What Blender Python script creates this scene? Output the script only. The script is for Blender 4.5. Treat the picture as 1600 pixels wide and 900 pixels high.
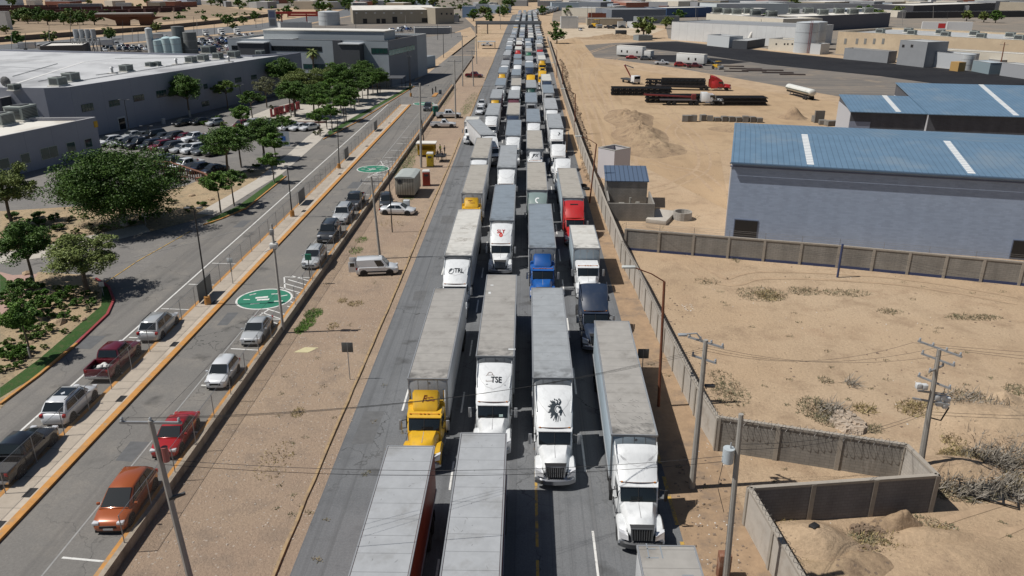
import bpy, bmesh, math, random
from mathutils import Vector, Matrix, noise
R_=math.radians
for o in list(bpy.data.objects): bpy.data.objects.remove(o)
SC=bpy.context.scene; COL=SC.collection
# ---------------- camera, sky, sun, exposure
PITCH,CAMH,YAW,FPX=21.4,28.3,1.0,1220.0
cam=bpy.data.cameras.new('camera'); CAM=bpy.data.objects.new('camera',cam); COL.objects.link(CAM)
CAM.location=(0,0,CAMH); CAM.rotation_euler=(R_(90-PITCH),0,R_(YAW))
cam.sensor_width=36; cam.lens=36*FPX/1600; cam.clip_start=.5; cam.clip_end=9000; SC.camera=CAM
SUN_EL=56.5; SHX,SHY=1.0,.12          # shadows run towards +x
wd=bpy.data.worlds.new('World'); SC.world=wd; wd.use_nodes=True
nt=wd.node_tree; sky=nt.nodes.new('ShaderNodeTexSky'); sky.sky_type='NISHITA'; sky.sun_disc=False
sky.sun_elevation=R_(SUN_EL); sky.sun_rotation=R_(270)-math.atan2(SHY,SHX); sky.air_density=1.0; sky.dust_density=1.0
nt.links.new(sky.outputs[0],nt.nodes['Background'].inputs[0]); nt.nodes['Background'].inputs[1].default_value=.05
sl=bpy.data.lights.new('sun','SUN'); sl.energy=5.0; sl.angle=R_(.5); sl.color=(1,.955,.89)
so=bpy.data.objects.new('sun',sl); COL.objects.link(so)
sd=Vector((SHX,SHY,0)).normalized()*math.cos(R_(SUN_EL))+Vector((0,0,-math.sin(R_(SUN_EL))))
so.rotation_euler=sd.to_track_quat('-Z','Y').to_euler()
vs=SC.view_settings; vs.view_transform='Standard'; vs.look='None'; vs.exposure=-.1; vs.gamma=1; vs.use_curve_mapping=False
SC.render.engine='CYCLES'
# ---------------- pixel -> place on the ground
_p,_a=R_(PITCH),R_(YAW)
FW=Vector((-math.sin(_a)*math.cos(_p),math.cos(_a)*math.cos(_p),-math.sin(_p))); RT=Vector((math.cos(_a),math.sin(_a),0)); UP=RT.cross(FW); CP=Vector((0,0,CAMH))
def ray(x,y): return RT*(x-800)+UP*(450-y)+FW*FPX
def at(x,y,z=0.0):
    d=ray(x,y); return CP+d*((z-CAMH)/d.z)
def topof(P,x,y):
    d=ray(x,y); return CP+d*(P.y/d.y)
def hat(P,y):
    # height over z=0 of a point above P seen at picture row y
    v=P-CP; k=(450-y)/FPX
    a=v.dot(UP)-k*v.dot(FW); b=UP.z-k*FW.z
    return P.z-a/b
LZ=.5
def aL(x,y,z=0.0): return at(x,y,LZ+z)
# ---------------- materials
MATS={}
def nd(t,ty,**k):
    n=t.nodes.new('ShaderNode'+ty)
    for a,b in k.items(): setattr(n,a,b)
    return n
def mat(name,col,rough=.7,metal=0.0,var=.0,vs=3.0,bump=0,bs=20.0,dirt=None,ds=.6,dt=.5,dsoft=.15,spec=None,col2=None,seams=None,stretch=None,coat=0,soot=0):
    """base colour + broad tone variation + optional patches of a second colour; object coordinates in metres"""
    if name in MATS: return MATS[name]
    m=bpy.data.materials.new(name); m.use_nodes=True; t=m.node_tree; b=t.nodes['Principled BSDF']
    b.inputs['Roughness'].default_value=rough; b.inputs['Metallic'].default_value=metal
    if spec is not None: b.inputs['Specular IOR Level'].default_value=spec
    if coat: b.inputs['Coat Weight'].default_value=coat; b.inputs['Coat Roughness'].default_value=.05
    L=t.links.new; tc=nd(t,'TexCoord'); vec=tc.outputs['Object']
    if stretch:
        mp=nd(t,'Mapping'); L(vec,mp.inputs[0]); mp.inputs['Scale'].default_value=stretch; vec=mp.outputs[0]
    c=None
    if var or dirt or col2 or seams:
        rgb=nd(t,'RGB'); rgb.outputs[0].default_value=(*col,1); c=rgb.outputs[0]
    if col2:
        n=nd(t,'TexNoise'); n.inputs['Scale'].default_value=vs*.31; n.inputs['Detail'].default_value=5; L(vec,n.inputs[0])
        rp=nd(t,'ValToRGB'); L(n.outputs[0],rp.inputs[0]); rp.color_ramp.elements[0].position=.4; rp.color_ramp.elements[1].position=.62
        mx=nd(t,'Mix',data_type='RGBA'); L(rp.outputs[0],mx.inputs[0]); L(c,mx.inputs[6]); mx.inputs[7].default_value=(*col2,1); c=mx.outputs[2]
    if var:
        n=nd(t,'TexNoise'); n.inputs['Scale'].default_value=vs; n.inputs['Detail'].default_value=8; n.inputs['Roughness'].default_value=.65; L(vec,n.inputs[0])
        mr=nd(t,'MapRange'); L(n.outputs[0],mr.inputs[0]); mr.inputs[1].default_value=.25; mr.inputs[2].default_value=.75; mr.inputs[3].default_value=1-var; mr.inputs[4].default_value=1+var
        mx=nd(t,'Mix',data_type='RGBA',blend_type='MULTIPLY'); mx.inputs[0].default_value=1; L(c,mx.inputs[6]); L(mr.outputs[0],mx.inputs[7]); c=mx.outputs[2]
    if dirt:
        n=nd(t,'TexNoise'); n.inputs['Scale'].default_value=ds; n.inputs['Detail'].default_value=9; n.inputs['Roughness'].default_value=.7; L(vec,n.inputs[0])
        rp=nd(t,'MapRange'); L(n.outputs[0],rp.inputs[0]); rp.inputs[1].default_value=dt; rp.inputs[2].default_value=dt+dsoft
        mx=nd(t,'Mix',data_type='RGBA'); L(rp.outputs[0],mx.inputs[0]); L(c,mx.inputs[6]); mx.inputs[7].default_value=(*dirt,1); c=mx.outputs[2]
    if soot:   # exhaust soot on the sheet just behind the nose
        sp=nd(t,'SeparateXYZ'); L(tc.outputs['Object'],sp.inputs[0]); r=nd(t,'MapRange'); L(sp.outputs[1],r.inputs[0]); r.inputs[1].default_value=0; r.inputs[2].default_value=2.2; r.inputs[3].default_value=1; r.inputs[4].default_value=0
        n=nd(t,'TexNoise'); n.inputs['Scale'].default_value=1.6; n.inputs['Detail'].default_value=6; L(tc.outputs['Object'],n.inputs[0]); r2=nd(t,'MapRange'); L(n.outputs[0],r2.inputs[0]); r2.inputs[1].default_value=.42; r2.inputs[2].default_value=.65
        a=nd(t,'Math',operation='MULTIPLY'); L(r.outputs[0],a.inputs[0]); L(r2.outputs[0],a.inputs[1]); a2=nd(t,'Math',operation='MULTIPLY'); L(a.outputs[0],a2.inputs[0]); a2.inputs[1].default_value=soot
        mx=nd(t,'Mix',data_type='RGBA'); L(a2.outputs[0],mx.inputs[0]); L(c,mx.inputs[6]); mx.inputs[7].default_value=(.05,.048,.045,1); c=mx.outputs[2]
    if seams:   # (axis, period, width, darken)
        ax,per,w,dk=seams
        sp=nd(t,'SeparateXYZ'); L(tc.outputs['Object'],sp.inputs[0]); 
        d=nd(t,'Math',operation='DIVIDE'); L(sp.outputs[ax],d.inputs[0]); d.inputs[1].default_value=per
        f=nd(t,'Math',operation='FRACT'); L(d.outputs[0],f.inputs[0])
        l=nd(t,'Math',operation='LESS_THAN'); L(f.outputs[0],l.inputs[0]); l.inputs[1].default_value=w/per
        mx=nd(t,'Mix',data_type='RGBA',blend_type='MULTIPLY'); L(l.outputs[0],mx.inputs[0]); L(c,mx.inputs[6]); mx.inputs[7].default_value=(dk,dk,dk,1); c=mx.outputs[2]
    if c is None: b.inputs['Base Color'].default_value=(*col,1)
    else: L(c,b.inputs['Base Color'])
    if bump:
        n=nd(t,'TexNoise'); n.inputs['Scale'].default_value=bs; n.inputs['Detail'].default_value=8; n.inputs['Roughness'].default_value=.7; L(vec,n.inputs[0])
        bp=nd(t,'Bump'); bp.inputs['Strength'].default_value=min(1,bump); bp.inputs['Distance'].default_value=.12*max(1,bump); L(n.outputs[0],bp.inputs['Height']); L(bp.outputs[0],b.inputs['Normal'])
    MATS[name]=m; return m
def flat(c,rough=.5,metal=0,coat=0,**k):
    n='m_%02x%02x%02x_%d_%d_%d'%(int(c[0]*255),int(c[1]*255),int(c[2]*255),int(rough*100),int(metal*10),int(coat*10))
    return mat(n,c,rough,metal,coat=coat,**k)
def paint(c): return mat('paint_%02x%02x%02x'%tuple(int(v*255) for v in c),c,.42,0,coat=.35,var=.08,vs=1.2,dirt=tuple(v*.66+.035 for v in c),ds=1.3,dt=.5,dsoft=.3,stretch=(1.6,1,.5))
def carpaint(c): return mat('carpaint_%02x%02x%02x'%tuple(int(v*255) for v in c),c,.28,.15 if max(c)>.08 else 0,coat=1)
GLASS=mat('dark_glass',(.012,.016,.018),.06,0,spec=.8)
GLASSG=mat('green_glass',(.02,.06,.055),.1,0,spec=.8)
TYRE=mat('tyre_rubber',(.018,.018,.019),.85,var=.2)
RIM=flat((.45,.46,.47),.35,.8); CHROME=flat((.62,.63,.65),.22,1.0); STEEL=mat('galvanised',(.33,.34,.35),.5,.5,var=.15,vs=6)
BLACK=flat((.015,.015,.016),.6); DKGREY=flat((.05,.052,.055),.6); LAMP=flat((.75,.76,.78),.12,.3); REDL=flat((.35,.02,.02),.25); AMBER=flat((.6,.2,.02),.3)
WHITE=mat('line_paint',(.62,.62,.60),.7,var=.12,vs=4,dirt=(.28,.27,.26),ds=3,dt=.55,dsoft=.1)
YELLOWP=mat('yellow_line_paint',(.48,.30,.06),.75,var=.15,vs=3,dirt=(.17,.14,.11),ds=1.6,dt=.47,dsoft=.1)
ORANGEP=mat('kerb_orange_paint',(.46,.22,.055),.75,var=.2,vs=2,dirt=(.3,.22,.14),ds=1.5,dt=.52,dsoft=.12)
# ---------------- mesh builder
class MB:
    def __init__(s): s.v=[];s.f=[];s.m=[]
    def add(s,vs,fs,m=0):
        b=len(s.v); s.v+=[tuple(v) for v in vs]; s.f+=[tuple(i+b for i in f) for f in fs]; s.m+=[m]*len(fs); return s
    def box(s,x0,x1,y0,y1,z0,z1,m=0):
        return s.add([(x0,y0,z0),(x1,y0,z0),(x1,y1,z0),(x0,y1,z0),(x0,y0,z1),(x1,y0,z1),(x1,y1,z1),(x0,y1,z1)],[(0,3,2,1),(4,5,6,7),(0,1,5,4),(1,2,6,5),(2,3,7,6),(3,0,4,7)],m)
    def hexa(s,p,m=0): return s.add(p,[(0,3,2,1),(4,5,6,7),(0,1,5,4),(1,2,6,5),(2,3,7,6),(3,0,4,7)],m)
    def prism(s,poly,z0,z1,m=0,mt=None):
        n=len(poly); a=sum(poly[i][0]*poly[(i+1)%n][1]-poly[(i+1)%n][0]*poly[i][1] for i in range(n))
        if a<0: poly=poly[::-1]
        s.add([(p[0],p[1],z0) for p in poly]+[(p[0],p[1],z1) for p in poly],[tuple(range(n))[::-1]]+[(i,(i+1)%n,n+(i+1)%n,n+i) for i in range(n)],m)
        b=len(s.v)-n; s.f.append(tuple(b+i for i in range(n))); s.m.append(m if mt is None else mt); return s
    def bar(s,a,b,w,h=None,m=0):
        a=Vector(a);b=Vector(b);h=h or w; d=(b-a).normalized(); u=Vector((0,0,1)) if abs(d.z)<.9 else Vector((0,1,0))
        x=d.cross(u).normalized()*w/2; y=x.cross(d).normalized()*h/2
        return s.hexa([a-x-y,a+x-y,a+x+y,a-x+y,b-x-y,b+x-y,b+x+y,b-x+y],m)
    def tube(s,a,b,r0,r1=None,n=8,m=0,cap=True):
        a=Vector(a);b=Vector(b);r1=r0 if r1 is None else r1; d=(b-a).normalized(); u=Vector((0,0,1)) if abs(d.z)<.9 else Vector((0,1,0))
        x=d.cross(u).normalized(); y=x.cross(d).normalized(); vs=[]
        for P,r in ((a,r0),(b,r1)):
            for i in range(n):
                t=2*math.pi*i/n; vs.append(P+x*r*math.cos(t)+y*r*math.sin(t))
        fs=[(i,n+i,n+(i+1)%n,(i+1)%n) for i in range(n)]
        if cap: fs+=[tuple(range(n)),tuple(range(2*n-1,n-1,-1))]
        return s.add(vs,fs,m)
    def path(s,pts,r,n=6,m=0,closed=False):
        pts=[Vector(p) for p in pts]; b=len(s.v); N=len(pts); px=None
        for i,P in enumerate(pts):
            d=(pts[min(i+1,N-1)]-pts[max(i-1,0)]).normalized()
            u=Vector((0,0,1)) if abs(d.z)<.95 else Vector((0,1,0))
            x=d.cross(u).normalized(); 
            if px is not None and x.dot(px)<0: x=-x
            px=x; y=x.cross(d); rr=r[i] if isinstance(r,(list,tuple)) else r
            for k in range(n):
                t=2*math.pi*k/n; s.v.append(tuple(P+x*rr*math.cos(t)+y*rr*math.sin(t)))
        for i in range(N-1):
            for k in range(n): s.f.append((b+i*n+k,b+(i+1)*n+k,b+(i+1)*n+(k+1)%n,b+i*n+(k+1)%n)); s.m.append(m)
        return s
    def loft(s,secs,m=0,caps=True,closed=True):
        """secs: rings of equal vertex count"""
        b=len(s.v); n=len(secs[0])
        for r in secs: s.v+=[tuple(p) for p in r]
        for i in range(len(secs)-1):
            for k in range(n if closed else n-1):
                s.f.append((b+i*n+k,b+i*n+(k+1)%n,b+(i+1)*n+(k+1)%n,b+(i+1)*n+k)); s.m.append(m)
        if caps:
            s.f.append(tuple(b+k for k in range(n))[::-1]); s.m.append(m); e=b+(len(secs)-1)*n
            s.f.append(tuple(e+k for k in range(n))); s.m.append(m)
        return s
    def xf(s,M):
        s.v=[tuple(M@Vector(v)) for v in s.v]; return s
    def mesh(s,name,mats,bev=0,seg=2,smooth=False,fix=True,ang=32):
        me=bpy.data.meshes.new(name); me.from_pydata(s.v,[],s.f)
        mats=mats if isinstance(mats,(list,tuple)) else [mats]
        for mm in mats: me.materials.append(mm)
        if len(mats)>1: me.polygons.foreach_set('material_index',s.m)
        if fix or bev:
            bm=bmesh.new(); bm.from_mesh(me)
            if bev:
                bmesh.ops.remove_doubles(bm,verts=bm.verts,dist=.0005)
                es=[e for e in bm.edges if len(e.link_faces)==2 and e.calc_face_angle(0)>.35]
                bmesh.ops.bevel(bm,geom=es,offset=bev,segments=seg,affect='EDGES',clamp_overlap=True,profile=.5)
            if fix: bmesh.ops.recalc_face_normals(bm,faces=bm.faces)
            bm.to_mesh(me); bm.free()
        if smooth or bev:
            me.polygons.foreach_set('use_smooth',[True]*len(me.polygons))
            try: me.set_sharp_from_angle(angle=R_(ang))
            except Exception: pass
        me.update(); return me
    def build(s,name,mats,parent=None,loc=None,rz=0,**k):
        o=bpy.data.objects.new(name,s.mesh(name,mats,**k)); COL.objects.link(o)
        if parent: o.parent=parent
        if loc is not None: o.location=loc
        if rz: o.rotation_euler=(0,0,rz)
        return o
def tag(o,label,cat,group=None,kind=None):
    o['label']=label; o['category']=cat
    if group: o['group']=group
    if kind: o['kind']=kind
    return o
def empty(name,loc,label,cat,rz=0,group=None):
    o=bpy.data.objects.new(name,None); COL.objects.link(o); o.location=loc; o.rotation_euler=(0,0,rz); o.empty_display_size=.2
    return tag(o,label,cat,group)
def kids(o): return KID.get(o.name,[])
def clone(o,loc,rz=0,label=None,cat=None,group=None,sc=None,colmap=None,drop=()):
    """copy of a thing with its parts and sub-parts (mesh data shared); colmap swaps materials object-wise"""
    def cp(q,par):
        c=q.copy(); COL.objects.link(c)
        if par is not None: c.parent=par
        if colmap and q.data and any(ms.material and ms.material.name in colmap for ms in q.material_slots):
            for i,ms in enumerate(c.material_slots):
                if ms.material and ms.material.name in colmap:
                    mm=colmap[ms.material.name]; ms.link='OBJECT'; ms.material=mm
        for ch in q.children:
            if ch.name.split('.')[0] in drop: continue
            cp(ch,c)
        return c
    r=cp(o,None); r.location=loc; r.rotation_euler=(0,0,rz)
    if sc: r.scale=sc if isinstance(sc,(tuple,list)) else (sc,sc,sc)
    if label: r['label']=label
    if cat: r['category']=cat
    if group: r['group']=group
    return r
def remove_tree(o):
    for ch in list(o.children): remove_tree(ch)
    bpy.data.objects.remove(o)
def structure(name,mb,mats,**k):
    o=mb.build(name,mats,**k); o['kind']='structure'; return o
def sheet(name,m,pts,z,skirt=0):
    """flat ground sheet from world points"""
    mb=MB(); me=bpy.data.meshes.new(name); bm=bmesh.new()
    vs=[bm.verts.new((p[0],p[1],z)) for p in pts]; f=bm.faces.new(vs)
    if f.normal.z<0: f.normal_flip()
    f.normal_update()
    if f.normal.z<0: f.normal_flip()
    bmesh.ops.triangulate(bm,faces=bm.faces); bm.to_mesh(me); bm.free(); me.materials.append(m)
    o=bpy.data.objects.new(name,me); COL.objects.link(o); o['kind']='structure'; return o
def psheet(name,m,px,dz=.004,left=False):
    z=(LZ if left else 0)
    return sheet(name,m,[at(x,y,z) for x,y in px],z+dz)
def text_mesh(txt,size,name='lettering',align='CENTER',shear=0,ext=.004,bold=0):
    c=bpy.data.curves.new(name,'FONT'); c.body=txt; c.size=size; c.align_x=align; c.align_y='CENTER'; c.extrude=ext; c.shear=shear; c.offset=bold
    t=bpy.data.objects.new(name,c); COL.objects.link(t); dg=bpy.context.evaluated_depsgraph_get(); dg.update()
    me=bpy.data.meshes.new_from_object(t.evaluated_get(dg)); bpy.data.objects.remove(t); return me
def put_text(txt,size,m,parent,M,name='lettering',**k):
    me=text_mesh(txt,size,name,**k); me.transform(M); me.materials.clear(); me.materials.append(m)
    o=bpy.data.objects.new(name,me); COL.objects.link(o); o.parent=parent; return o
rnd=random.Random(7)
# ---------------- ground materials
def ground_mat(name,c1,c2,c3,big=.03,mid=.4,fine=6,bump=.4,streak=None,pebble=None,tracks=None,cracks=None):
    m=bpy.data.materials.new(name); m.use_nodes=True; t=m.node_tree; b=t.nodes['Principled BSDF']; L=t.links.new
    b.inputs['Roughness'].default_value=.92; b.inputs['Specular IOR Level'].default_value=.15
    tc=nd(t,'TexCoord'); ge=nd(t,'NewGeometry'); vec=ge.outputs['Position']
    def noi(s,det=6,v=None,r=.6):
        n=nd(t,'TexNoise'); n.inputs['Scale'].default_value=s; n.inputs['Detail'].default_value=det; n.inputs['Roughness'].default_value=r; L(v or vec,n.inputs[0]); return n.outputs[0]
    def mr(x,a,bb,c=0,d=1):
        q=nd(t,'MapRange'); L(x,q.inputs[0]); q.inputs[1].default_value=a; q.inputs[2].default_value=bb; q.inputs[3].default_value=c; q.inputs[4].default_value=d; return q.outputs[0]
    def mix(f,a,bb,bt='MIX'):
        q=nd(t,'Mix',data_type='RGBA',blend_type=bt); 
        if isinstance(f,float): q.inputs[0].default_value=f
        else: L(f,q.inputs[0])
        for i,x in ((6,a),(7,bb)):
            if isinstance(x,tuple): q.inputs[i].default_value=(*x,1)
            else: L(x,q.inputs[i])
        return q.outputs[2]
    c=mix(mr(noi(big,5),.38,.62),c1,c2)
    c=mix(mr(noi(mid,8,r=.7),.5,.68),c,c3)
    c=mix(1.0,c,mr(noi(fine,8,r=.8),.25,.75,.74,1.26),'MULTIPLY')
    hgt=noi(fine*.6,10,r=.75)
    if tracks:
        mp=nd(t,'Mapping'); L(vec,mp.inputs[0]); mp.inputs['Rotation'].default_value=(0,0,tracks[0]); mp.inputs['Scale'].default_value=(tracks[1],tracks[2],1)
        s=noi(1,5,mp.outputs[0]); c=mix(mr(s,.5,.62,0,tracks[3]),c,tuple(v*.66 for v in c1))
        s2=mr(s,.36,.46,tracks[3]*.8,0); c=mix(s2,c,tuple(min(1,v*1.18) for v in c1))
    if streak:
        for (sx,sy,lo,hi,amt,col) in streak:
            mp=nd(t,'Mapping'); L(vec,mp.inputs[0]); mp.inputs['Scale'].default_value=(sx,sy,1)
            c=mix(mr(noi(1,4,mp.outputs[0]),lo,hi,0,amt),c,col)
    if pebble:
        v=nd(t,'TexVoronoi'); v.inputs['Scale'].default_value=pebble[0]; L(vec,v.inputs[0])
        wn=nd(t,'TexWhiteNoise'); L(v.outputs['Position'],wn.inputs[0])
        a=nd(t,'Math',operation='LESS_THAN'); L(v.outputs[0],a.inputs[0]); a.inputs[1].default_value=.28
        bq=nd(t,'Math',operation='GREATER_THAN'); L(wn.outputs[0],bq.inputs[0]); bq.inputs[1].default_value=pebble[1]
        ab=nd(t,'Math',operation='MULTIPLY'); L(a.outputs[0],ab.inputs[0]); L(bq.outputs[0],ab.inputs[1])
        c=mix(ab.outputs[0],c,pebble[2])
    if cracks:
        nn=nd(t,'TexNoise'); nn.inputs['Scale'].default_value=.8; nn.inputs['Detail'].default_value=6; L(vec,nn.inputs[0]); sc=nd(t,'VectorMath',operation='SCALE'); L(nn.outputs['Color'],sc.inputs[0]); sc.inputs['Scale'].default_value=2.5; ad=nd(t,'VectorMath',operation='ADD'); L(vec,ad.inputs[0]); L(sc.outputs[0],ad.inputs[1])
        v=nd(t,'TexVoronoi',feature='DISTANCE_TO_EDGE'); v.inputs['Scale'].default_value=cracks[0]; L(ad.outputs[0],v.inputs[0]); a=nd(t,'Math',operation='LESS_THAN'); L(v.outputs[0],a.inputs[0]); a.inputs[1].default_value=cracks[1]
        g=mr(noi(.06,3),.42,.6); ab=nd(t,'Math',operation='MULTIPLY'); L(a.outputs[0],ab.inputs[0]); L(g,ab.inputs[1]); a3=nd(t,'Math',operation='MULTIPLY'); L(ab.outputs[0],a3.inputs[0]); a3.inputs[1].default_value=cracks[2]; c=mix(a3.outputs[0],c,(.045,.045,.045))
        o1=nd(t,'TexVoronoi'); o1.inputs['Scale'].default_value=.55; L(ad.outputs[0],o1.inputs[0]); w1=nd(t,'TexWhiteNoise'); L(o1.outputs['Position'],w1.inputs[0]); q1=nd(t,'Math',operation='GREATER_THAN'); L(w1.outputs[0],q1.inputs[0]); q1.inputs[1].default_value=.86; f1=mr(o1.outputs[0],.1,.42,.55,0); q2=nd(t,'Math',operation='MULTIPLY'); L(f1,q2.inputs[0]); L(q1.outputs[0],q2.inputs[1]); c=mix(q2.outputs[0],c,(.05,.05,.05))
    L(c,b.inputs['Base Color'])
    bp=nd(t,'Bump'); bp.inputs['Strength'].default_value=bump; bp.inputs['Distance'].default_value=.25; L(hgt,bp.inputs['Height']); L(bp.outputs[0],b.inputs['Normal'])
    MATS[name]=m; return m
SAND=ground_mat('sand',(.405,.298,.197),(.44,.335,.23),(.315,.23,.155),.045,.3,5,.6,pebble=(4.2,.965,(.25,.19,.13)),tracks=(.5,.25,.09,.18),streak=[(.22,.3,.55,.75,.45,(.3,.2,.13))])
SANDT=ground_mat('driven_sand',(.385,.275,.172),(.42,.315,.205),(.32,.23,.148),.03,.15,5,.45,tracks=(.03,.6,.02,.4))
SANDH=ground_mat('driven_sand_across',(.38,.272,.17),(.42,.312,.202),(.31,.225,.145),.03,.2,5,.45,tracks=(1.2,.35,.05,.22))
DIRT=ground_mat('gravel_dirt',(.315,.237,.178),(.36,.275,.2),(.255,.2,.155),.05,.5,7,.7,pebble=(4.5,.85,(.42,.36,.3)))
SOIL=ground_mat('garden_soil',(.40,.31,.2),(.33,.25,.16),(.22,.19,.13),.08,.6,5,.6,pebble=(3,.8,(.13,.1,.07)))
ASPH=ground_mat('worn_asphalt',(.142,.149,.158),(.16,.166,.174),(.118,.124,.132),.04,.3,9,.15,streak=[(5.5,.003,.57,.62,.28,(.08,.083,.087)),(2.2,.002,.6,.64,.25,(.08,.083,.086)),(1.3,.012,.5,.68,.45,(.085,.088,.092)),(.5,.5,.62,.8,.6,(.06,.06,.062)),(2.6,.03,.58,.7,.5,(.17,.17,.17))],cracks=(.16,.006,.8))
ASPHL=ground_mat('pale_asphalt',(.185,.176,.164),(.163,.158,.15),(.21,.197,.178),.06,.3,9,.15,streak=[(.9,.015,.52,.7,.5,(.105,.102,.1)),(.35,.35,.64,.8,.5,(.09,.088,.085))],cracks=(.14,.005,.7))
ASPHP=ground_mat('parking_asphalt',(.19,.182,.172),(.168,.162,.156),(.215,.204,.188),.05,.25,9,.15,streak=[(.2,.3,.62,.8,.5,(.1,.1,.1))],cracks=(.12,.006,.6))
NEWASPH=ground_mat('new_asphalt',(.014,.0145,.018),(.02,.021,.025),(.026,.027,.03),.05,.3,7,.12,streak=[(.02,1.2,.52,.6,.6,(.035,.035,.038))])
OLDYARD=ground_mat('dusty_yard_asphalt',(.2,.178,.155),(.15,.14,.13),(.29,.235,.18),.05,.1,6,.2,streak=[(.02,.5,.48,.58,.7,(.11,.108,.106))])
CONCW=mat('walkway_concrete',(.44,.38,.31),.85,var=.12,vs=2,dirt=(.33,.28,.22),ds=.5,dt=.55,seams=(1,3.0,.05,.5))
CONC=mat('pale_concrete',(.42,.39,.345),.85,var=.12,vs=1.5,dirt=(.3,.27,.23),ds=.3,dt=.55)
PINK=mat('pink_pavers',(.36,.24,.2),.85,var=.15,vs=5)
LAWN=ground_mat('lawn',(.035,.085,.022),(.05,.1,.03),(.09,.1,.045),.2,2,12,.6)
# base ground
structure('ground',MB().add([(-6000,-300,0),(6000,-300,0),(6000,9000,0),(-6000,9000,0)],[(0,1,2,3)]),SAND)
# truck road
YEND=760
sheet('truck_road',ASPH,[(-11.9,-5),(8.7,-5),(8.7,180),(9.4,300),(8.5,520),(9,YEND),(60,1100),(100,1400),(78,1400),(38,1100),(-13,YEND),(-13.2,520),(-12.6,220),(-12,100)],.012)
sheet('road_shoulder',DIRT,[(-20.9,-5),(-11.9,-5),(-11.9,60),(-12,140),(-12.8,300),(-12.8,330),(-21.2,330)],.006)
sheet('right_shoulder',mat('shoulder_dust',(.31,.215,.135),.95,var=.2,vs=1.2,dirt=(.2,.15,.11),ds=.4,dt=.5,bump=.6,bs=3),[(8.6,-5),(13.4,-5),(12.6,43),(11,72),(10,100),(9.9,300),(9.4,300),(8.6,180)],.008)
mb=MB()                                  # dirt kerb on the left of the truck road
pts=[]
for i in range(0,170):
    y=-2+i*1.9; pts.append((-12.72+.05*math.sin(y*.11)+rnd.uniform(-.03,.03)-(.4 if y>200 else 0)*0,y))
for (a,b) in zip(pts,pts[1:]):
    h0=.12+rnd.uniform(-.02,.02)
    if (150<a[1]<168) or 232<a[1]<246: continue
    mb.hexa([(a[0]-.1,a[1],0),(a[0]+.1,a[1],0),(b[0]+.1,b[1],0),(b[0]-.1,b[1],0),(a[0]-.09,a[1],h0),(a[0]+.08,a[1],h0),(b[0]+.08,b[1],h0),(b[0]-.09,b[1],h0)])
structure('roadside_kerb',mb,mat('old_kerb',(.33,.235,.13),.9,var=.25,vs=2,dirt=(.2,.15,.11),ds=.7,dt=.5))
mb=MB()                                  # painted lines, truck road
for x,y0,dash,gap,n,w in ((-8.62,39,3.2,6,60,.13),(-4.42,30,3.0,6,60,.12),(3.85,31.2,4.2,5.6,60,.13)):
    for k in range(n):
        y=y0+k*(dash+gap); mb.add([(x-w/2,y,.017),(x+w/2,y,.017),(x+w/2,y+dash,.017),(x-w/2,y+dash,.017)],[(0,1,2,3)])
structure('white_lane_line',mb,WHITE)
mb=MB()
for y in range(10,500,8): mb.add([(.68,y,.017),(.84,y,.017),(.84,y+7,.017),(.68,y+7,.017)],[(0,1,2,3)])
for y in range(6,60,6): mb.add([(8.5,y,.017),(8.72,y,.017),(8.72,y+4.6,.017),(8.5,y+4.6,.017)],[(0,1,2,3)])
structure('yellow_lane_line',mb,YELLOWP)
# raised left side
WX=-21.25
PL=[(-3000,-60),(WX,-60),(WX,330),(-3000,330)]
mb=MB(); mb.prism(PL,-.5,LZ-.03); structure('raised_ground',mb,mat('raised_sand',(.36,.28,.2),.9,var=.2,vs=.3))
sheet('left_paving',ASPHP,[(-150,-50),(WX,-50),(WX,330),(-150,330)],LZ-.012)
sheet('entrance_road',ASPHL,[(-28.0,-50),(WX,-50),(WX,200),(-21.9,329),(-30,329),(-28.4,200)],LZ)
sheet('exit_road',ASPHL,[(-41,-50),(-30.2,-50),(-30.3,200),(-38,200)],LZ-.004)
# walkway with two painted kerbs
def strip(name,m,xa,xb,y0,y1,z0,z1): return structure(name,MB().box(xa,xb,y0,y1,z0,z1),m)
def strip2(name,m,P,w,z0,z1):
    mb=MB()
    for a,b in zip(P,P[1:]):
        a=Vector(a[:2]);b=Vector(b[:2]);d=(b-a).normalized();n=Vector((-d.y,d.x))*w/2
        mb.prism([tuple(a-n),tuple(a+n),tuple(b+n),tuple(b-n)],z0,z1)
    return structure(name,mb,m)
KZ=LZ+.14
WA=[(-27.95,-40),(-27.95,192)]; WB=[(-30.3,-40),(-30.3,192)]
strip('walkway',CONCW,-30.15,-28.35,-40,192,LZ,KZ)
strip('walkway_kerb',ORANGEP,-28.34,-27.86,-40,192,LZ,KZ+.02)
strip('walkway_kerb',ORANGEP,-30.45,-30.16,-40,192,LZ,KZ+.01)
mb=MB()
for y in (34,37,48,57,66,84,97,118,140,165): mb.box(-28.95,-28.45,y,y+.9,KZ+.002,KZ+.006)
structure('drain_opening',mb,BLACK)
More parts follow.
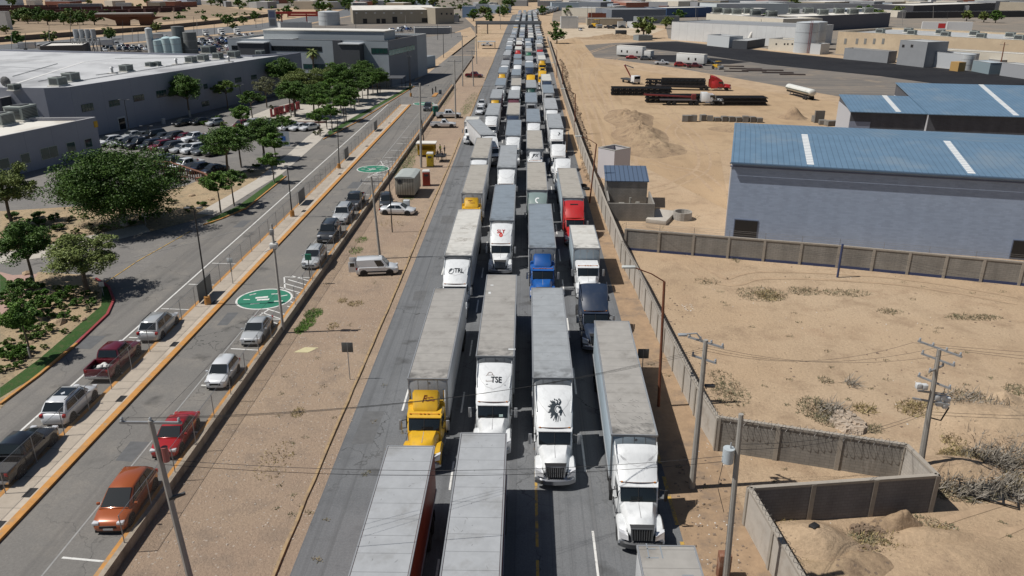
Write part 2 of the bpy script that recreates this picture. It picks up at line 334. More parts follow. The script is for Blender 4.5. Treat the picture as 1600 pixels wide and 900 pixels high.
# retaining wall beside the entrance road
RW=mat('retaining_wall_concrete',(.33,.28,.22),.9,var=.2,vs=1.5,dirt=(.2,.165,.13),ds=.6,dt=.5)
o=structure('retaining_wall',MB().box(-21.24,-20.95,-20,232,0,LZ+.16),RW); del o['kind']; tag(o,'long low concrete retaining wall between entrance road and dirt verge','wall')
strip('entrance_kerb',ORANGEP,-21.5,-21.25,-20,232,LZ,LZ+.12)
mb=MB()
def lin(x0,y0,x1,y1,w,z):
    a=Vector((x0,y0));b=Vector((x1,y1));d=(b-a).normalized();n=Vector((-d.y,d.x))*w/2
    mb.add([(*(a-n),z),(*(b-n),z),(*(b+n),z),(*(a+n),z)],[(0,1,2,3)])
z=LZ+.006
lin(-33.4,-30,-33.6,193,.16,z)
for k in range(-3,24):                   # bay ticks
    y=38.4+k*6.2
    if abs(y-52)<100 and not 66<y<78: lin(-23.9,y,-21.6,y-.25,.14,z)
    if y<78: lin(-33.2,y+2,-30.6,y+1.8,.14,z)
structure('parking_line',mb,WHITE)
mb=MB(); lin(-24.15,-20,-24.2,66,.1,z); lin(-24.2,84,-24.3,190,.1,z); structure('faint_lane_line',mb,mat('faint_line',(.27,.27,.265),.8,var=.2,vs=2))
# green painted roundels with hatching
GRN=mat('green_road_paint',(.02,.17,.105),.7,var=.15,vs=2,dirt=(.03,.13,.09),ds=2,dt=.55)
def disc(name,c,r,z,m,r0=0,n=48,sq=1):
    mb=MB(); o=[(c[0]+r*math.cos(2*math.pi*i/n),c[1]+r*sq*math.sin(2*math.pi*i/n),z) for i in range(n)]
    if r0:
        i_=[(c[0]+r0*math.cos(2*math.pi*i/n),c[1]+r0*sq*math.sin(2*math.pi*i/n),z) for i in range(n)]
        mb.add(o+i_,[(i,(i+1)%n,n+(i+1)%n,n+i) for i in range(n)])
    else: mb.add(o,[tuple(range(n))])
    return structure(name,mb,m)
for (cx,cy,yy) in ((413,467,0),(583,264,1),(662,162,2)):
    c=aL(cx,cy); disc('green_roundel',c,2.45,LZ+.008,GRN); disc('roundel_ring',c,2.6,LZ+.0085,WHITE,2.42)
    mb=MB(); q=random.Random(3+yy)     # walking figure and bicycle pictogram strokes
    zz=LZ+.012
    def st(x0,y0,x1,y1,w=.16):
        a=Vector((c.x+x0,c.y+y0));b=Vector((c.x+x1,c.y+y1));d=(b-a).normalized();n=Vector((-d.y,d.x))*w/2
        mb.add([(*(a-n),zz),(*(b-n),zz),(*(b+n),zz),(*(a+n),zz)],[(0,1,2,3)])
    st(-.9,.2,.2,.5,.4);st(-.6,-.3,.5,-.1,.4);st(-1.7,.9,-1.2,1.3);st(-1.9,-.2,-1.3,-.2);st(1.2,.6,1.9,1.0);st(1.1,-.6,1.9,-.5,.2);st(-.9,-1.3,-.1,-1.1);st(.3,1.2,1.0,1.3)
    structure('roundel_pictogram',mb,WHITE)
    if yy<2:
        mb=MB(); zz=LZ+.005
        for k in range(11):
            ya=c.y-5.6+k*1.05
            if abs(ya+.7-c.y)<2.2: st(1.7+abs(ya+.7-c.y)*-.0+ .95,ya-c.y+.75,2.75+.95-1.2+1.1,ya-c.y+.1,.13)
            else: st(.3+abs(k-5)*.12,ya-c.y+1.3,3.4,ya-c.y-.4,.14)
        st(.2,-5.8,3.4,-6.0,.14);st(.2,5.9,3.4,5.7,.14);st(.2,-5.8,1.2,-2.6,.14);st(.2,5.8,1.2,2.6,.14)
        structure('hatching',mb,WHITE)
# yard surfaces on the right
psheet('yard_asphalt',OLDYARD,[(893,72),(960,67),(1057,64),(1250,85),(1600,118),(1600,150),(1440,150),(1317,152),(1200,131),(1050,105),(960,93),(892,86)],.004)
psheet('fresh_asphalt',NEWASPH,[(958,71),(1000,67),(1057,65),(1200,80),(1400,100),(1600,119),(1720,131),(1720,146),(1600,136),(1470,132),(1375,119),(1200,101),(1100,86),(1030,78)],.012)
psheet('fresh_asphalt',NEWASPH,[(1010,86),(1060,86),(1130,92),(1172,97),(1140,100),(1075,99),(1020,95)],.012)
sheet('haul_track',SANDT,[at(895,260),at(980,250),at(970,140),at(905,60),at(868,60),at(880,130)],.010)
sheet('haul_track',SANDH,[at(985,250),at(1140,330),at(1125,240),at(1200,200),at(1330,190),at(1310,160),at(1180,140),at(1000,110),at(905,90),at(970,150)],.009)
sheet('pale_lot',mat('pale_gravel',(.46,.38,.28),.9,var=.15,vs=.3,dirt=(.36,.28,.19),ds=.08,dt=.5,bump=.4,bs=2),[at(868,64),at(868,40),at(930,38),at(1040,45),at(1000,60),at(900,58)],.014)
# surfaces on the upper left
psheet('plaza',CONC,[(375,188),(425,168),(500,150),(600,135),(655,128),(505,208),(440,270),(445,250),(495,206),(480,197),(450,192),(380,201)],.006,True)
psheet('side_path',CONC,[(560,158),(577,152),(540,182),(512,206),(500,220),(440,272),(390,302),(336,336),(307,334),(400,281),(445,245),(480,214)],.014,True)
psheet('sand_garden',SOIL,[(0,400),(90,395),(160,372),(235,362),(300,345),(330,335),(440,272),(432,262),(330,275),(290,290),(250,300),(160,320),(0,330)],.012,True)
psheet('sand_garden',SOIL,[(0,640),(0,470),(60,425),(140,430),(162,450),(160,478),(60,572)],.010,True)
psheet('lawn',LAWN,[(0,606),(60,562),(158,478),(160,452),(150,436),(170,448),(176,470),(170,487),(60,585),(0,622)],.016,True)
psheet('lawn',LAWN,[(322,345),(350,332),(372,322),(440,272),(444,276),(380,327),(330,350)],.018,True)
psheet('lawn',LAWN,[(512,206),(600,157),(642,134),(645,136),(592,166),(514,212)],.018,True)
psheet('paved_path',PINK,[(0,500),(0,462),(18,432),(45,448),(38,478),(14,502)],.016,True)
psheet('paved_path',PINK,[(0,425),(20,430),(60,428),(40,450),(0,470)],.015,True)
psheet('lawn',LAWN,[(0,428),(10,436),(12,452),(0,470)],.02,True)
psheet('sidewalk',CONC,[(0,412),(85,400),(160,380),(235,362),(225,350),(140,368),(0,395)],.014,True)
psheet('verge_sand',SAND,[(648,127),(672,112),(745,55),(735,42),(655,70),(650,95)],.004,True)
psheet('side_lot',ASPHP,[(655,60),(655,110),(700,80),(722,62),(720,50)],.008,True)
for P in ([(0,633),(60,588),(120,538),(168,492),(178,470),(170,449),(150,436)],):
    w=[aL(*p) for p in P]
    strip2('planter_kerb',mat('red_kerb_paint',(.26,.035,.04),.75,var=.2,vs=2),w[2:],.22,LZ,LZ+.15)
    strip2('planter_kerb',ORANGEP,w[:3],.22,LZ,LZ+.15)
for P in ([(318,352),(345,343),(385,326),(447,276)],[(505,218),(560,190),(648,135)]):
    strip2('planter_kerb',ORANGEP,[aL(*p) for p in P],.2,LZ,LZ+.13)
mb=MB(); 
def pl(P,w=.12,zz=LZ+.02):
    P=[aL(*p) for p in P]
    for a,b in zip(P,P[1:]):
        a=a.xy;b=b.xy;d=(b-a).normalized();n=Vector((-d.y,d.x))*w/2
        mb.add([(*(a-n),zz),(*(b-n),zz),(*(b+n),zz),(*(a+n),zz)],[(0,1,2,3)])
pl([(160,445),(215,408),(300,360)]);structure('yellow_lane_line',mb,YELLOWP)
mb=MB();pl([(210,402),(330,372),(420,345)],.07);structure('faint_lane_line',mb,MATS['faint_line'])
# far left: boulevard and bare fields
psheet('dusty_apron',OLDYARD,[(0,86),(250,64),(440,46),(565,22),(720,22),(742,42),(742,86)],.02)
psheet('town_ground',ground_mat('town_ground',(.2,.18,.155),(.25,.21,.17),(.14,.14,.135),.02,.05,1,.2),[(1044,60),(1200,76),(1600,113),(1750,60),(1700,-10),(870,-10),(862,34),(930,36),(1040,40)],.02)
psheet('town_ground',MATS['town_ground'],[(300,-4),(300,6),(420,14),(560,6),(700,20),(742,30),(800,16),(800,-4)],.045)
far_g=[]
sheet('far_field',ground_mat('bare_field',(.25,.19,.135),(.3,.23,.16),(.17,.14,.1),.012,.05,.8,.3,tracks=(1.4,.02,.3,.3)),[at(-200,62),at(0,55),at(260,34),at(420,20),at(330,8),at(-300,20)],.03)
sheet('boulevard',ASPH,[at(-300,88,0),at(0,70,0),at(230,52),at(400,38),at(520,20),at(560,8),at(585,8),at(560,22),at(440,44),at(250,62),at(0,84),at(-300,104)],.03)

# tyre tracks pressed in the sand and a damp stain
TRK=mat('pressed_sand',(.365,.262,.17),.95,var=.2,vs=.8,dirt=(.43,.315,.205),ds=.5,dt=.5,dsoft=.15,bump=.6,bs=3)
def track(P,w=.38,gap=1.9,z=.017):
    W=[at(*p).xy for p in P]; Q=[]
    for i in range(len(W)-1):
        p0=W[max(0,i-1)];p1=W[i];p2=W[i+1];p3=W[min(len(W)-1,i+2)]
        for k in range(8):
            t=k/8; Q.append(.5*((2*p1)+(p2-p0)*t+(2*p0-5*p1+4*p2-p3)*t*t+(3*p1-p0-3*p2+p3)*t**3))
    Q.append(W[-1])
    for s_ in(-1,1):
        V=[]
        for i,p in enumerate(Q):
            d=(Q[min(i+1,len(Q)-1)]-Q[max(i-1,0)]).normalized(); n=Vector((-d.y,d.x)); c=p+n*s_*gap/2; ww=w*(.6+.5*noise.noise(Vector((p.x*.3,p.y*.3,s_)))) 
            V+=[(*(c-n*ww),z),(*(c+n*ww),z)]
        structure('tyre_track',MB().add(V,[(2*i,2*i+1,2*i+3,2*i+2) for i in range(len(Q)-1)]),TRK)
for i,P in enumerate(([(940,262),(930,200),(915,150),(905,110),(915,85),(960,70)],[(975,290),(985,250),(965,200),(935,150),(930,110),(980,90),(1100,110)],[(1010,300),(1060,285),(1100,260),(1090,220),(1060,190),(1020,150)],[(1125,300),(1090,270),(1040,260),(1000,240),(960,190),(945,140)],[(1120,240),(1070,230),(1050,200),(1110,175),(1220,185)],[(893,240),(892,180),(885,130),(882,90),(900,70)],[(1060,400),(1130,440),(1200,430),(1400,440),(1590,470)],[(1290,870),(1400,870),(1500,830),(1600,800)])): track(P,z=.017+.0012*i)

# repaired asphalt patches
PATD=mat('patched_asphalt',(.105,.108,.112),.9,var=.2,vs=2); q=random.Random(41)
for (x,y,w,l) in ((-10.6,46,1.4,4.2),(-10.2,70,1.1,2.6),(-9.9,96,1.6,3.5),(-10.9,128,1.3,5),(-24.9,42,1.2,2.2),(-26.3,63,1.0,2.8),(-25,112,1.6,4),(-36,58,1.6,2.4),(-34.9,92,1.2,3)):
    z=.0145 if x>-20 else LZ+.0035; P=[(x+dx*w/2+q.uniform(-.08,.08),y+dy*l/2+q.uniform(-.1,.1)) for dx,dy in ((-1,-1),(1,-1),(1,1),(-1,1))]; sheet('asphalt_patch',PATD,P,z)
# ---------------- trucks: nose towards -y, origin on the ground under the front wall of the trailer
ROOFS={}
def roofmat(k):
    P={'grey':((.33,.35,.365),(.22,.225,.225)),'white':((.6,.59,.55),(.36,.33,.28)),'beige':((.40,.375,.33),(.27,.24,.2)),'blue':((.23,.27,.31),(.15,.17,.19)),'dust':((.36,.345,.32),(.2,.185,.165)),'light':((.37,.385,.40),(.25,.25,.245)),'dark':((.2,.215,.225),(.13,.135,.135))}[k]
    return mat('trailer_roof_'+k,P[0],.5,.1,var=.12,vs=1.2,dirt=P[1],ds=.45,dt=.52,dsoft=.25,seams=(1,1.22,.045,.68),soot=.8)
def wallmat(k):
    P={'white':(.55,.56,.57),'grey':(.3,.32,.34),'rust':(.36,.09,.035),'silver':(.42,.45,.48),'dkred':(.1,.02,.02),'dkgreen':(.03,.07,.05),'navy':(.03,.05,.1),'ltblue':(.40,.48,.54)}[k]
    return mat('trailer_wall_'+k,P,.45,.1 if k in('silver','ltblue') else 0,var=.07,vs=.7,dirt=tuple(v*.55+.02 for v in P),ds=.8,dt=.56,dsoft=.3,seams=(1,1.22,.02,.75))
MATS['_roof']=None
RPH=mat('trailer_roof_slot',(.4,.4,.4)); WPH=mat('trailer_wall_slot',(.5,.5,.5)); CPH=mat('cab_paint_slot',(.5,.5,.5))
TRIM=flat((.42,.43,.44),.4,.5); UNDER=flat((.03,.03,.032),.8)
def wheel(par,x,y,r=.5,w=.28,name='wheel',dual=False,side=1,rim=RIM,z=None):
    z=r if z is None else z
    if not hasattr(wheel,'c'): wheel.c={}
    k=(r,w,rim.name)
    if k not in wheel.c:
        mb=MB(); n=22; prof=[(-w/2,r*.62),(-w/2,r*.9),(-w/2*.8,r*.985),(-w*.2,r),(w*.2,r),(w/2*.8,r*.985),(w/2,r*.9),(w/2,r*.62)]
        mb.loft([[ (px,rr*math.cos(2*math.pi*i/n),rr*math.sin(2*math.pi*i/n)) for i in range(n)] for px,rr in prof],0)
        mr=MB(); 
        prof=[(w/2*.4,r*.62),(w/2*.86,r*.6),(w/2*.55,r*.5),(w/2*.5,r*.28),(w/2*.95,r*.2),(w/2*.95,.01)]
        mr.loft([[ (px,rr*math.cos(2*math.pi*i/n),rr*math.sin(2*math.pi*i/n)) for i in range(n)] for px,rr in prof],0,caps=True)
        if r<.45:
            for i in range(5): 
                a=2*math.pi*i/5+.3; mr.bar((w/2*.72,.2*r*math.cos(a),.2*r*math.sin(a)),(w/2*.86,.58*r*math.cos(a),.58*r*math.sin(a)),.05*r*2,.05)
        wheel.c[k]=(mb.mesh('tyre',TYRE,smooth=True),mr.mesh('rim',rim,smooth=True))
    t,m=wheel.c[k]
    o=bpy.data.objects.new(name,t); COL.objects.link(o); o.parent=par; o.location=(x,y,z)
    if side<0: o.rotation_euler=(0,0,math.pi)
    q=bpy.data.objects.new('rim',m); COL.objects.link(q); q.parent=o
    return o
def rrect(x,z0,z1,y,c=.12,top=.0):
    """ring of 8 points, rectangle with cut corners, in the plane y"""
    return [(-x+c,y,z0),(x-c,y,z0),(x,y,z0+c),(x,y,z1-c),(x-c,y,z1+top),(-x+c,y,z1+top),(-x,y,z1-c),(-x,y,z0+c)]
def project_on(root,o,mode,off=.02):
    from mathutils.bvhtree import BVHTree
    f=[c for c in root.children if c.name.startswith('roof_fairing')]
    if not f: return
    me=f[0].data; t=BVHTree.FromPolygons([v.co.copy() for v in me.vertices],[tuple(p.vertices) for p in me.polygons])
    for v in o.data.vertices:
        org,d=(Vector((v.co.x,v.co.y,8)),Vector((0,0,-1))) if mode=='z' else (Vector((v.co.x,-6,v.co.z)),Vector((0,1,0)))
        h=t.ray_cast(org,d)
        if h[0] is not None:
            n=h[1] if h[1].dot(d)<0 else -h[1]; p=h[0]+n*(off+(abs(v.co.z)*0)); v.co=p
def add_trailer(root,L=16.15,H=4.1,box=False,reefer=False,z0=1.18):
    w=1.3
    t=MB().box(-w,w,0,L,z0,H-.012).build('trailer_box',WPH,root,bev=.045,seg=2)
    MB().box(-w+.05,w-.05,.05,L-.05,H-.02,H+.012).build('roof_sheet',RPH,t)
    mb=MB()
    for s in(-1,1):
        mb.box(s*w-.035+s*.012,s*w+.035+s*.012,-.02,L+.02,H-.11,H+.022); mb.box(s*w-.03+s*.012,s*w+.03+s*.012,0,L,z0-.06,z0+.1)
    mb.box(-w,w,-.035,.04,H-.12,H+.02); mb.box(-w,w,L-.04,L+.03,H-.16,H+.028); mb.box(-w,w,-.03,.03,z0-.05,z0+.1)
    mb.build('edge_rail',TRIM,t)
    mb=MB()
    for x in(-.65,0,.65): mb.box(x-.02,x+.02,-.022,.0,z0+.1,H-.12)
    for s in(-1,1): mb.box(s*w-.07*(s>0)-.01,s*w+.08*(s<0)-.0,-.03,.06,z0,H-.05)
    mb.tube((0.1,-.03,H-.32),(0.1,0,H-.32),.09,n=10,m=0)
    mb.build('nose_rib',TRIM,t)
    d=MB(); d.box(-w+.07,-.012,L,L+.035,z0+.1,H-.18); d.box(.012,w-.07,L,L+.035,z0+.1,H-.18)
    for x in(-.75,-.35,.35,.75): d.tube((x,L+.05,z0+.1),(x,L+.05,H-.2),.016,n=5)
    d.build('rear_door',WPH,t)
    mb=MB(); mb.box(-.5,-.35,.3,L-.1,.85,1.16); mb.box(.35,.5,.3,L-.1,.85,1.16)
    if not box:
        mb.box(-1.1,1.1,L-.15,L-.05,.5,.6); mb.box(-.6,-.5,L-.15,L-.05,.5,1.1); mb.box(.5,.6,L-.15,L-.05,.5,1.1)
    mb.build('underframe',UNDER,root)
    if not box:
        mb=MB()
        for s in(-1,1): mb.box(s*.75-.07,s*.75+.07,2.85,3.05,.12,1.15); mb.box(s*.75-.16,s*.75+.16,2.78,3.12,.06,.12)
        mb.box(-.8,.8,2.9,3.0,.7,.76); mb.build('landing_gear',UNDER,root)
        for y in (L-3.6,L-2.3):
            for s in(-1,1): wheel(root,s*1.13,y,.5,.5,side=s)
        mb=MB()
        for s in(-1,1): mb=MB(); mb.box(s*1.1-.28,s*1.1+.28,L-1.55,L-1.53,.25,1.0); mb.build('mud_flap',BLACK,root)
    else:
        for s in(-1,1): wheel(root,s*1.05,L-2.2,.48,.5,side=s)
    for s in(-1,1):
        lt=MB(); lt.box(s*1.0-.18,s*1.0+.18,L-.03,L+.02,.94,1.06); lt.build('tail_light',REDL,root)
    return t
def add_reefer(r):
    m=MB(); m.box(-.95,.95,-.42,-.03,2.0,3.75); m.build('cooling_unit',flat((.5,.51,.52),.5),r,bev=.06); m=MB(); m.box(-.7,.7,-.44,-.41,2.9,3.55); m.build('cooling_grille',DKGREY,r)
def add_tractor(root,style='full',dy=0.0,sleeper=True,bumper='chrome',stacks=False,fh=4.0,daycab=False,cut=.6):
    """style: full (tall aero fairing), pod (narrow deflector on the roof), low (no fairing)"""
    def Y(v):
        if daycab: return v+dy
        s_=(2.55-cut)/2.55
        return (-.95+(v+.95)*s_ if v>-3.5 and v<-.95 else v if v>=-.95 else v+cut)+dy
    c=MB(); zc=2.72
    # cab + sleeper shell : stations back to front
    if daycab: st=[(-2.9,1.12,.95,zc-.02),(-3.0,1.16,.9,zc),(-4.35,1.16,.9,zc),(-4.55,1.13,.9,zc-.1),(-5.1,1.06,.95,1.8)]
    else: st=[(-.95,1.14,.95,zc+.3),(-1.05,1.2,.88,zc+.33),(-3.0,1.2,.88,zc+.3),(-3.35,1.17,.88,zc+.06),(-4.35,1.14,.9,zc),(-4.58,1.11,.9,zc-.12),(-5.1,1.04,.95,1.8)]
    c.loft([rrect(x,z0,z1,Y(y),.11,.03) for y,x,z0,z1 in st])
    cab=c.build('cab',CPH,root,smooth=True,ang=40)
    # hood with falling nose
    h=MB(); hs=[(-5.02,.98,1.0,1.82,.2),(-5.7,.9,.98,1.75,.22),(-6.4,.8,.96,1.66,.22),(-6.85,.7,.95,1.56,.2),(-6.98,.62,.95,1.42,.16)]
    h.loft([rrect(x,z0,z1,Y(y),cc,.05) for y,x,z0,z1,cc in hs])
    # fenders
    for s in(-1,1):
        ring=[]
        for y,z1,wi in ((-5.2,1.12,.2),(-5.45,1.35,.3),(-5.9,1.46,.36),(-6.4,1.4,.36),(-6.8,1.22,.32),(-7.0,.95,.25)):
            x0=s*(1.22-wi*1.35); x1=s*1.22; a,b_=sorted((x0,x1))
            zl=.98 if y>-6.6 else .62
            ring.append([(a,Y(y),zl),(b_,Y(y),zl),(b_ if s<0 else b_,Y(y),z1-.14),(b_-.08 if s>0 else b_,Y(y),z1-(.02 if s>0 else 0)),(a+.08 if s<0 else a,Y(y),z1-(.02 if s<0 else 0)),(a,Y(y),z1-(.14 if s<0 else 0))])
        h.loft(ring)
    hood=h.build('hood',CPH,root,smooth=True,ang=50)
    d=MB(); d.hexa([(-.6,Y(-6.98),1.5),(.6,Y(-6.98),1.5),(.62,Y(-6.8),1.62),(-.62,Y(-6.8),1.62),(-.6,Y(-7.0),1.58),(.6,Y(-7.0),1.58),(.66,Y(-6.86),1.74),(-.66,Y(-6.86),1.74)]); d.build('hood_trim',BLACK if bumper=='chrome' else DKGREY,hood)
    d=MB(); d.bar((0,Y(-5.2),1.845),(0,Y(-6.3),1.735),.03,.02); d.build('hood_crease',flat((.3,.3,.31),.6),hood)
    # bumper
    b=MB(); b.loft([[(x,Y(-7.12-.22*(1-abs(x)/1.22)**.6 if False else -7.22+.3*(abs(x)/1.22)**3),z) for (z) in ()] or [(x,Y(-6.75),.42),(x,Y(-7.24+.34*(abs(x)/1.22)**3),.42),(x,Y(-7.28+.34*(abs(x)/1.22)**3),.72),(x,Y(-6.95+.1*(abs(x)/1.22)),.9),(x,Y(-6.75),.9)] for x in (-1.22,-1.05,-.8,-.5,0,.5,.8,1.05,1.22)])
    b.build('bumper',{'chrome':flat((.45,.46,.48),.3,.85),'dark':flat((.07,.073,.078),.5),'paint':CPH}[bumper],root,smooth=True,ang=45)
    # grille
    g=MB(); g.hexa([(-.5,Y(-6.98),.93),(.5,Y(-6.98),.93),(.5,Y(-7.16),.93),(-.5,Y(-7.16),.93),(-.56,Y(-6.88),1.55),(.56,Y(-6.88),1.55),(.56,Y(-7.01),1.55),(-.56,Y(-7.01),1.55)])
    gr=g.build('grille',BLACK,root)
    g=MB()
    for i in range(9):
        x=-.48+i*.12; g.bar((x,Y(-7.175),.95),(x*1.08,Y(-7.025),1.53),.025,.03)
    g.bar((-.53,Y(-7.17),.95),(-.58,Y(-7.02),1.56),.05,.05); g.bar((.53,Y(-7.17),.95),(.58,Y(-7.02),1.56),.05,.05); g.bar((-.6,Y(-7.02),1.57),(.6,Y(-7.02),1.57),.06,.05)
    g.build('grille_bar',CHROME if bumper!='dark' else flat((.25,.26,.27),.35,.7),gr)
    for s in(-1,1):
        l=MB(); l.hexa([(s*.7,Y(-7.16),.92),(s*1.17,Y(-6.98),.94),(s*1.17,Y(-6.8),.98),(s*.72,Y(-6.85),.96),(s*.72,Y(-7.1),1.16),(s*1.2,Y(-6.86),1.3),(s*1.2,Y(-6.68),1.34),(s*.74,Y(-6.8),1.2)])
        l.build('headlight',LAMP,root)
    # windscreen, side windows
    w=MB(); zt=zc-.16
    w.hexa([(-.97,Y(-5.12),1.87),(.97,Y(-5.12),1.87),(.97,Y(-4.95),1.83),(-.97,Y(-4.95),1.83),(-1.0,Y(-4.67),zt+.03),(1.0,Y(-4.67),zt+.03),(1.0,Y(-4.5),zt),(-1.0,Y(-4.5),zt)])
    ws=w.build('windscreen',GLASS,root,bev=.03); MB().bar((0,Y(-5.13),1.88),(0,Y(-4.69),zt+.04),.04,.02).build('windscreen_bar',BLACK,ws)
    MB().bar((-.5,Y(-5.135),1.9),(.05,Y(-5.09),1.99),.025).build('wiper',BLACK,ws)
    # sun visor + marker lamps
    v=MB(); v.hexa([(-1.06,Y(-4.76),zc-.16),(1.06,Y(-4.76),zc-.16),(1.1,Y(-4.45),zc-.06),(-1.1,Y(-4.45),zc-.06),(-1.06,Y(-4.75),zc-.12),(1.06,Y(-4.75),zc-.12),(1.1,Y(-4.45),zc+.01),(-1.1,Y(-4.45),zc+.01)])
    v.build('sun_visor',CPH,root)
    v=MB()
    v.box(-.95,.95,Y(-4.52),Y(-4.48),zc-.03,zc+.02)
    for x in(-.9,-.25,0,.25,.9): v.box(x-.05,x+.05,Y(-4.56),Y(-4.5),zc+.0,zc+.06)
    v.build('marker_lamp',AMBER,root)
    for s in(-1,1):
        q=MB(); x0=s*1.165; x1=s*1.125
        q.hexa([(x0,Y(-4.85),1.98),(x0,Y(-3.55),1.98),(x1,Y(-3.55),1.98),(x1,Y(-4.85),1.98),(x0-s*.0,Y(-4.55),2.55),(x0,Y(-3.6),2.55),(x1,Y(-3.6),2.55),(x1,Y(-4.55),2.55)])
        q.build('side_window',GLASS,root)
        q=MB(); q.box(s*1.21-.015,s*1.21+.015,Y(-4.95),Y(-3.45),1.0,1.03); q.box(s*1.19-.02,s*1.19+.02,Y(-3.8),Y(-3.6),1.75,1.8)
        q.build('door_trim',BLACK,root)
        m=MB(); m.box(s*1.5-.1,s*1.5+.1,Y(-4.93),Y(-4.82),1.78,2.5)
        mm=m.build('mirror',BLACK if bumper=='dark' else flat((.4,.41,.42),.35,.5),root,bev=.03)
        m=MB(); m.bar((s*1.12,Y(-4.75),2.45),(s*1.5,Y(-4.87),2.42),.035); m.bar((s*1.12,Y(-4.75),1.85),(s*1.5,Y(-4.87),1.88),.035); m.bar((s*1.14,Y(-4.76),1.85),(s*1.14,Y(-4.76),2.45),.035)
        m.build('mirror_arm',BLACK,mm)
        m=MB(); m.tube((s*.93,Y(-2.2),.68),(s*.93,Y(-3.6),.68),.3,n=16); m.build('fuel_tank',CHROME,root,smooth=True)
        m=MB(); m.box(s*.98-.26,s*.98+.26,Y(-4.75),Y(-3.75),.45,.6); m.box(s*.98-.2,s*.98+.2,Y(-4.7),Y(-3.8),.75,.85); m.build('cab_step',STEEL,root)
        if style!='low':
            m=MB(); m.box(s*1.2-.02,s*1.2+.02,Y(-1.0),Y(-3.3),.62,.98); m.build('side_skirt',CPH,root)
    if stacks:
        for s in(-1,1):
            m=MB(); m.tube((s*1.12,Y(-.7),.9),(s*1.12,Y(-.7),3.7),.08,n=10); m.build('exhaust_stack',CHROME,root,smooth=True)
    # fairing
    if style=='full':
        f=MB(); zr=zc+.05; n=9; secs=[]
        prof=[(-4.5,.02,1.02),(-4.3,.16,1.05),(-3.9,.42,1.08),(-3.4,.72,1.13),(-2.8,.98,1.17),(-2.1,fh-2.95,1.2),(-1.4,fh-2.8,1.21),(-.72,fh-2.74,1.22)]
        for y,dz,w_ in prof:
            z1=zr+dz; r=[]
            for k in range(13):
                u=-1+2*k/12; r.append((u*w_*(1 if abs(u)<1 else 1),Y(y+ (1-u*u)*-.12),z1-.13*abs(u)**3.2*min(1,dz*3)-.03*u*u))
            r=[(-w_,Y(y),zr-.25 if y<-3.2 else zr-.1)]+r+[(w_,Y(y),zr-.25 if y<-3.2 else zr-.1)]
            secs.append(r)
        f.loft(secs,closed=False,caps=False)
        f.build('roof_fairing',CPH,root,smooth=True,ang=50,fix=True)
        cr=MB()
        for sg in(-1,1):
            pts=[(sg*1.12,-1.0),(sg*1.0,-1.7),(sg*.8,-2.3),(sg*.5,-2.75),(sg*.0,-2.95)]
            for (xa,ya),(xb,yb) in zip(pts,pts[1:]):
                for k in range(4):
                    A_=Vector((xa+(xb-xa)*k/4,Y(ya-1.1+(ya-yb)*-0)+0,0)); B_=Vector((xa+(xb-xa)*(k+1)/4,0,0)); ta=ya+(yb-ya)*k/4; tb=ya+(yb-ya)*(k+1)/4
                    A_.y=Y(ta-.9); B_.y=Y(tb-.9); cr.add([A_+Vector((0,-.035,0)),B_+Vector((0,-.035,0)),B_+Vector((0,.035,0)),A_+Vector((0,.035,0))],[(0,1,2,3)])
        co=cr.build('crease_shade_line',flat((.5,.51,.52),.6),root,fix=False); project_on(root,co,'z',.006)  # grey strip paints in the shade along the fairing's crease
        f=MB(); # inner dark back and side extenders
        f.box(-1.12,1.12,Y(-.98),Y(-.92),zr+.1,fh-.25)
        f.build('fairing_back',BLACK,root)
        for s in(-1,1):
            MB().box(s*1.2-.015,s*1.2+.015,Y(-.95),Y(-.45),1.0,zr+.2).build('side_extender',CPH,root)
            f=MB(); f.loft([[(s*(w_-.03),Y(y),z),(s*(w_+.03),Y(y),z),(s*(w_+.0),Y(y),z+.1)] for y,w_,z in ((-3.6,1.06,zr+.5),(-2.6,1.14,fh-.33),(-1.5,1.17,fh-.08),(-.7,1.18,fh+.04))]); f.build('fairing_fin',CPH,root)
    elif style=='pod':
        f=MB(); zr=zc+.02; secs=[]
        for y,dz,w_ in ((-4.25,.03,.7),(-4.1,.25,.78),(-3.7,.72,.84),(-3.2,1.02,.87),(-2.6,1.12,.88),(-2.5,1.1,.86)):
            secs.append([(-w_-.02,Y(y),zr-.05),(w_+.02,Y(y),zr-.05),(w_,Y(y),zr+dz*.8),(w_-.13,Y(y),zr+dz),(-w_+.13,Y(y),zr+dz),(-w_,Y(y),zr+dz*.8)])
        f.loft(secs); f.build('roof_fairing',CPH,root,smooth=True,ang=45)
    # chassis, axles
    m=MB(); yb=1.9 if not daycab else 1.9
    for s in(-1,1): m.box(s*.43-.05,s*.43+.05,Y(-6.7),yb+dy if not daycab else yb,.72,1.0)
    m.box(-.6,.6,.3+dy,1.5+dy,1.0,1.14); m.box(-.45,.45,Y(-.85),Y(-.2),.95,1.02)
    m.build('chassis',UNDER,root)
    for s in(-1,1):
        wheel(root,s*1.06,Y(-5.95),.52,.3,side=s)
        wheel(root,s*1.0,.15+dy,.52,.55,side=s); wheel(root,s*1.0,1.45+dy,.52,.55,side=s)
    return cab
def proto_truck(style,daycab=False,bumper='chrome',stacks=False,L=16.15,fh=4.0,cut=.6):
    r=empty('semi_truck',(0,0,0),'x','truck'); add_trailer(r,L); add_tractor(r,style,daycab=daycab,bumper=bumper,stacks=stacks,fh=fh,cut=cut); return r
def proto_bob(style,bumper='chrome',stacks=False):
    r=empty('semi_tractor',(0,0,0),'x','truck'); add_tractor(r,style,bumper=bumper,stacks=stacks); return r
PR={}
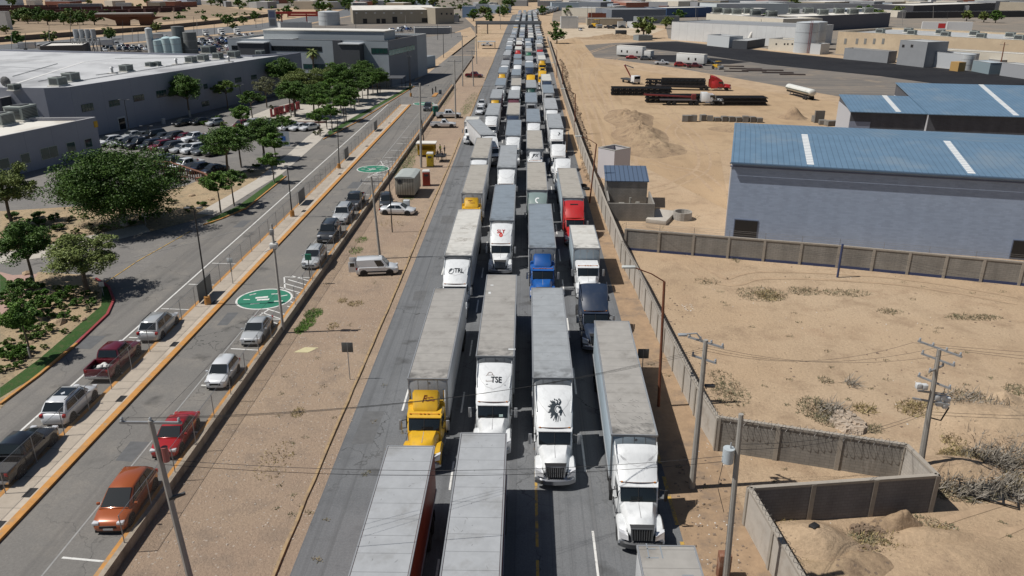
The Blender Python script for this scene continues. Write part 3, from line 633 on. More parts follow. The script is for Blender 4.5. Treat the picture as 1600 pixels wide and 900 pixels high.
PR['full']=proto_truck('full'); PR['fulld']=proto_truck('full',bumper='dark',cut=1.9); PR['pod']=proto_truck('pod',stacks=True,cut=2.35); PR['low']=proto_truck('low',bumper='chrome',stacks=True)
PR['reefer']=proto_truck('low',bumper='chrome',stacks=True); add_reefer(PR['reefer']); PR['long']=proto_truck('full',L=14.6,bumper='dark',fh=3.8)
PR['short']=proto_truck('full',L=13.4,bumper='dark'); PR['bob']=proto_bob('full',bumper='chrome',stacks=True)
CC={'white':(.66,.68,.69),'yellow':(.62,.36,.015),'blue':(.01,.09,.33),'red':(.42,.02,.02),'navy':(.02,.032,.06),'maroon':(.12,.03,.04),'green':(.015,.14,.08),'dkgreen':(.02,.07,.06),'greygreen':(.2,.26,.25),'black':(.02,.02,.025),'silver':(.35,.38,.4)}
CN={'white':'white','yellow':'yellow','blue':'bright blue','red':'red','navy':'navy blue','maroon':'maroon','green':'green','dkgreen':'dark green','greygreen':'grey-green','black':'black','silver':'silver'}
RN={'grey':'grey','white':'white','beige':'beige','blue':'blue-grey','dust':'dusty grey','light':'pale grey','dark':'dark grey'}
LANEN=['leftmost','second','third','rightmost']
TR={0:[],1:[],2:[],3:[]}
def ordn(n): return {1:'1st',2:'2nd',3:'3rd'}.get(n,'%dst'%n if n%10==1 and n!=11 else '%dnd'%n if n%10==2 and n!=12 else '%drd'%n if n%10==3 and n!=13 else '%dth'%n)
def truck(lane,yf,x,kind,cab,roof,wall='white',L=16.15,rz=0,label=None,dark=None):
    n=len(TR[lane])+1
    if label is None:
        label='%s truck with %s trailer, %s from the front in the %s lane'%(CN[cab],RN[roof],ordn(n),LANEN[lane])
    src=PR[kind]
    dr=() if yf<200 else ('nose_rib','grille_bar','wiper','mirror_arm','door_trim','cab_step','mud_flap','landing_gear','rim','underframe','windscreen_notice','fuel_tank','hood_crease','windscreen_bar','crease_shade_line') if yf<380 else FARDROP
    if cab!='white': dr=tuple(dr)+('crease_shade_line',)
    o=clone(src,(x,yf,.012),rz,label,'truck','trucks queuing on the road',colmap={'trailer_roof_slot':roofmat(roof),'trailer_wall_slot':wallmat(wall),'cab_paint_slot':paint(CC[cab])},drop=dr)
    if yf>150: o.scale=(1,1,.955+.045*((n*37+lane*11)%5)/4)
    TR[lane].append((yf,L,o)); return o
FARDROP=('nose_rib','grille_bar','wiper','mirror_arm','mirror','door_trim','cab_step','mud_flap','landing_gear','rim','underframe','fuel_tank','marker_lamp','headlight','tail_light','side_skirt','side_extender','fairing_back','crease_shade_line','fairing_fin','hood_trim','hood_crease','windscreen_bar','wiper','exhaust_stack','edge_rail','rear_door')
def yat(y): return at(800,y,4.1).y
def xat(x,y): return at(x,y,4.1).x
# (front roof edge row, centre column there, kind, cab, roof, wall)
A1=truck(0,21.2,-6.3,'full','white','light','rust',label='pale grey trailer with rusty red side, nearest in the leftmost lane at the picture bottom')
B1=truck(0,yat(593),xat(668,593),'pod','yellow','dust','white',label='yellow truck with narrow roof deflector and long dusty trailer, nearest yellow cab')
C1=truck(0,yat(400),xat(715.5,400),'full','white','white','grey',label='white truck with round emblem on its fairing and patched white trailer roof')
D1=truck(0,yat(302.5),xat(737.5,302.5),'pod','yellow','beige','white',label='yellow truck directly behind the patched white trailer, grey roof')
E1=truck(0,yat(247.5),xat(748.5,247.5),'full','white','beige','white',label='white truck behind the yellow truck and left of the slanted trailer')
for yy,xx,k,c,r,w in ((179.4,768,'full','white','grey','white'),(153.8,774,'pod','yellow','grey','grey'),(132.5,781,'reefer','white','blue','white'),(113.5,784.7,'pod','yellow','blue','white'),(100.6,788.5,'full','white','grey','silver'),(86,791.5,'low','black','light','white'),(77,794.5,'full','silver','blue','navy'),(69.5,795.5,'full','white','grey','white'),(63,797,'full','white','light','white')):
    truck(0,yat(yy),xat(xx,yy),k,c,r,w)
A2=truck(1,22.6,-2.3,'full','white','light','dkred',label='light grey trailer seen from above, nearest in the second lane at the picture bottom')
B2=truck(1,yat(557),xat(773.5,557),'full','white','dust','grey',label='white truck with padlock and TSE lettering on its fairing')
C2=truck(1,yat(344.6),xat(784,344.6),'full','white','blue','white',label='white truck with red SLY lettering on its fairing')
D2=truck(1,yat(262),xat(791.5,262),'full','white','grey','white',label='white truck with curved fairing and grey trailer, directly behind the SLY truck')
E2=truck(1,yat(212),xat(801.5,212),'full','white','blue','white')
for yy,xx,k,c,r,w in ((178.8,801.5,'full','navy','beige','white'),(152.5,802.5,'long','maroon','grey','dkred'),(133,806,'full','white','beige','grey'),(117.5,806,'low','black','blue','white'),(100,808.5,'full','white','blue','silver'),(90.6,808.5,'low','silver','blue','white'),(76.5,809.5,'pod','red','white','white'),(69,811,'low','white','white','dkred'),(63,811,'full','white','beige','white')):
    truck(1,yat(yy),xat(xx,yy),k,c,r,w)
B3=truck(2,yat(590),xat(864,590),'full','white','grey','silver',label='white truck with black feathered head emblem on its fairing')
C3=truck(2,yat(387),xat(847.5,387),'pod','blue','blue','silver',label='bright blue truck with slate blue ribbed trailer roof')
D3=truck(2,yat(297),xat(839.5,297),'full','greygreen','beige','grey',label='grey-green faired truck with beige trailer, directly behind the bright blue truck')
E3=truck(2,yat(232.5),xat(836,232.5),'pod','white','beige','grey',label='white truck with slanted black lettering on its square deflector')
F3=truck(2,yat(190.5),xat(833.5,190.5),'full','white','blue','white')
for yy,xx,k,c,r,w in ((160,830,'reefer','black','blue','grey'),(136,830,'pod','dkgreen','grey','dkgreen'),(105,827,'full','navy','blue','silver'),(93,827,'full','white','grey','white'),(80,826,'pod','green','beige','white'),(71,826,'full','silver','blue','white'),(63.5,825,'full','white','blue','white')):
    truck(2,yat(yy),xat(xx,yy),k,c,r,w)
A4o=truck(3,at(1040,853,4.1).y-16.17,xat(1040,853),'full','white','dust','white',label='dusty flat white trailer roof just entering the picture at bottom right of the road')
B4=truck(3,yat(678),xat(991,678),'fulld','white','dust','ltblue',rz=-.02,label='white truck with dark bumper and black grille, foremost full cab in the rightmost lane')
E4=truck(3,yat(309),xat(895.5,309),'full','red','beige','ltblue',rz=.0,label='red truck with vented fairing and beige trailer, behind the white box truck')
G4=truck(3,yat(200),xat(869,200),'full','white','grey','white',label='white truck with black crescent emblem, ahead of nothing but two loose white tractors')
G4['label']='white truck with black crescent emblem on its fairing in the rightmost lane'
for yy,xx,k,c,r,w in ((170,861.7,'full','white','light','white'),(144,857.5,'reefer','white','blue','white'),(125.6,854.4,'full','navy','white','white'),(93,847,'pod','yellow','white','white'),(86,845,'long','silver','grey','white'),(73,843.5,'low','red','beige','white'),(66,842,'full','white','grey','white')):
    truck(3,yat(yy),xat(xx,yy),k,c,r,w)
def bob(x,y,c,label,rz=0,k='bob'):
    return clone(PR[k],(x,y,.012),rz,label,'truck','trucks queuing on the road',colmap={'cab_paint_slot':paint(CC[c])},drop=() if c=='white' else ('crease_shade_line',))
navy=bob(at(928,520).x-.1,64.0,'navy','navy blue tractor without trailer ahead of the white box truck')
t_=at(880,268,2.9); bob(t_.x,t_.y+4.5,'white','white bare tractor with dark roof vent, right behind the red truck\'s trailer')
t_=at(873,243,2.9); bob(t_.x,t_.y+4.2,'white','white tractor with tall fairing, second behind the red truck\'s trailer')
y_=at(848,117,3).y; bob(xat(848.5,117),y_+3,'yellow','yellow bare tractor behind the white trailer in the rightmost lane')
bob(xat(829.5,122),at(830,124,3).y+3,'yellow','yellow bare tractor in the third lane beside the white trailers')
# far rows: regular queue to the bend
rf=random.Random(21)
FARC=['white']*9+['silver','navy','red','blue','yellow','maroon','black','green']; FARR=['grey','blue','light','white','beige','grey','blue']
for lane in range(4):
    y=TR[lane][-1][0]+ (17+22.5)-16.5; x0=[-6.7,-2.5,1.9,6.2][lane]
    while y<YEND-10:
        if not (y-8<at(800,37,5).y<y+0): pass
        cc=rf.choice(FARC)
        if lane==3 and 43<0: cc='yellow'
        truck(lane,y,x0+rf.uniform(-.2,.2)+ (y-300)*0.002,rf.choice(['full','long','full','low','pod','reefer']),cc,rf.choice(FARR),rf.choice(['white','white','grey','silver']))
        y+=rf.uniform(21.8,23.6)
# bend to the right beyond the straight
k=0
for lane in range(3):
    y=YEND+4
    while y<1300:
        bx=(y-YEND)*.165; 
        truck(lane,y,[-5,0,5][lane]+8+bx,rf.choice(['full','low']),rf.choice(FARC),rf.choice(FARR),rz=-.165,label='small distant truck, %s along the far bend in the %s row'%(ordn(k+1),['left','middle','right'][lane])); k+=1
        y+=23
    k=0
# slanted truck moving between two lanes
a=at(741.5,187,4.1); b=at(763,211,4.1)
dirv=Vector((at(756,211,4.1).x-at(733,187,4.1).x,at(756,211,4.1).y-at(733,187,4.1).y)); ang=math.atan2(dirv.x,-dirv.y)
SL=clone(PR['full'],(b.x,b.y,.012),ang,'white truck slanting across two lanes with its long white side showing','truck','trucks queuing on the road',colmap={'trailer_roof_slot':roofmat('grey'),'trailer_wall_slot':wallmat('white'),'cab_paint_slot':paint(CC['white'])})
# box trucks
def box_truck(x,y,label,L=8.0,H=3.9,cab='white',roof='white',rz=0,wall='white'):
    r=empty('box_truck',(x,y,.012),label,'truck',rz)
    add_trailer(r,L,H,box=True,z0=1.05); 
    sub=empty('tmp',(0,0,0),'','')
    add_tractor(sub,'low',dy=2.7,bumper='paint',daycab=True)
    for ch in list(sub.children):
        n=ch.name.split('.')[0]
        if n in('fuel_tank','chassis') or (n=='wheel' and ch.location.y>0): remove_tree(ch); continue
        ch.parent=r
    bpy.data.objects.remove(sub)
    cm={'trailer_roof_slot':roofmat(roof),'trailer_wall_slot':wallmat(wall),'cab_paint_slot':paint(CC[cab])}
    def rec(q):
        if q.data:
            for ms in q.material_slots:
                if ms.material and ms.material.name in cm: mm=cm[ms.material.name]; ms.link='OBJECT'; ms.material=mm
        for c in q.children: rec(c)
    rec(r); return r
q=at(917,388,3.9); box_truck(q.x,q.y,'white box truck with short white box and low cab between red and navy trucks',7.8,3.9,wall='ltblue',roof='white')
q=at(736,190,3.6); box_truck(q.x,q.y,'white box truck at the left edge of the queue behind the slanted truck',6.5,3.5,wall='white',roof='white')
# lettering and emblems on fairings
INK=flat((.01,.02,.03),.5); REDINK=flat((.5,.03,.02),.5); GREENINK=flat((.01,.1,.06),.5)
def fair_frame(root,u,yc,zc,tilt,x=0):
    return Matrix.Translation((x,yc,zc))@Matrix.Rotation(R_(tilt),4,'X')
def on_fairing(root,things):
    """things placed on the sloping front of a tall fairing; (x, t) with t metres up the slope"""
TILT=40
def logo_text(root,txt,size,m,x,t,**k):
    me=text_mesh(txt,size,**k); bm=bmesh.new(); bm.from_mesh(me); bmesh.ops.triangulate(bm,faces=bm.faces); bmesh.ops.subdivide_edges(bm,edges=[e for e in bm.edges if e.calc_length()>.12],cuts=2); bm.to_mesh(me); bm.free()
    for v in me.vertices: v.co=Vector((v.co.x+x,-2.75+(t-.35)*.8+v.co.y*1.25,0))
    me.materials.clear(); me.materials.append(m); o=bpy.data.objects.new('lettering',me); COL.objects.link(o); o.parent=root; project_on(root,o,'z'); return o
def logo_mesh(root,mb,m,x,t,name='emblem'):
    mb.v=[(v[0]+x,-2.75+(t-.35)*.8+v[1]*1.25,0) for v in mb.v]; o=mb.build(name,m,root,fix=False); project_on(root,o,'z'); return o
def ringm(mb,cx,cy,r0,r1,a0=0,a1=360,n=24,z=0):
    P=[];
    for i in range(n+1):
        a=R_(a0+(a1-a0)*i/n); P.append((cx+r0*math.cos(a),cy+r0*math.sin(a),z)); P.append((cx+r1*math.cos(a),cy+r1*math.sin(a),z))
    mb.add(P,[(2*i,2*i+1,2*i+3,2*i+2) for i in range(n)])
logo_text(B2,'TSE',.46,INK,.18,.5,bold=.012)
mb=MB(); 
for a,b in (((-.5,.1),(-.5,.5)),((-.5,.5),(0,.5)),((0,.5),(0,.38)),((-.5,.1),(-.05,.1))): mb.bar((*a,.01),(*b,.01),.03,.01)
ringm(mb,-.26,.6,.13,.17,0,180,z=.012); mb.bar((-.11,.5,.01),(-.11,.6,.01),.04,.01); mb.bar((-.41,.5,.01),(-.41,.6,.01),.04,.01); logo_mesh(B2,mb,flat((.25,.2,.18),.6),0,.25)
mb=MB(); mb.box(-.55,.75,-.02,.02,0,.008); logo_mesh(B2,mb,flat((.4,.42,.44),.6),.05,.15,name='strapline')
logo_text(C2,'SLY',.55,REDINK,0,.5,bold=.02); mb=MB(); ringm(mb,0,0,.05,.2,z=.01); logo_mesh(C2,mb,REDINK,0,-.05)
logo_text(C1,'TRL',.5,INK,.3,.35,bold=.015); mb=MB(); ringm(mb,0,0,.0,.2,40,220,z=.01); ringm(mb,0,0,.22,.27,200,400,z=.01); logo_mesh(C1,mb,INK,-.42,.35)
def pod_text(root,txt,size,m,x=0,z=3.35,**k):
    me=text_mesh(txt,size,**k)
    for v in me.vertices: v.co=Vector((v.co.x+x,0,z+v.co.y))
    me.materials.clear(); me.materials.append(m); o=bpy.data.objects.new('lettering',me); COL.objects.link(o); o.parent=root; project_on(root,o,'y'); return o
pod_text(E3,'JBX',.55,INK,bold=.02,shear=.3)
def pod_strokes(root,segs,m):
    mb=MB()
    for x0,z0,x1,z1,w in segs: mb.add([(x0,0,z0-w/2),(x1,0,z1-w/2),(x1,0,z1+w/2),(x0,0,z0+w/2)],[(0,1,2,3)])
    o=mb.build('emblem',m,root,fix=False); project_on(root,o,'y')
BRN=flat((.25,.07,.01),.5)
pod_strokes(D1,[(-.42,3.52,.12,3.54,.07),(-.2,3.3,-.12,3.5,.12)]+[(-.08+k*.13,3.22+.03*(k%2),.0+k*.13,3.34-.03*(k%2),.08) for k in range(4)],BRN)
pod_text(B1,'F',.5,BRN,-.12,3.38,shear=.35,bold=.01)
q=random.Random(4); pod_strokes(B1,[(.02+k*.1,3.45+q.uniform(-.02,.02),.09+k*.1,3.47+q.uniform(-.02,.02),.06) for k in range(5)]+[(.0+k*.1,3.31+q.uniform(-.02,.02),.08+k*.1,3.33+q.uniform(-.02,.02),.08) for k in range(6)],BRN)
# feathered head in profile
mb=MB(); q=random.Random(5)
for i in range(22):
    a=R_(62+i*9.5); r0=.2; r1=.5+.08*((i*7)%3)-(.1 if i>17 else 0); w=.032
    d=Vector((math.cos(a),math.sin(a),0)); n_=Vector((-d.y,d.x,0)); z_=.012
    mb.add([tuple(d*r0-n_*w*.5+Vector((0,0,z_))),tuple(d*(r1-.1)-n_*w*1.3+Vector((0,0,z_))),tuple(d*r1+Vector((0,0,z_))),tuple(d*(r1-.1)+n_*w*1.3+Vector((0,0,z_))),tuple(d*r0+n_*w*.5+Vector((0,0,z_)))],[(0,1,2,3,4)])
ringm(mb,0,0,.12,.16,20,240,z=.014)
P=[(.06,.16),(.2,.14),(.24,.02),(.33,-.07),(.26,-.1),(.27,-.16),(.23,-.2),(.22,-.28),(.1,-.32),(.12,-.2),(.02,-.16),(.1,-.05),(.16,-.0),(.1,.04),(.02,.05)]
mb.add([(x,y,.014) for x,y in P],[tuple(range(len(P)))])
for x0,y0,x1,y1 in ((-.1,-.2,-.3,-.55),(-.02,-.25,-.15,-.6),(.04,-.3,-.02,-.6),(.3,-.1,.45,-.3),(.1,-.34,.14,-.55)): mb.bar((x0,y0,.012),(x1,y1,.012),.035,.006)
logo_mesh(B3,mb,INK,.22,.1,name='feathered_head_emblem')
mb=MB(); ringm(mb,0,0,.0,.28,300,480,z=.012); ringm(mb,-.02,-.3,.05,.12,z=.012); logo_mesh(G4,mb,INK,.35,.5,name='crescent_emblem')
mb=MB(); ringm(mb,0,0,.2,.34,60,270,z=.012); logo_mesh(D3,mb,flat((.7,.72,.72),.5),.05,.25,name='emblem')
MB().box(-.45,.45,-2.1,-1.75,3.8,3.86).build('roof_vent',BLACK,E4)
# windscreen notice, roof scuffs and patches
MB().box(.42,.66,-4.5,-4.47,1.95,2.1).build('windscreen_notice',flat((.6,.75,.7),.5),B2)
SC_=flat((.06,.065,.07),.7); PATCH=flat((.6,.62,.62),.6)
mb=MB(); q=random.Random(9)
for i in range(46):
    x=q.uniform(-1.0,1.1); y=q.uniform(.3,4.2); a=q.uniform(.5,1.1); l=q.uniform(.06,.4)
    mb.bar((x,y,4.116),(x+l*math.cos(a),y-l*math.sin(a),4.116),.018,.004)
mb.build('roof_scratch',SC_,B4)
mb=MB()
for x,y,w,l in ((-.9,13.5,.25,.2),(-1.0,11.6,.2,.45),(.9,1.0,.5,.2)): mb.box(x,x+w,y,y+l,4.113,4.118)
mb.build('roof_patch',PATCH,B2)
mb=MB()
for cx,cy in((0.1,9),(-.1,5)):
    for i in range(26): 
        x=cx+q.uniform(-.7,.7); y=cy+q.uniform(-.7,.7); mb.box(x,x+q.uniform(.1,.5),y,y+.05,4.113,4.117)
mb.build('roof_scuff',flat((.3,.28,.25),.8),C1)
mb=MB()
for x,y,w,l in ((-1.0,.3,.55,.06),(-.3,.3,.06,.9),(-.9,.9,.4,.06),(-.9,.3,.05,1.0)): mb.box(x,x+w,y+15,y+l+15,4.113,4.118)
for x,y,w,l in ((.4,14.2,.5,.07),(-.8,13.6,.4,.06)): mb.box(x,x+w,y,y+l,4.113,4.118)
mb.build('roof_patch',flat((.22,.25,.28),.7),A4o)
q=random.Random(19)
for T_,n_ in ((A1,20),(A2,26),(B1,14),(B3,14),(A4o,14)):
    mb=MB()
    for i in range(n_):
        x=q.uniform(-1.1,1.1); y=q.uniform(1,15.5); a=q.gauss(1.57,.6); l=q.uniform(.06,.3); mb.bar((x,y,4.116),(x+l*math.cos(a),y+l*math.sin(a),4.116),q.uniform(.012,.03),.004)
    mb.build('roof_scratch',flat((.22,.225,.23),.7),T_)
# grime: soot at the front edge of two trailers
for T_ in PR.values(): remove_tree(T_)
# ---------------- cars: nose towards -y, origin on the ground at the middle
def panel(mb,F,u0,u1,v0,v1,off=.012,th=.02):
    """thin plate on a face F=(A,B,C,D): A->B is u, A->D is v"""
    A,B,C,D=[Vector(p) for p in F]
    P=lambda u,v:(A*(1-u)+B*u)*(1-v)+(D*(1-u)+C*u)*v
    n=(B-A).cross(D-A).normalized()
    q=[P(u0,v0),P(u1,v0),P(u1,v1),P(u0,v1)]
    return mb.hexa([p-n*th for p in q]+[p+n*off for p in q])
CPS=mat('car_paint_slot',(.5,.5,.5))
KIND={ # L,W,H, belt, hood length, cabin(y front base, front top, rear top, rear base), wheel r, clearance
 'sedan':dict(L=4.6,W=1.76,H=1.44,belt=.9,hood=.86,cab=(-1.2,-.45,.85,1.55),tail=.98,r=.32,gz=.18),
 'hatch':dict(L=3.7,W=1.62,H=1.52,belt=.92,hood=.9,cab=(-1.05,-.4,1.25,1.72),tail=.95,r=.3,gz=.17),
 'suv':dict(L=4.6,W=1.85,H=1.7,belt=1.05,hood=1.02,cab=(-1.15,-.45,1.6,2.12),tail=1.05,r=.36,gz=.22),
 'bigsuv':dict(L=5.1,W=1.98,H=1.85,belt=1.15,hood=1.12,cab=(-1.2,-.6,2.0,2.38),tail=1.15,r=.4,gz=.25),
 'minivan':dict(L=4.9,W=1.86,H=1.68,belt=.97,hood=.92,cab=(-1.45,-.35,1.55,2.3),tail=1.0,r=.34,gz=.18),
 'pickup':dict(L=5.6,W=1.95,H=1.85,belt=1.15,hood=1.1,cab=(-1.25,-.65,.75,1.0),tail=1.12,r=.4,gz=.3),
 'regcab':dict(L=5.3,W=1.9,H=1.75,belt=1.1,hood=1.06,cab=(-1.05,-.5,.3,.45),tail=1.08,r=.38,gz=.3),
 'panel':dict(L=4.3,W=1.75,H=1.8,belt=1.0,hood=.97,cab=(-1.2,-.55,2.02,2.1),tail=1.0,r=.32,gz=.18),
}
def make_car(kind,simple=False):
    k=KIND[kind]; L,W,H=k['L'],k['W'],k['H']; w=W/2; yf=-L/2; yr=L/2; bz=k['gz']; belt=k['belt']; cb=k['cab']; r=k['r']
    root=empty('car' if kind in('sedan','hatch') else {'pickup':'pickup_truck','regcab':'pickup_truck','minivan':'minivan','panel':'delivery_van'}.get(kind,'suv'),(0,0,0),'x','car')
    ty='pickup' in kind or kind=='regcab'
    bedy=cb[3]+.08
    def ring(y,hw,zs,zt,zb):
        return [(-hw*.84,y,zb),(hw*.84,y,zb),(hw*.97,y,zb+.1),(hw,y,(zb+zs)*.5+.04),(hw*.985,y,zs-.06),(hw*.9,y,zs),(hw*.5,y,zt),(-hw*.5,y,zt),(-hw*.9,y,zs),(-hw*.985,y,zs-.06),(-hw,y,(zb+zs)*.5+.04),(-hw*.97,y,zb+.1)]
    hd=k['hood']; st=[(yf,w*.72,.56,.58,bz+.12),(yf+.06,w*.84,.68,.7,bz+.04),(yf+.25,w*.94,hd-.15,hd-.1,bz),(yf+.6,w*.98,hd-.07,hd-.01,bz),(cb[0]-.1,w,belt-.05,hd+.04,bz),(cb[0]+.3,w,belt,belt+.02,bz)]
    yrr=bedy if ty else cb[3]
    if ty: st+=[(bedy,w,belt,belt,bz)]
    else: st+=[(cb[3]-.3,w,belt,belt+.02,bz),(min(cb[3],yr-.35),w*.99,belt-.01,k['tail'],bz),(yr-.2,w*.95,min(belt,k['tail'])-.06,k['tail']-.03,bz+.02),(yr-.05,w*.88,.8,.86,bz+.06),(yr,w*.78,.62,.64,bz+.15)]
    b=MB(); b.loft([ring(*q) for q in st])
    body=b.build('body',CPS,root,smooth=True,ang=48)
    if ty:   # open bed
        b=MB(); zb=bz+.05
        b.box(-w*.98,-w*.98+.09,bedy,yr,zb+.1,belt); b.box(w*.98-.09,w*.98,bedy,yr,zb+.1,belt); b.box(-w*.98,w*.98,bedy,bedy+.06,zb+.1,belt)
        b.build('bed_side',CPS,root,bev=.02)
        MB().box(-w*.9,w*.9,bedy,yr-.05,zb+.1,zb+.42).build('bed_floor',DKGREY,root)
        MB().box(-w*.95,w*.95,yr-.06,yr,zb+.25,belt-.01).build('tailgate',CPS,root,bev=.02)
        MB().box(-w*.92,w*.92,yr-.02,yr+.1,bz+.1,bz+.3).build('rear_bumper',CHROME,root,bev=.02)
    # greenhouse
    z0=belt-.02; wb=w*.93; wt=w*(.74 if kind!='panel' else .82)
    zr0=z0; A=[(-wb,cb[0],z0),(wb,cb[0],z0),(wb,cb[3],z0),(-wb,cb[3],z0),(-wt,cb[1],H-.04),(wt,cb[1],H-.04),(wt,cb[2],H-.04),(-wt,cb[2],H-.04)]
    g=MB(); ym=(cb[1]+cb[2])/2
    def gr(y,hw0,hw1,zt): return [(-hw0,y,z0),(hw0,y,z0),(hw1+.0,y,zt-.07),(hw1-.1,y,zt),(0,y,zt+.02),(-hw1+.1,y,zt),(-hw1,y,zt-.07)]
    g.loft([gr(cb[0],wb*.97,wb*.95,z0+.07),gr((cb[0]*.5+cb[1]*.5),wb,(wb+wt)/2,(z0+H)/2+.02),gr(cb[1],wb,wt,H-.02),gr(ym,wb,wt,H),gr(cb[2],wb,wt,H-.03),gr((cb[2]+cb[3])/2,wb,(wb+wt)/2*1.0,(z0+H)/2+.04),gr(cb[3],wb*.95,wb*.93,z0+.07)])
    roof=g.build('cabin',CPS,root,smooth=True,ang=40)
    F=[A[0],A[1],A[5],A[4]]; m=MB(); F=[(-wb*.95,cb[0]-.015,z0+.045),(wb*.95,cb[0]-.015,z0+.045),(wt*.98,cb[1]-.02,H-.035),(-wt*.98,cb[1]-.02,H-.035)]
    panel(m,F,.04,.96,.06,.95,.03,.03); m.build('windscreen',GLASS,root)
    if kind!='panel':
        F=[(wb*.93,cb[3]+.015,z0+.045),(-wb*.93,cb[3]+.015,z0+.045),(-wt*.98,cb[2]+.02,H-.045),(wt*.98,cb[2]+.02,H-.045)]
        m=MB(); panel(m,F,.06,.94,.12,.92,.03,.03); m.build('rear_window',GLASS,root)
    for s in(-1,1):
        a=(s*(wb+.0),cb[0]+.28,z0+.05); b2=(s*(wb+.0),cb[3]-.2,z0+.05); c=(s*(wt+.012),cb[2]-.05,H-.1); d=(s*(wt+.012),cb[1]+.08,H-.1)
        F=[a,b2,c,d] if s>0 else [b2,a,d,c]
        spans=[(.02,.46),(.5,.97)] if kind in('sedan','hatch','suv','bigsuv') else [(.02,.34),(.37,.66),(.69,.97)] if kind=='minivan' else [(.03,.48),(.53,.95)] if kind=='pickup' else [(.04,.92)] if kind=='regcab' else [(.02,.3)]
        for (u0,u1) in spans:
            if s<0: u0,u1=1-u1,1-u0
            m=MB(); panel(m,F,u0,u1,.04,.95,.018,.02); m.build('side_window',GLASS,root)
        m=MB(); m.box(s*(w+.1)-.09,s*(w+.1)+.09,cb[0]+.34,cb[0]+.46,belt-.0,belt+.15); m.build('wing_mirror',CPS,root,bev=.03)
        m=MB(); m.box(s*w*.7-.18,s*w*.7+.18,yf+.02,yf+.3,hd-.3,hd-.14); m.build('headlight',LAMP,root,bev=.03)
        m=MB(); ry=yr-.14 if not ty else yr-.05; m.box(s*w*.82-.1,s*w*.82+.1,ry-.08,ry+.12 if not ty else ry+.07,belt-.28,belt-.06); m.build('tail_light',REDL,root,bev=.02)
        for y in (yf+.85 if L<5.2 else yf+.95,yr-.8 if L<5.2 else yr-1.15):
            a_=MB(); a_.tube((s*(w-.3),y,r+.02),(s*(w+.004),y,r+.02),r+.075,n=20); a_.build('wheel_arch',BLACK,body)
            wheel(root,s*(w-.1),y,r,.23,side=s)
    m=MB(); m.box(-w*.5,w*.5,yf-.01,yf+.1,.42,.6); m.build('grille',BLACK,root,bev=.02)
    m=MB(); m.box(-.26,.26,yf-.03,yf+.02,.32,.43); m.build('number_plate',flat((.5,.5,.48),.5),root)
    m=MB(); m.box(-w*.8,w*.8,yf+.04,yr-.1,bz-.04,bz+.1); m.build('underbody',BLACK,root)
    if kind in('suv','bigsuv'):
        for s in(-1,1):
            m=MB(); m.bar((s*wt*.88,cb[1]+.15,H+.03),(s*wt*.88,cb[2]-.1,H+.03),.04); m.build('roof_rail',BLACK,root)
    return root
CPR={k:make_car(k) for k in KIND}
CARC={'white':(.66,.68,.70),'silver':(.45,.47,.48),'grey':(.10,.11,.12),'dark grey':(.035,.038,.042),'black':(.008,.009,.011),'red':(.36,.015,.015),'dark red':(.09,.008,.012),'maroon':(.13,.01,.02),'orange':(.34,.085,.022),'blue':(.02,.06,.2),'light blue-grey':(.22,.27,.31),'navy':(.012,.016,.03),'green':(.03,.1,.06),'beige':(.35,.31,.24),'yellow':(.6,.4,.03)}
CARL=CARC
SMALL=('wheel_arch','number_plate','underbody','wing_mirror','roof_rail','grille','rim')
NM={'sedan':'sedan','hatch':'hatchback','suv':'suv','bigsuv':'large suv','minivan':'minivan','pickup':'double-cab pickup','regcab':'single-cab pickup','panel':'small van'}
def car(kind,col,P,rz,label,group=None,cat=None,drop=()):
    return clone(CPR[kind],P,rz,label,cat or ('pickup' if kind in('pickup','regcab') else 'van' if kind in('panel','minivan') else 'car'),group,colmap={'car_paint_slot':carpaint(CARC[col])},drop=drop)
PI=math.pi
# near entrance road (nose towards us) : centre of the car on the ground
g='cars waiting on the entrance road'
car('minivan','orange',aL(201,792),R_(3),'burnt orange minivan at the front of the entrance queue',g)
car('sedan','red',aL(277,688),R_(3),'bright red sedan behind the orange minivan',g)
sh=MB(); 
car('hatch','white',aL(350,592),R_(2),'small white hatchback behind the red sedan',g)
car('sedan','silver',aL(403,524),R_(3),'silver sedan standing just in front of the nearer green roundel',g)
car('suv','silver',aL(492,411),R_(2),'silver suv just behind the nearer green roundel',g)
car('bigsuv','dark grey',aL(515,371),R_(2),'dark grey suv between two silver suvs',g)
car('bigsuv','silver',aL(537,343),R_(2),'boxy silver suv ahead of the black pickup',g)
car('pickup','dark grey',aL(555,321),R_(2),'dark grey off-roader last in the entrance queue',g)
car('suv','dark grey',aL(669,172),R_(0),'dark suv driving past the farthest green roundel')
g='cars parked along the exit road'
car('suv','silver',aL(250,519),PI+.02,'blue-silver suv parked farthest up the exit road',g)
o=car('pickup','maroon',aL(182,572),PI+.02,'maroon pickup with a white bundle in its bed',g)
mb=MB(); q=random.Random(2)
o2=car('suv','white',aL(113,642),PI+.02,'white suv with black glass roof behind the maroon pickup',g)
MB().box(-.5,.5,-.25,.9,1.69,1.715).build('glass_roof',GLASS,o2)
car('pickup','black',aL(37,722),PI+.02,'black pickup at the left picture edge with a white door sign',g)
w_=aL(182,575); mb=MB(); q=random.Random(4)
for i in range(7):
    c=Vector((q.uniform(-.3,.3),q.uniform(-.25,.25),q.uniform(0,.12))); r=q.uniform(.14,.24); n=8
    mb.loft([[(c.x+r*math.sin(t)*math.cos(2*PI*j/n)*q.uniform(.85,1.1),c.y+r*math.sin(t)*math.sin(2*PI*j/n)*q.uniform(.85,1.1),c.z+r*.7*math.cos(t)) for j in range(n)] for t in (.2,.8,1.5,2.2,2.9)])
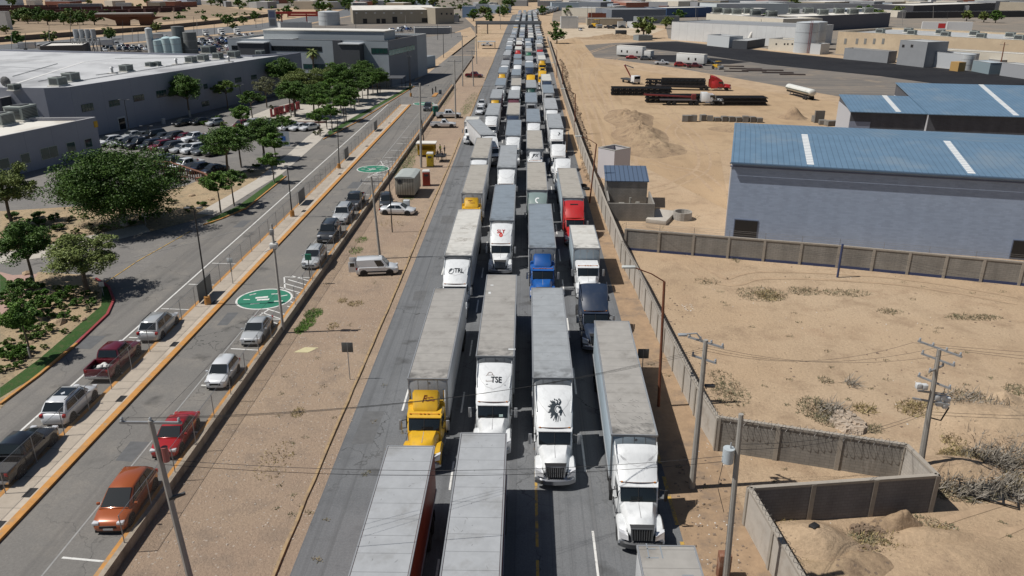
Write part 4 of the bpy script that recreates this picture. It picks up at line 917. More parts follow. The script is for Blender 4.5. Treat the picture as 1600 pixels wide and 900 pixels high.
b_=mb.build('cloth_bundle',flat((.6,.6,.58),.8),loc=(w_.x,w_.y-1.6,LZ+.95),smooth=True); tag(b_,'crumpled white bundle lying in the maroon pickup bed','bundle')
# dirt verge
car('sedan','white',at(622,334),R_(85),'white sedan parked on the dirt beside the grey cabin')
car('suv','dark grey',at(604,322),R_(10),'dark green-grey car tucked behind the white sedan by the cabin')
v=car('panel','white',at(590,427),R_(98),'white delivery van with open rear doors on the dirt verge')
for s in(-1,1):
    m=MB(); m.box(s*.78-.02 if s>0 else -.8,s*.78+.02 if s>0 else -.76,2.12,2.86,.5,1.6); dr=m.build('rear_door',carpaint(CARC['white']),v,bev=.01)
    m=MB(); m.box(s*.8-.012,s*.8+.012,2.25,2.7,1.1,1.5); m.build('door_window',GLASS,dr)
MB().box(-.72,.72,2.1,2.125,.5,1.55).build('cargo_opening',BLACK,v)
for s in(-1,1): MB().box(s*.87-.02,s*.87+.02,-1.1,1.6,.42,.56).build('side_moulding',BLACK,v)
car('regcab','white',at(693,199),R_(93),'white single-cab pickup nearest on the dirt verge by the queue',cat='pickup')
car('pickup','white',at(701,184),R_(96),'white pickup with canopy parked behind the single-cab pickup')
car('suv','white',at(751,178),R_(-8),'white car in the left lane just behind the white box truck')
car('suv','white',at(753,167),R_(-6),'white suv second behind the box truck beside the kerb')
car('pickup','maroon',at(741,121),R_(80),'dark red pickup parked across the far dirt verge')
car('regcab','white',at(761,72),R_(85),'white pickup under the grey roadside canopy')
# ---------------- walls, fences, poles, wires
BLOCK=bpy.data.materials.new('concrete_block'); BLOCK.use_nodes=True
def blockmat(name,c,mort,bw=.4,bh=.2,dirt=None,axis='h',rough=.9,var=.2):
    m=bpy.data.materials.new(name); m.use_nodes=True; t=m.node_tree; b=t.nodes['Principled BSDF']; L=t.links.new; b.inputs['Roughness'].default_value=rough
    tc=nd(t,'TexCoord'); sp=nd(t,'SeparateXYZ'); L(tc.outputs['Object'],sp.inputs[0]); cb=nd(t,'CombineXYZ'); 
    ad=nd(t,'Math',operation='ADD'); L(sp.outputs[0],ad.inputs[0]); L(sp.outputs[1],ad.inputs[1]); L(ad.outputs[0],cb.inputs[0]); L(sp.outputs[2],cb.inputs[1])
    br=nd(t,'TexBrick'); L(cb.outputs[0],br.inputs[0]); br.inputs['Scale'].default_value=1; br.inputs['Brick Width'].default_value=bw; br.inputs['Row Height'].default_value=bh; br.inputs['Mortar Size'].default_value=.012; br.inputs['Bias'].default_value=-.2
    br.inputs['Color1'].default_value=(*c,1); br.inputs['Color2'].default_value=(*[v*.86 for v in c],1); br.inputs['Mortar'].default_value=(*mort,1)
    mp=nd(t,'Mapping'); L(tc.outputs['Object'],mp.inputs[0]); mp.inputs['Scale'].default_value=(1,1,.22); n=nd(t,'TexNoise'); n.inputs['Scale'].default_value=.9; n.inputs['Detail'].default_value=8; L(mp.outputs[0],n.inputs[0])
    mr=nd(t,'MapRange'); L(n.outputs[0],mr.inputs[0]); mr.inputs[1].default_value=.3; mr.inputs[2].default_value=.7; mr.inputs[3].default_value=1-var; mr.inputs[4].default_value=1+var
    mx=nd(t,'Mix',data_type='RGBA',blend_type='MULTIPLY'); mx.inputs[0].default_value=1; L(br.outputs[0],mx.inputs[6]); L(mr.outputs[0],mx.inputs[7]); L(mx.outputs[2],b.inputs['Base Color'])
    MATS[name]=m; return m
BLK=blockmat('grey_block',(.245,.232,.21),(.165,.155,.14)); BLKD=blockmat('shade_tinted_block',(.16,.155,.16),(.11,.105,.105)); BLKL=blockmat('pale_block',(.36,.34,.31),(.27,.25,.22))  # darkest one has the shade of the wall facing us in its colour
POST=mat('post_concrete',(.31,.28,.24),.9,var=.15,vs=3); PLAIN=mat('rendered_wall',(.40,.37,.33),.9,var=.1,vs=1.5,dirt=(.27,.23,.19),ds=.5,dt=.53,dsoft=.2)
COIL=flat((.22,.21,.2),.5,.6)
def block_wall(name,label,P,h,m=BLK,post=2.6,th=.16,coil=True,base=None,postside=-1,hs=None,cap=True):
    """P world points along the foot; heights h"""
    a=P[0]; root=empty(name,(a[0],a[1],0),label,'wall'); O=Vector((a[0],a[1],0))
    pn=MB(); cp=MB(); posts=[]
    P=[Vector((p[0],p[1],0))-O for p in P]
    for i,(p,q) in enumerate(zip(P,P[1:])):
        d=(q-p); L=d.length; d=d/L; n=Vector((-d.y,d.x,0))
        h0,h1=(hs[i],hs[i+1]) if hs else (h,h)
        def quadprism(mb,w,z0a,z1a,z0b,z1b,off=0):
            mb.hexa([p-n*w+Vector((0,0,z0a)),q-n*w+Vector((0,0,z0b)),q+n*w+Vector((0,0,z0b)),p+n*w+Vector((0,0,z0a)),p-n*w+Vector((0,0,z1a)),q-n*w+Vector((0,0,z1b)),q+n*w+Vector((0,0,z1b)),p+n*w+Vector((0,0,z1a))])
        quadprism(pn,th/2,-.2,h0-.16,-.2,h1-.16)
        if cap: quadprism(cp,th/2+.05,h0-.16,h0,h1-.16,h1)
        k=max(1,round(L/post))
        for j in range(k+1):
            if j==0 and i>0: continue
            c=p+d*(L*j/k); hh=h0+(h1-h0)*j/k; posts.append((c,d,n,hh))
    w=pn.build('wall_panel',m,root)
    if cap: cp.build('coping',POST,root)
    for c,d,n,hh in posts[:100]:
        mb=MB(); e=.13; f=th/2+.07
        mb.hexa([c-d*e-n*f,c+d*e-n*f,c+d*e+n*f,c-d*e+n*f]+[v+Vector((0,0,hh-.05)) for v in (c-d*e-n*f,c+d*e-n*f,c+d*e+n*f,c-d*e+n*f)]); mb.build('wall_post',POST,root)
    if base:
        mb=MB()
        for i,(p,q) in enumerate(zip(P,P[1:])):
            d=(q-p).normalized(); n=Vector((-d.y,d.x,0))*(th/2+.012)
            mb.hexa([p-n,q-n,q+n,p+n]+[v+Vector((0,0,.3)) for v in (p-n,q-n,q+n,p+n)])
        mb.build('painted_base',base,root)
    if coil:
        mb=MB(); pts=[]; q_=random.Random(len(P)); s=0
        for i,(p,q) in enumerate(zip(P,P[1:])):
            d=(q-p); L=d.length; d/=L; n=Vector((-d.y,d.x,0)); h0,h1=(hs[i],hs[i+1]) if hs else (h,h)
            turns=int(L/.42); N=turns*9
            for j in range(N):
                u=j/N; a=2*PI*j/9; r=.21+.03*math.sin(j*.13)
                hg=-.28 if 'hanging' in label else 0; rr_=r*(1.5 if hg else 1); pts.append(p+d*(L*u)+n*(hg+math.cos(a)*rr_*.5)+Vector((0,0,h0+(h1-h0)*u+(.0 if hg else .16)+math.sin(a)*rr_))+d*.1*math.sin(a))
        mb.path(pts,.014,n=3); mb.build('razor_wire_coil',COIL,root)
    return root
r1=[(13.0,-4),(12.75,30),(12.5,43.6)]
W1=[(12.5,43.7),(12.0,48),(11.5,58),(10.95,72.4),(10.45,80)]
W2=[(10.45,80.1),(10.2,95),(9.95,118),(9.8,142),(9.85,200),(10.4,300),(11,420)]
c1=at(1118,703); tE=hat(c1,654)
block_wall('block_wall','long pale block wall with razor wire along the right road verge',[(c1.x,c1.y)]+W1[1:],tE if 2<tE<3.2 else 2.5,PLAIN,post=3.0)
block_wall('block_wall','far stretch of pale block wall running beside the queue to the distance',W2,2.4,PLAIN,post=4.5,coil=False)
c2=at(1302,752); dd=(Vector((c2.x,c2.y))-Vector((c1.x,c1.y))).normalized()
e2=at(1425,770)
hB=2.5
def topat(x,y,z): p=at(x,y,z); return (p.x,p.y)
pB=topat(1417,694,hB); pC=topat(1465,741,hB); pD=topat(1172,761,hB); pE=topat(1258,905,hB)
block_wall('block_wall','grey block wall with hanging razor wire running right from the road wall corner',[(c1.x,c1.y),pB],hB,BLK,post=3.3)
block_wall('block_wall','short block wall piece stepping towards us beside the transformer pole',[pB,pC],hB,BLKL,post=3,coil=False)
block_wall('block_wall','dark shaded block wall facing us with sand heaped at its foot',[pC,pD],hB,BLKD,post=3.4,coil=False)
block_wall('block_wall','pale block wall with wire coils at the bottom right corner of the verge',[pD,pE,(pE[0]+.6,pE[1]-6)],hB,PLAIN,post=3.0)
pF=topat(978,357,2.5); pG=topat(1312,383,2.5); pH=topat(1600,409,2.5); pI=topat(1800,428,2.5)
NAVYP=mat('navy_wall_paint',(.035,.05,.12),.7,var=.1)
cw=block_wall('block_wall','long block wall with blue painted foot in front of the big blue hall',[pF,pG,pH,pI],2.5,BLK,post=3.6,coil=False,base=NAVYP)
mb=MB(); P0=Vector((pF[0],pF[1],0))
for (p,q) in ((pF,pG),(pG,pH),(pH,pI)):
    p=Vector((*p,0))-P0;q=Vector((*q,0))-P0; k=int((q-p).length/3.6)
    for j in range(k+1):
        c=p+(q-p)*j/k; mb.tube(c+Vector((0,0,2.45)),c+Vector((0,0,3.2)),.02,n=4)
    for h in (2.75,3.0,3.18): mb.tube(p+Vector((0,0,h)),q+Vector((0,0,h)),.012,n=3,cap=False)
mb.build('barbed_wire',COIL,cw)
bp=at(1307,432); tag(MB().tube((0,0,0),(0,0,3.6),.12,n=8).build('painted_post',NAVYP,loc=(bp.x,bp.y-.25,0)),'dark blue painted post standing against the long block wall','post')
# chain link
CHL=bpy.data.materials.new('chain_link'); CHL.use_nodes=True; t=CHL.node_tree; b=t.nodes['Principled BSDF']; b.inputs['Base Color'].default_value=(.3,.3,.3,1); b.inputs['Metallic'].default_value=.4; b.inputs['Roughness'].default_value=.5
def chl(m,per,wd):
    t=m.node_tree; b=t.nodes['Principled BSDF']; L=t.links.new; tc=nd(t,'TexCoord'); sp=nd(t,'SeparateXYZ'); L(tc.outputs['Object'],sp.inputs[0]); hs=nd(t,'Math',operation='ADD'); L(sp.outputs[0],hs.inputs[0]); L(sp.outputs[1],hs.inputs[1]); out=[]
    for op in('ADD','SUBTRACT'):
        a=nd(t,'Math',operation=op); L(hs.outputs[0],a.inputs[0]); L(sp.outputs[2],a.inputs[1]); d=nd(t,'Math',operation='DIVIDE'); L(a.outputs[0],d.inputs[0]); d.inputs[1].default_value=per
        f=nd(t,'Math',operation='FRACT'); L(d.outputs[0],f.inputs[0]); l=nd(t,'Math',operation='LESS_THAN'); L(f.outputs[0],l.inputs[0]); l.inputs[1].default_value=wd; out.append(l)
    mx=nd(t,'Math',operation='MAXIMUM'); L(out[0].outputs[0],mx.inputs[0]); L(out[1].outputs[0],mx.inputs[1]); L(mx.outputs[0],b.inputs['Alpha'])
chl(CHL,.09,.085)
def chain_fence(label,P,h,z,post=3.2,name='chain_link_fence',rad=.03,pm=None,mesh=True,cat='fence'):
    root=empty(name,(P[0][0],P[0][1],z),label,cat); O=Vector((P[0][0],P[0][1],0)); P=[Vector((p[0],p[1],0))-O for p in P]; pm=pm or STEEL
    a=MB(); rl=MB(); n=0
    for i,(p,q) in enumerate(zip(P,P[1:])):
        if mesh: a.add([p,q,q+Vector((0,0,h)),p+Vector((0,0,h))],[(0,1,2,3)])
        rl.tube(p+Vector((0,0,h)),q+Vector((0,0,h)),rad*.6,n=4); k=max(1,round((q-p).length/post))
        for j in range(k+(i==len(P)-2)):
            c=p+(q-p)*j/k; n+=1
            if n<=100: MB().tube(c,c+Vector((0,0,h)),rad,n=5).build('fence_post',pm,root)
    if mesh: a.build('wire_mesh',CHL,root,fix=False)
    rl.build('top_rail',pm,root); return root
chain_fence('chain link fence with grey posts along the walkway between both roads',[(-30.05,28),(-30.1,190)],1.9,KZ,post=3.1)
chain_fence('chain link fence on top of the low retaining wall beside the entrance road',[(-21.1,33.2),(-21.1,62)],1.75,LZ+.16,post=3.1)
chain_fence('far chain link fence on the retaining wall behind the grey cabin',[(-21.1,66),(-21.1,228)],1.75,LZ+.16,post=3.1)
# wind screens on the fence
for y0,y1 in ((66,69.2),(100,103),(128,131),(155,158)):
    o=MB().box(-.02,.02,0,y1-y0,.1,1.85).build('fence_screen',mat('screen_cloth',(.16,.17,.17),.7,var=.1),loc=(-29.98,y0,KZ)); tag(o,'grey cloth panel on the walkway fence, %s'%{66:'nearest to us by a lamp post',100:'beside the second lamp post up',128:'third one up the walkway',155:'farthest one'}[y0],'fence panel','screens tied to the walkway fence')
# ---- poles
WOOD=mat('pole_concrete',(.30,.285,.26),.85,var=.15,vs=2); CPOLE=mat('pale_pole',(.34,.325,.30),.85,var=.12,vs=2); RUST=mat('rusty_steel',(.17,.06,.03),.75,var=.25,vs=5); BLKP=flat((.02,.02,.022),.5)
INS=flat((.3,.32,.34),.3); WIRE=flat((.03,.03,.03),.6)
def crossarm(root,z,w,ang=0,r=.05,y=0,ins=3,m=STEEL,dx=0):
    mb=MB(); d=Vector((math.cos(ang),math.sin(ang),0)); a=-d*w/2+Vector((dx,y,z)); b=d*w/2+Vector((dx,y,z)); mb.bar(a,b,.1,.1); ca=mb.build('crossarm',m,root)
    for i in range(ins):
        c=a+(b-a)*(.04+.92*i/max(1,ins-1)); q=MB(); 
        q.loft([[(c.x+rr*math.cos(t*PI/4),c.y+rr*math.sin(t*PI/4),c.z+.05+zz) for t in range(8)] for rr,zz in ((.03,0),(.075,.05),(.05,.1),(.07,.14),(.03,.2))]); q.build('insulator',INS,ca)
    return ca
def pole(label,base,top,z0=0,r0=.17,r1=.1,m=None,name='utility_pole',cat='utility pole',n=8):
    P=at(base[0],base[1],z0); T=topof(P,*top); root=empty(name,(P.x,P.y,z0),label,cat)
    v=T-P; MB().tube((0,0,-.2),(v.x,0,v.z),r0,r1,n=n).build('pole',m or WOOD,root,smooth=True); root['_h']=v.z; root['_x']=v.x
    del root['_h']; del root['_x']; return root,P,v
def wire(pts,sag=.5,r=.009,label=None,name='power_line'):
    mb=MB(); P=[]; 
    for a,b in zip(pts,pts[1:]):
        a=Vector(a);b=Vector(b)
        for i in range(13):
            u=i/12; P.append(a+(b-a)*u-Vector((0,0,sag*4*u*(1-u))))
    mb.path(P,r,n=4); o=mb.build(name,WIRE); 
    if label: tag(o,label,'cable')
    return o
# foreground left pole (crossarm and small transformer can)
r_,P1,v1=pole('tall grey pole with crossarm at the bottom left beside the retaining wall',(318,985),(235,657),0,.17,.11)
crossarm(r_,v1.z-.1,2.6,ins=3,y=-.0,dx=v1.x); 
q=MB().tube((v1.x*.86+.28,0,v1.z*.86-.4),(v1.x*.86+.28,0,v1.z*.86+.3),.14,n=10).build('cable_box',flat((.3,.1,.09),.5),r_)
MB().bar((v1.x*.66,-.1,v1.z*.66),(v1.x*.66+.55,.3,v1.z*.66+.02),.12).build('bracket',DKGREY,r_)
# pole with big camera box left of roundel
r_,P,v=pole('pale square pole with white camera box beside the nearer green roundel',(442,512),(424,350),LZ,.13,.1,CPOLE,n=4)
MB().box(-.3,.3,-.25,.25,-.2,.2).build('camera_box',flat((.6,.6,.58),.5),r_,loc=(v.x*.8,0,v.z*.8),bev=.03); MB().box(-.15,.15,-.18,.1,-.25,.25).build('meter_box',flat((.3,.3,.3),.5),r_,loc=(v.x*.93,-.1,v.z*.93),bev=.02)
MB().tube((-.8,0,v.z*.74),(0,0,v.z*.78),.04,n=5).build('camera_arm',STEEL,r_)
r_,P,vA=pole('leaning grey pole with crossarm behind the white delivery van',(594,404),(580,276),0,.15,.1); PA=P
crossarm(r_,vA.z-.5,2.4,ins=2,dx=vA.x)
r_,P,v=pole('dark thin post beside the white sedan on the verge',(613,363),(607,266),0,.07,.06,BLKP)
r_,P,v=pole('thick pale pole behind the yellow kiosk',(658,262),(656,130),0,.2,.14,CPOLE); PK=P;vK=v
crossarm(r_,v.z-.4,2.8,ins=2,dx=v.x); crossarm(r_,v.z-2.2,2.2,ins=0,dx=v.x)
r_,P,v=pole('thin pole with short crossarm beside the yellow kiosk',(664,240),(659,188),0,.1,.08,BLKP)
for i,(b,t,l) in enumerate((((712,186),(710,93),'tall pole with double crossarm behind the parked white pickups'),((740,135),(737,78),'bare pole beside the dark red pickup'),((723,135),(722,55),'tall pole beside the far end of the retaining wall'),((782,46),(780,-30),'tall pole before the footbridge beside the queue'),((745,100),(743,40),'thin pole near the roadside canopy'))):
    r_,P,v=pole('grey '+l,b,t,0,.18,.12,CPOLE); crossarm(r_,v.z-.4,3,ins=2,dx=v.x)
# lamp posts on the walkway
def lamp_post(label,b,t,z0=LZ,foot=True,arm=1.0,group=None,m=None,side=1):
    r_,P,v=pole(label,b,t,z0,.08,.06,m or BLKP,'street_lamp','street lamp')
    if foot: MB().tube((0,0,-.1),(0,0,.75),.3,.27,n=12).build('painted_foot',ORANGEP,r_)
    if arm:
        a=MB(); a.bar((v.x-arm/2,0,v.z),(v.x+arm/2,0,v.z),.06); a.build('lamp_arm',BLKP,r_)
        for s in(-1,1): MB().box(s*arm*.6-.25,s*arm*.6+.25,-.17,.17,v.z-.03,v.z+.07).build('lamp_head',flat((.12,.12,.12),.4),r_,bev=.02)
    if group: r_['group']=group
    return r_
g='lamp posts with orange feet on the walkway'
lamp_post('black lamp post with orange foot nearest to us on the walkway',(325,475),(303,325),KZ,arm=.9,group=g)
lamp_post('black lamp post with orange foot second up the walkway',(457,338),(449,262),KZ,arm=.6,group=g)
lamp_post('black lamp post with orange foot third up the walkway',(530,263),(527,186),KZ,arm=.6,group=g)
lamp_post('black lamp post beside the raised kerb end up the walkway',(642,150),(640,88),KZ,arm=.6,group=g)
lamp_post('black lamp post far up the walkway beside the dark bays',(606,196) if False else (641,134),(637,80),KZ,arm=.6,group=g)
lamp_post('dark double lamp post in the car park before the long warehouse',(233,225),(231,197),LZ,False,1.6)
lamp_post('tall lamp post rising from the car park by the warehouse door',(204,216),(194,156),LZ,False,1.4)
lamp_post('thin lamp post by the warehouse between two trees',(381,190),(374,132),LZ,False,1.2)
lamp_post('lamp post standing beside the bay cars near the big tree',(243,262),(238,222),LZ,False,1.2)
lamp_post('lamp post with a globe on the front office roof corner',(69,190),(66,166),LZ,False,0)
for i,(b,t) in enumerate((((1029,560),(1038,440)),((921,317),(932,225)),((898,210),(899,147)),((879,146),(879,104)),((870,122),(870,78)))):
    r_,P,v=pole('rusty brown lamp post with long bent arm, %s along the right wall'%['nearest','second nearest','middle','second farthest','farthest'][i],(b[0],b[1]+ (75 if i==0 else 0)),t,0,.11,.09,RUST,'street_lamp','street lamp')
    r_['group']='rusty lamp posts behind the right verge'
    arm=MB(); arm.path([(v.x,0,v.z),(v.x-.9,0,v.z+.55),(v.x-2.1,0,v.z+1.0)],.045,n=5); arm.build('lamp_arm',RUST,r_)
    MB().box(v.x-2.9,v.x-2.0,-.17,.17,v.z+.95,v.z+1.1).build('lamp_head',flat((.5,.52,.5),.4),r_,bev=.04)
# right-hand utility poles
r_,PR1,vR1=pole('grey concrete pole with street light arm at the road edge beyond the foremost truck',(1081,762),(1103,531),0,.2,.13)
for dz in (0,): 
    a=MB(); a.path([(vR1.x,0,vR1.z-.3),(vR1.x-.5,.2,vR1.z+.3),(vR1.x-1.1,.3,vR1.z+.2)],.05,n=5); a.build('light_arm',STEEL,r_)
    MB().box(vR1.x-1.5,vR1.x-1.0,.18,.42,vR1.z+.1,vR1.z+.22).build('lamp_head',INS,r_,bev=.03)
ca=crossarm(r_,vR1.z-.15,2.2,ins=4,ang=-.7,dx=vR1.x); crossarm(r_,vR1.z-1.2,1.5,ins=2,ang=-.7,dx=vR1.x)
MB().box(vR1.x+.2,vR1.x+.75,-.12,.12,vR1.z*.7,vR1.z*.7+.12).build('bracket',DKGREY,r_)
r_,PR2,vR2=pole('grey pole carrying a pale transformer can at the bottom of the verge',(1133,915),(1158,647),0,.17,.12)
x=vR2.x*.78
MB().tube((x-.42,0,vR2.z*.74),(x-.42,0,vR2.z*.74+.75),.27,n=16).build('transformer',mat('transformer_paint',(.42,.47,.5),.4,var=.08,vs=4),r_,smooth=True)
MB().tube((x-.35,0,vR2.z*.74+.7),(x-.35,0,vR2.z*.74+1.05),.05,.03,n=8).build('bushing',INS,r_)
MB().path([(x-.6,0,vR2.z*.74+.1),(x-.75,0,vR2.z*.6),(x-.3,0,vR2.z*.45)],.015,n=4).build('cable',WIRE,r_)
bx=at(1126,893); tag(MB().box(-.3,.3,-.25,.25,0,1.5).build('meter_cabinet',mat('rusty_cabinet',(.19,.085,.05),.8,var=.25,vs=4,dirt=(.3,.22,.17),ds=2),loc=(bx.x,bx.y-.4,0),bev=.02),'rusty brown meter cabinet at the foot of the transformer pole','cabinet')
r_,PR3,vR3=pole('grey pole crowded with crossarms, white cut-outs and switch boxes on the sandy lot',(1437,735),(1468,545),0,.2,.13)
for dz,w,an,k in ((.0,2.6,-.95,4),(-.7,2.0,-.95,3),(-1.3,1.5,.6,2),(-2.2,2.0,-.95,3),(-2.9,1.6,-.3,0),(-3.5,2.0,-.4,0)): crossarm(r_,vR3.z+dz,w,ins=k,ang=an,dx=vR3.x*(1+dz/vR3.z))
WB=flat((.55,.57,.58),.4)
for (dx,dz) in ((-.85,-2.45),(-.5,-2.5),(.35,-3.2),(.7,-3.2),(1.0,-3.35),(.55,-3.6),(.95,-3.75)):
    MB().box(vR3.x*.75+dx-.16,vR3.x*.75+dx+.16,-.15,.15,vR3.z+dz-.17,vR3.z+dz+.17).build('switch_box',WB,r_,bev=.03)
MB().path([(vR3.x*.7+.2,0,vR3.z-4.6),(vR3.x*.7+.9,0,vR3.z-4.8),(vR3.x*.7+1.2,0,vR3.z-3.9)],.05,n=5).build('cable',WIRE,r_)
# wires
T1=Vector((P1.x+v1.x,P1.y,v1.z)); T2=Vector((PR1.x+vR1.x,PR1.y,vR1.z)); T3=Vector((PR3.x+vR3.x,PR3.y,vR3.z)); T4=Vector((PR2.x+vR2.x,PR2.y,vR2.z))
for k,dx in enumerate((-1.2,0,1.2)):
    wire([T1+Vector((dx,0,.1)),T2+Vector((-.3+.3*k,-.4+.4*k,-.6))],.9,label='overhead cable from the bottom left pole over the queue to the right pole, %s'%['rear','middle','front'][k])
    wire([T2+Vector((0,-.4+.4*k,-.5)),T3+Vector((-1.3+1.2*k,.6-.6*k,.1))],.9,label='overhead cable between the two right poles above the sandy lot, %s'%['rear','middle','front'][k])
    wire([T3+Vector((-1.3+1.3*k,.6-.6*k,.1)),T3+Vector((30,-2-k*1.6,.5))],.6,label='cable leaving the crowded pole to the right picture edge, %s'%['rear','middle','front'][k])
for k in range(2):
    wire([T1+Vector((.1,.0,-1.9-.25*k)),T4+Vector((-.1,0,-2.2-.3*k))],.7,r=.012,label='low cable crossing the nearest trailers, %s of the pair'%['upper','lower'][k])
    wire([T4+Vector((.1,0,-1.6-.3*k)),T3+Vector((0,0,-4.2-.2*k)),T3+Vector((30,1,-4-.3*k))],.6,r=.012,label='low cable over the indented block wall, %s of the pair'%['upper','lower'][k])
wire([PA+vA,P1+v1+Vector((0,0,-.2))],.6,label='cable from the leaning pole down to the bottom left pole'); wire([PA+vA,PK+vK],.5,label='cable from the leaning pole up to the kiosk pole')
for k in range(3): wire([at(1560,445-k*8,2.5),at(1400,408-k*3,3.0),at(1200,385-k*2,3.0),at(1010,355-k,3)],.3,r=.009,label='thin cable running before the big blue hall, %s'%['upper','middle','lower'][k])
# road signs seen from behind
def road_sign(label,b,top,w=.75,m=None,z0=0,dia=False):
    P=at(b[0],b[1],z0); h=hat(P,top); root=empty('road_sign',(P.x,P.y,z0),label,'sign'); h-=z0
    MB().tube((0,0,0),(0,0,h),.035,n=6).build('sign_post',STEEL,root)
    MB().box(-w/2,w/2,-.03,-.0,h-w*.95,h).build('sign_plate',m or mat('sign_back',(.12,.13,.13),.5,.4,var=.1),root,bev=.01); return root
road_sign('square road sign seen from behind beside the left kerb',(547,593),535,.85)
road_sign('square road sign seen from behind beside the foremost right trailer',(1003,585),545,.85)
s_=road_sign('small white parking sign on the walkway by the fence screen',(364,443),403,.55,flat((.6,.62,.62),.5),KZ)
put_text('E',.3,INK,s_,Matrix.Translation((0,-.034,1.35))@Matrix.Rotation(R_(90),4,'X'))
s_=road_sign('tall white sign under the big spreading tree',(228,352),332,.6,flat((.55,.56,.56),.5),LZ)
road_sign('small white sign at the red kerb corner',(162,462),440,.5,flat((.55,.56,.56),.5),LZ)
o=tag(MB().add([(-.9,-.45,.02),(.3,-.5,.03),(.95,.45,.02),(-.2,.5,.03),(-.9,-.45,.0),(.3,-.5,.0),(.95,.45,.0),(-.2,.5,.0)],[(0,1,2,3),(7,6,5,4),(0,4,5,1),(1,5,6,2),(2,6,7,3),(3,7,4,0)]).build('cardboard_sheet',mat('cardboard',(.5,.45,.27),.8,var=.08),loc=tuple(at(478,547))),'pale yellow cardboard sheet lying on the gravel verge','cardboard')
# ---------------- buildings
WHROOF=mat('membrane_roof',(.5,.51,.52),.6,var=.1,vs=.12,dirt=(.3,.305,.315),ds=.05,dt=.48,seams=(0,12.0,.12,.82))
WHITER=mat('white_roof',(.66,.64,.59),.7,var=.08,vs=.3,dirt=(.5,.47,.42),ds=.15,dt=.52)
GREYR=mat('grey_roof',(.24,.25,.26),.6,var=.12,vs=.2)
PALER=mat('pale_roof',(.40,.41,.41),.6,var=.12,vs=.1,dirt=(.3,.3,.3),ds=.06,dt=.5)
BLUEG=mat('blue_grey_wall',(.255,.268,.315),.8,var=.08,vs=.3,seams=(0,7.5,.06,.7)); BLUEGR=mat('grey_render',(.3,.305,.345),.85,var=.06,vs=.4,seams=(0,5.2,.05,.6))
COOLW=mat('cool_grey_panel',(.31,.345,.375),.7,var=.06,vs=.4); DARKW=mat('charcoal_wall',(.06,.065,.075),.8,var=.1)
CREAM=mat('cream_wall',(.34,.30,.235),.85,var=.08,vs=.2); TANW=mat('peach_wall',(.5,.40,.28),.85,var=.08,vs=.2,dirt=(.58,.47,.33),ds=.1,dt=.5); WHW=mat('white_wall',(.56,.57,.57),.8,var=.08,vs=.3,seams=(0,5,.12,.7)); OFFW=mat('offwhite_wall',(.55,.51,.43),.8,var=.08,vs=.3)
GREYW=mat('grey_wall',(.24,.25,.265),.8,var=.08,vs=.3); BLUEW=mat('blue_wall',(.035,.085,.19),.6,var=.08,seams=(0,1,.1,.8)); MIDW=mat('mid_grey_blue_wall',(.16,.18,.21),.7,var=.08,vs=.3)
HALLW=blockmat('painted_block_hall',(.305,.375,.50),(.28,.34,.455),.6,.2,var=.05); HALLD=blockmat('dark_grey_block',(.085,.09,.105),(.07,.072,.08),.6,.2,var=.15)  # rear halls have a much darker block colour than the front hall
BLUEROOF=mat('blue_metal_roof',(.135,.225,.325),.5,.15,var=.12,vs=.5,dirt=(.19,.26,.33),ds=.12,dt=.5,seams=(0,.62,.07,.62))
def local(TL,TR,h,z0):
    a=at(*TL,h); b=at(*TR,h); d=b-a; return Vector((a.x,a.y,z0)),math.atan2(d.y,d.x),math.hypot(d.x,d.y)
def ac_unit(P,rz,label,s=1.0,group=None,parent=None,kind=0):
    if not hasattr(ac_unit,'m'):
        b=MB(); b.box(-1,1,-.8,.8,.15,1.25); b.box(-1.02,1.02,-.82,.82,1.2,1.27); e=b.mesh('housing',mat('unit_metal',(.30,.33,.31),.6,.2,var=.15,vs=2),bev=.03)
        v=MB(); 
        for i in range(7): v.box(-1.03,-1.0,-.65,.65,.3+i*.12,.36+i*.12); v.box(-.85,.85,-.83,-.8,.3+i*.12,.36+i*.12)
        v.box(-.55,.55,-.45,.45,1.27,1.33); e2=v.mesh('louvre',DKGREY)
        w=MB(); w.box(-1.2,1.2,-1,1,0,.16); e3=w.mesh('plinth',WHITER); ac_unit.m=(e,e2,e3)
    r=empty('rooftop_unit',P,label,'air conditioner',rz,group); r.scale=(s,s,s)
    for n,me in zip(('housing','louvre','plinth'),ac_unit.m): o=bpy.data.objects.new(n,me); COL.objects.link(o); o.parent=r
    return r
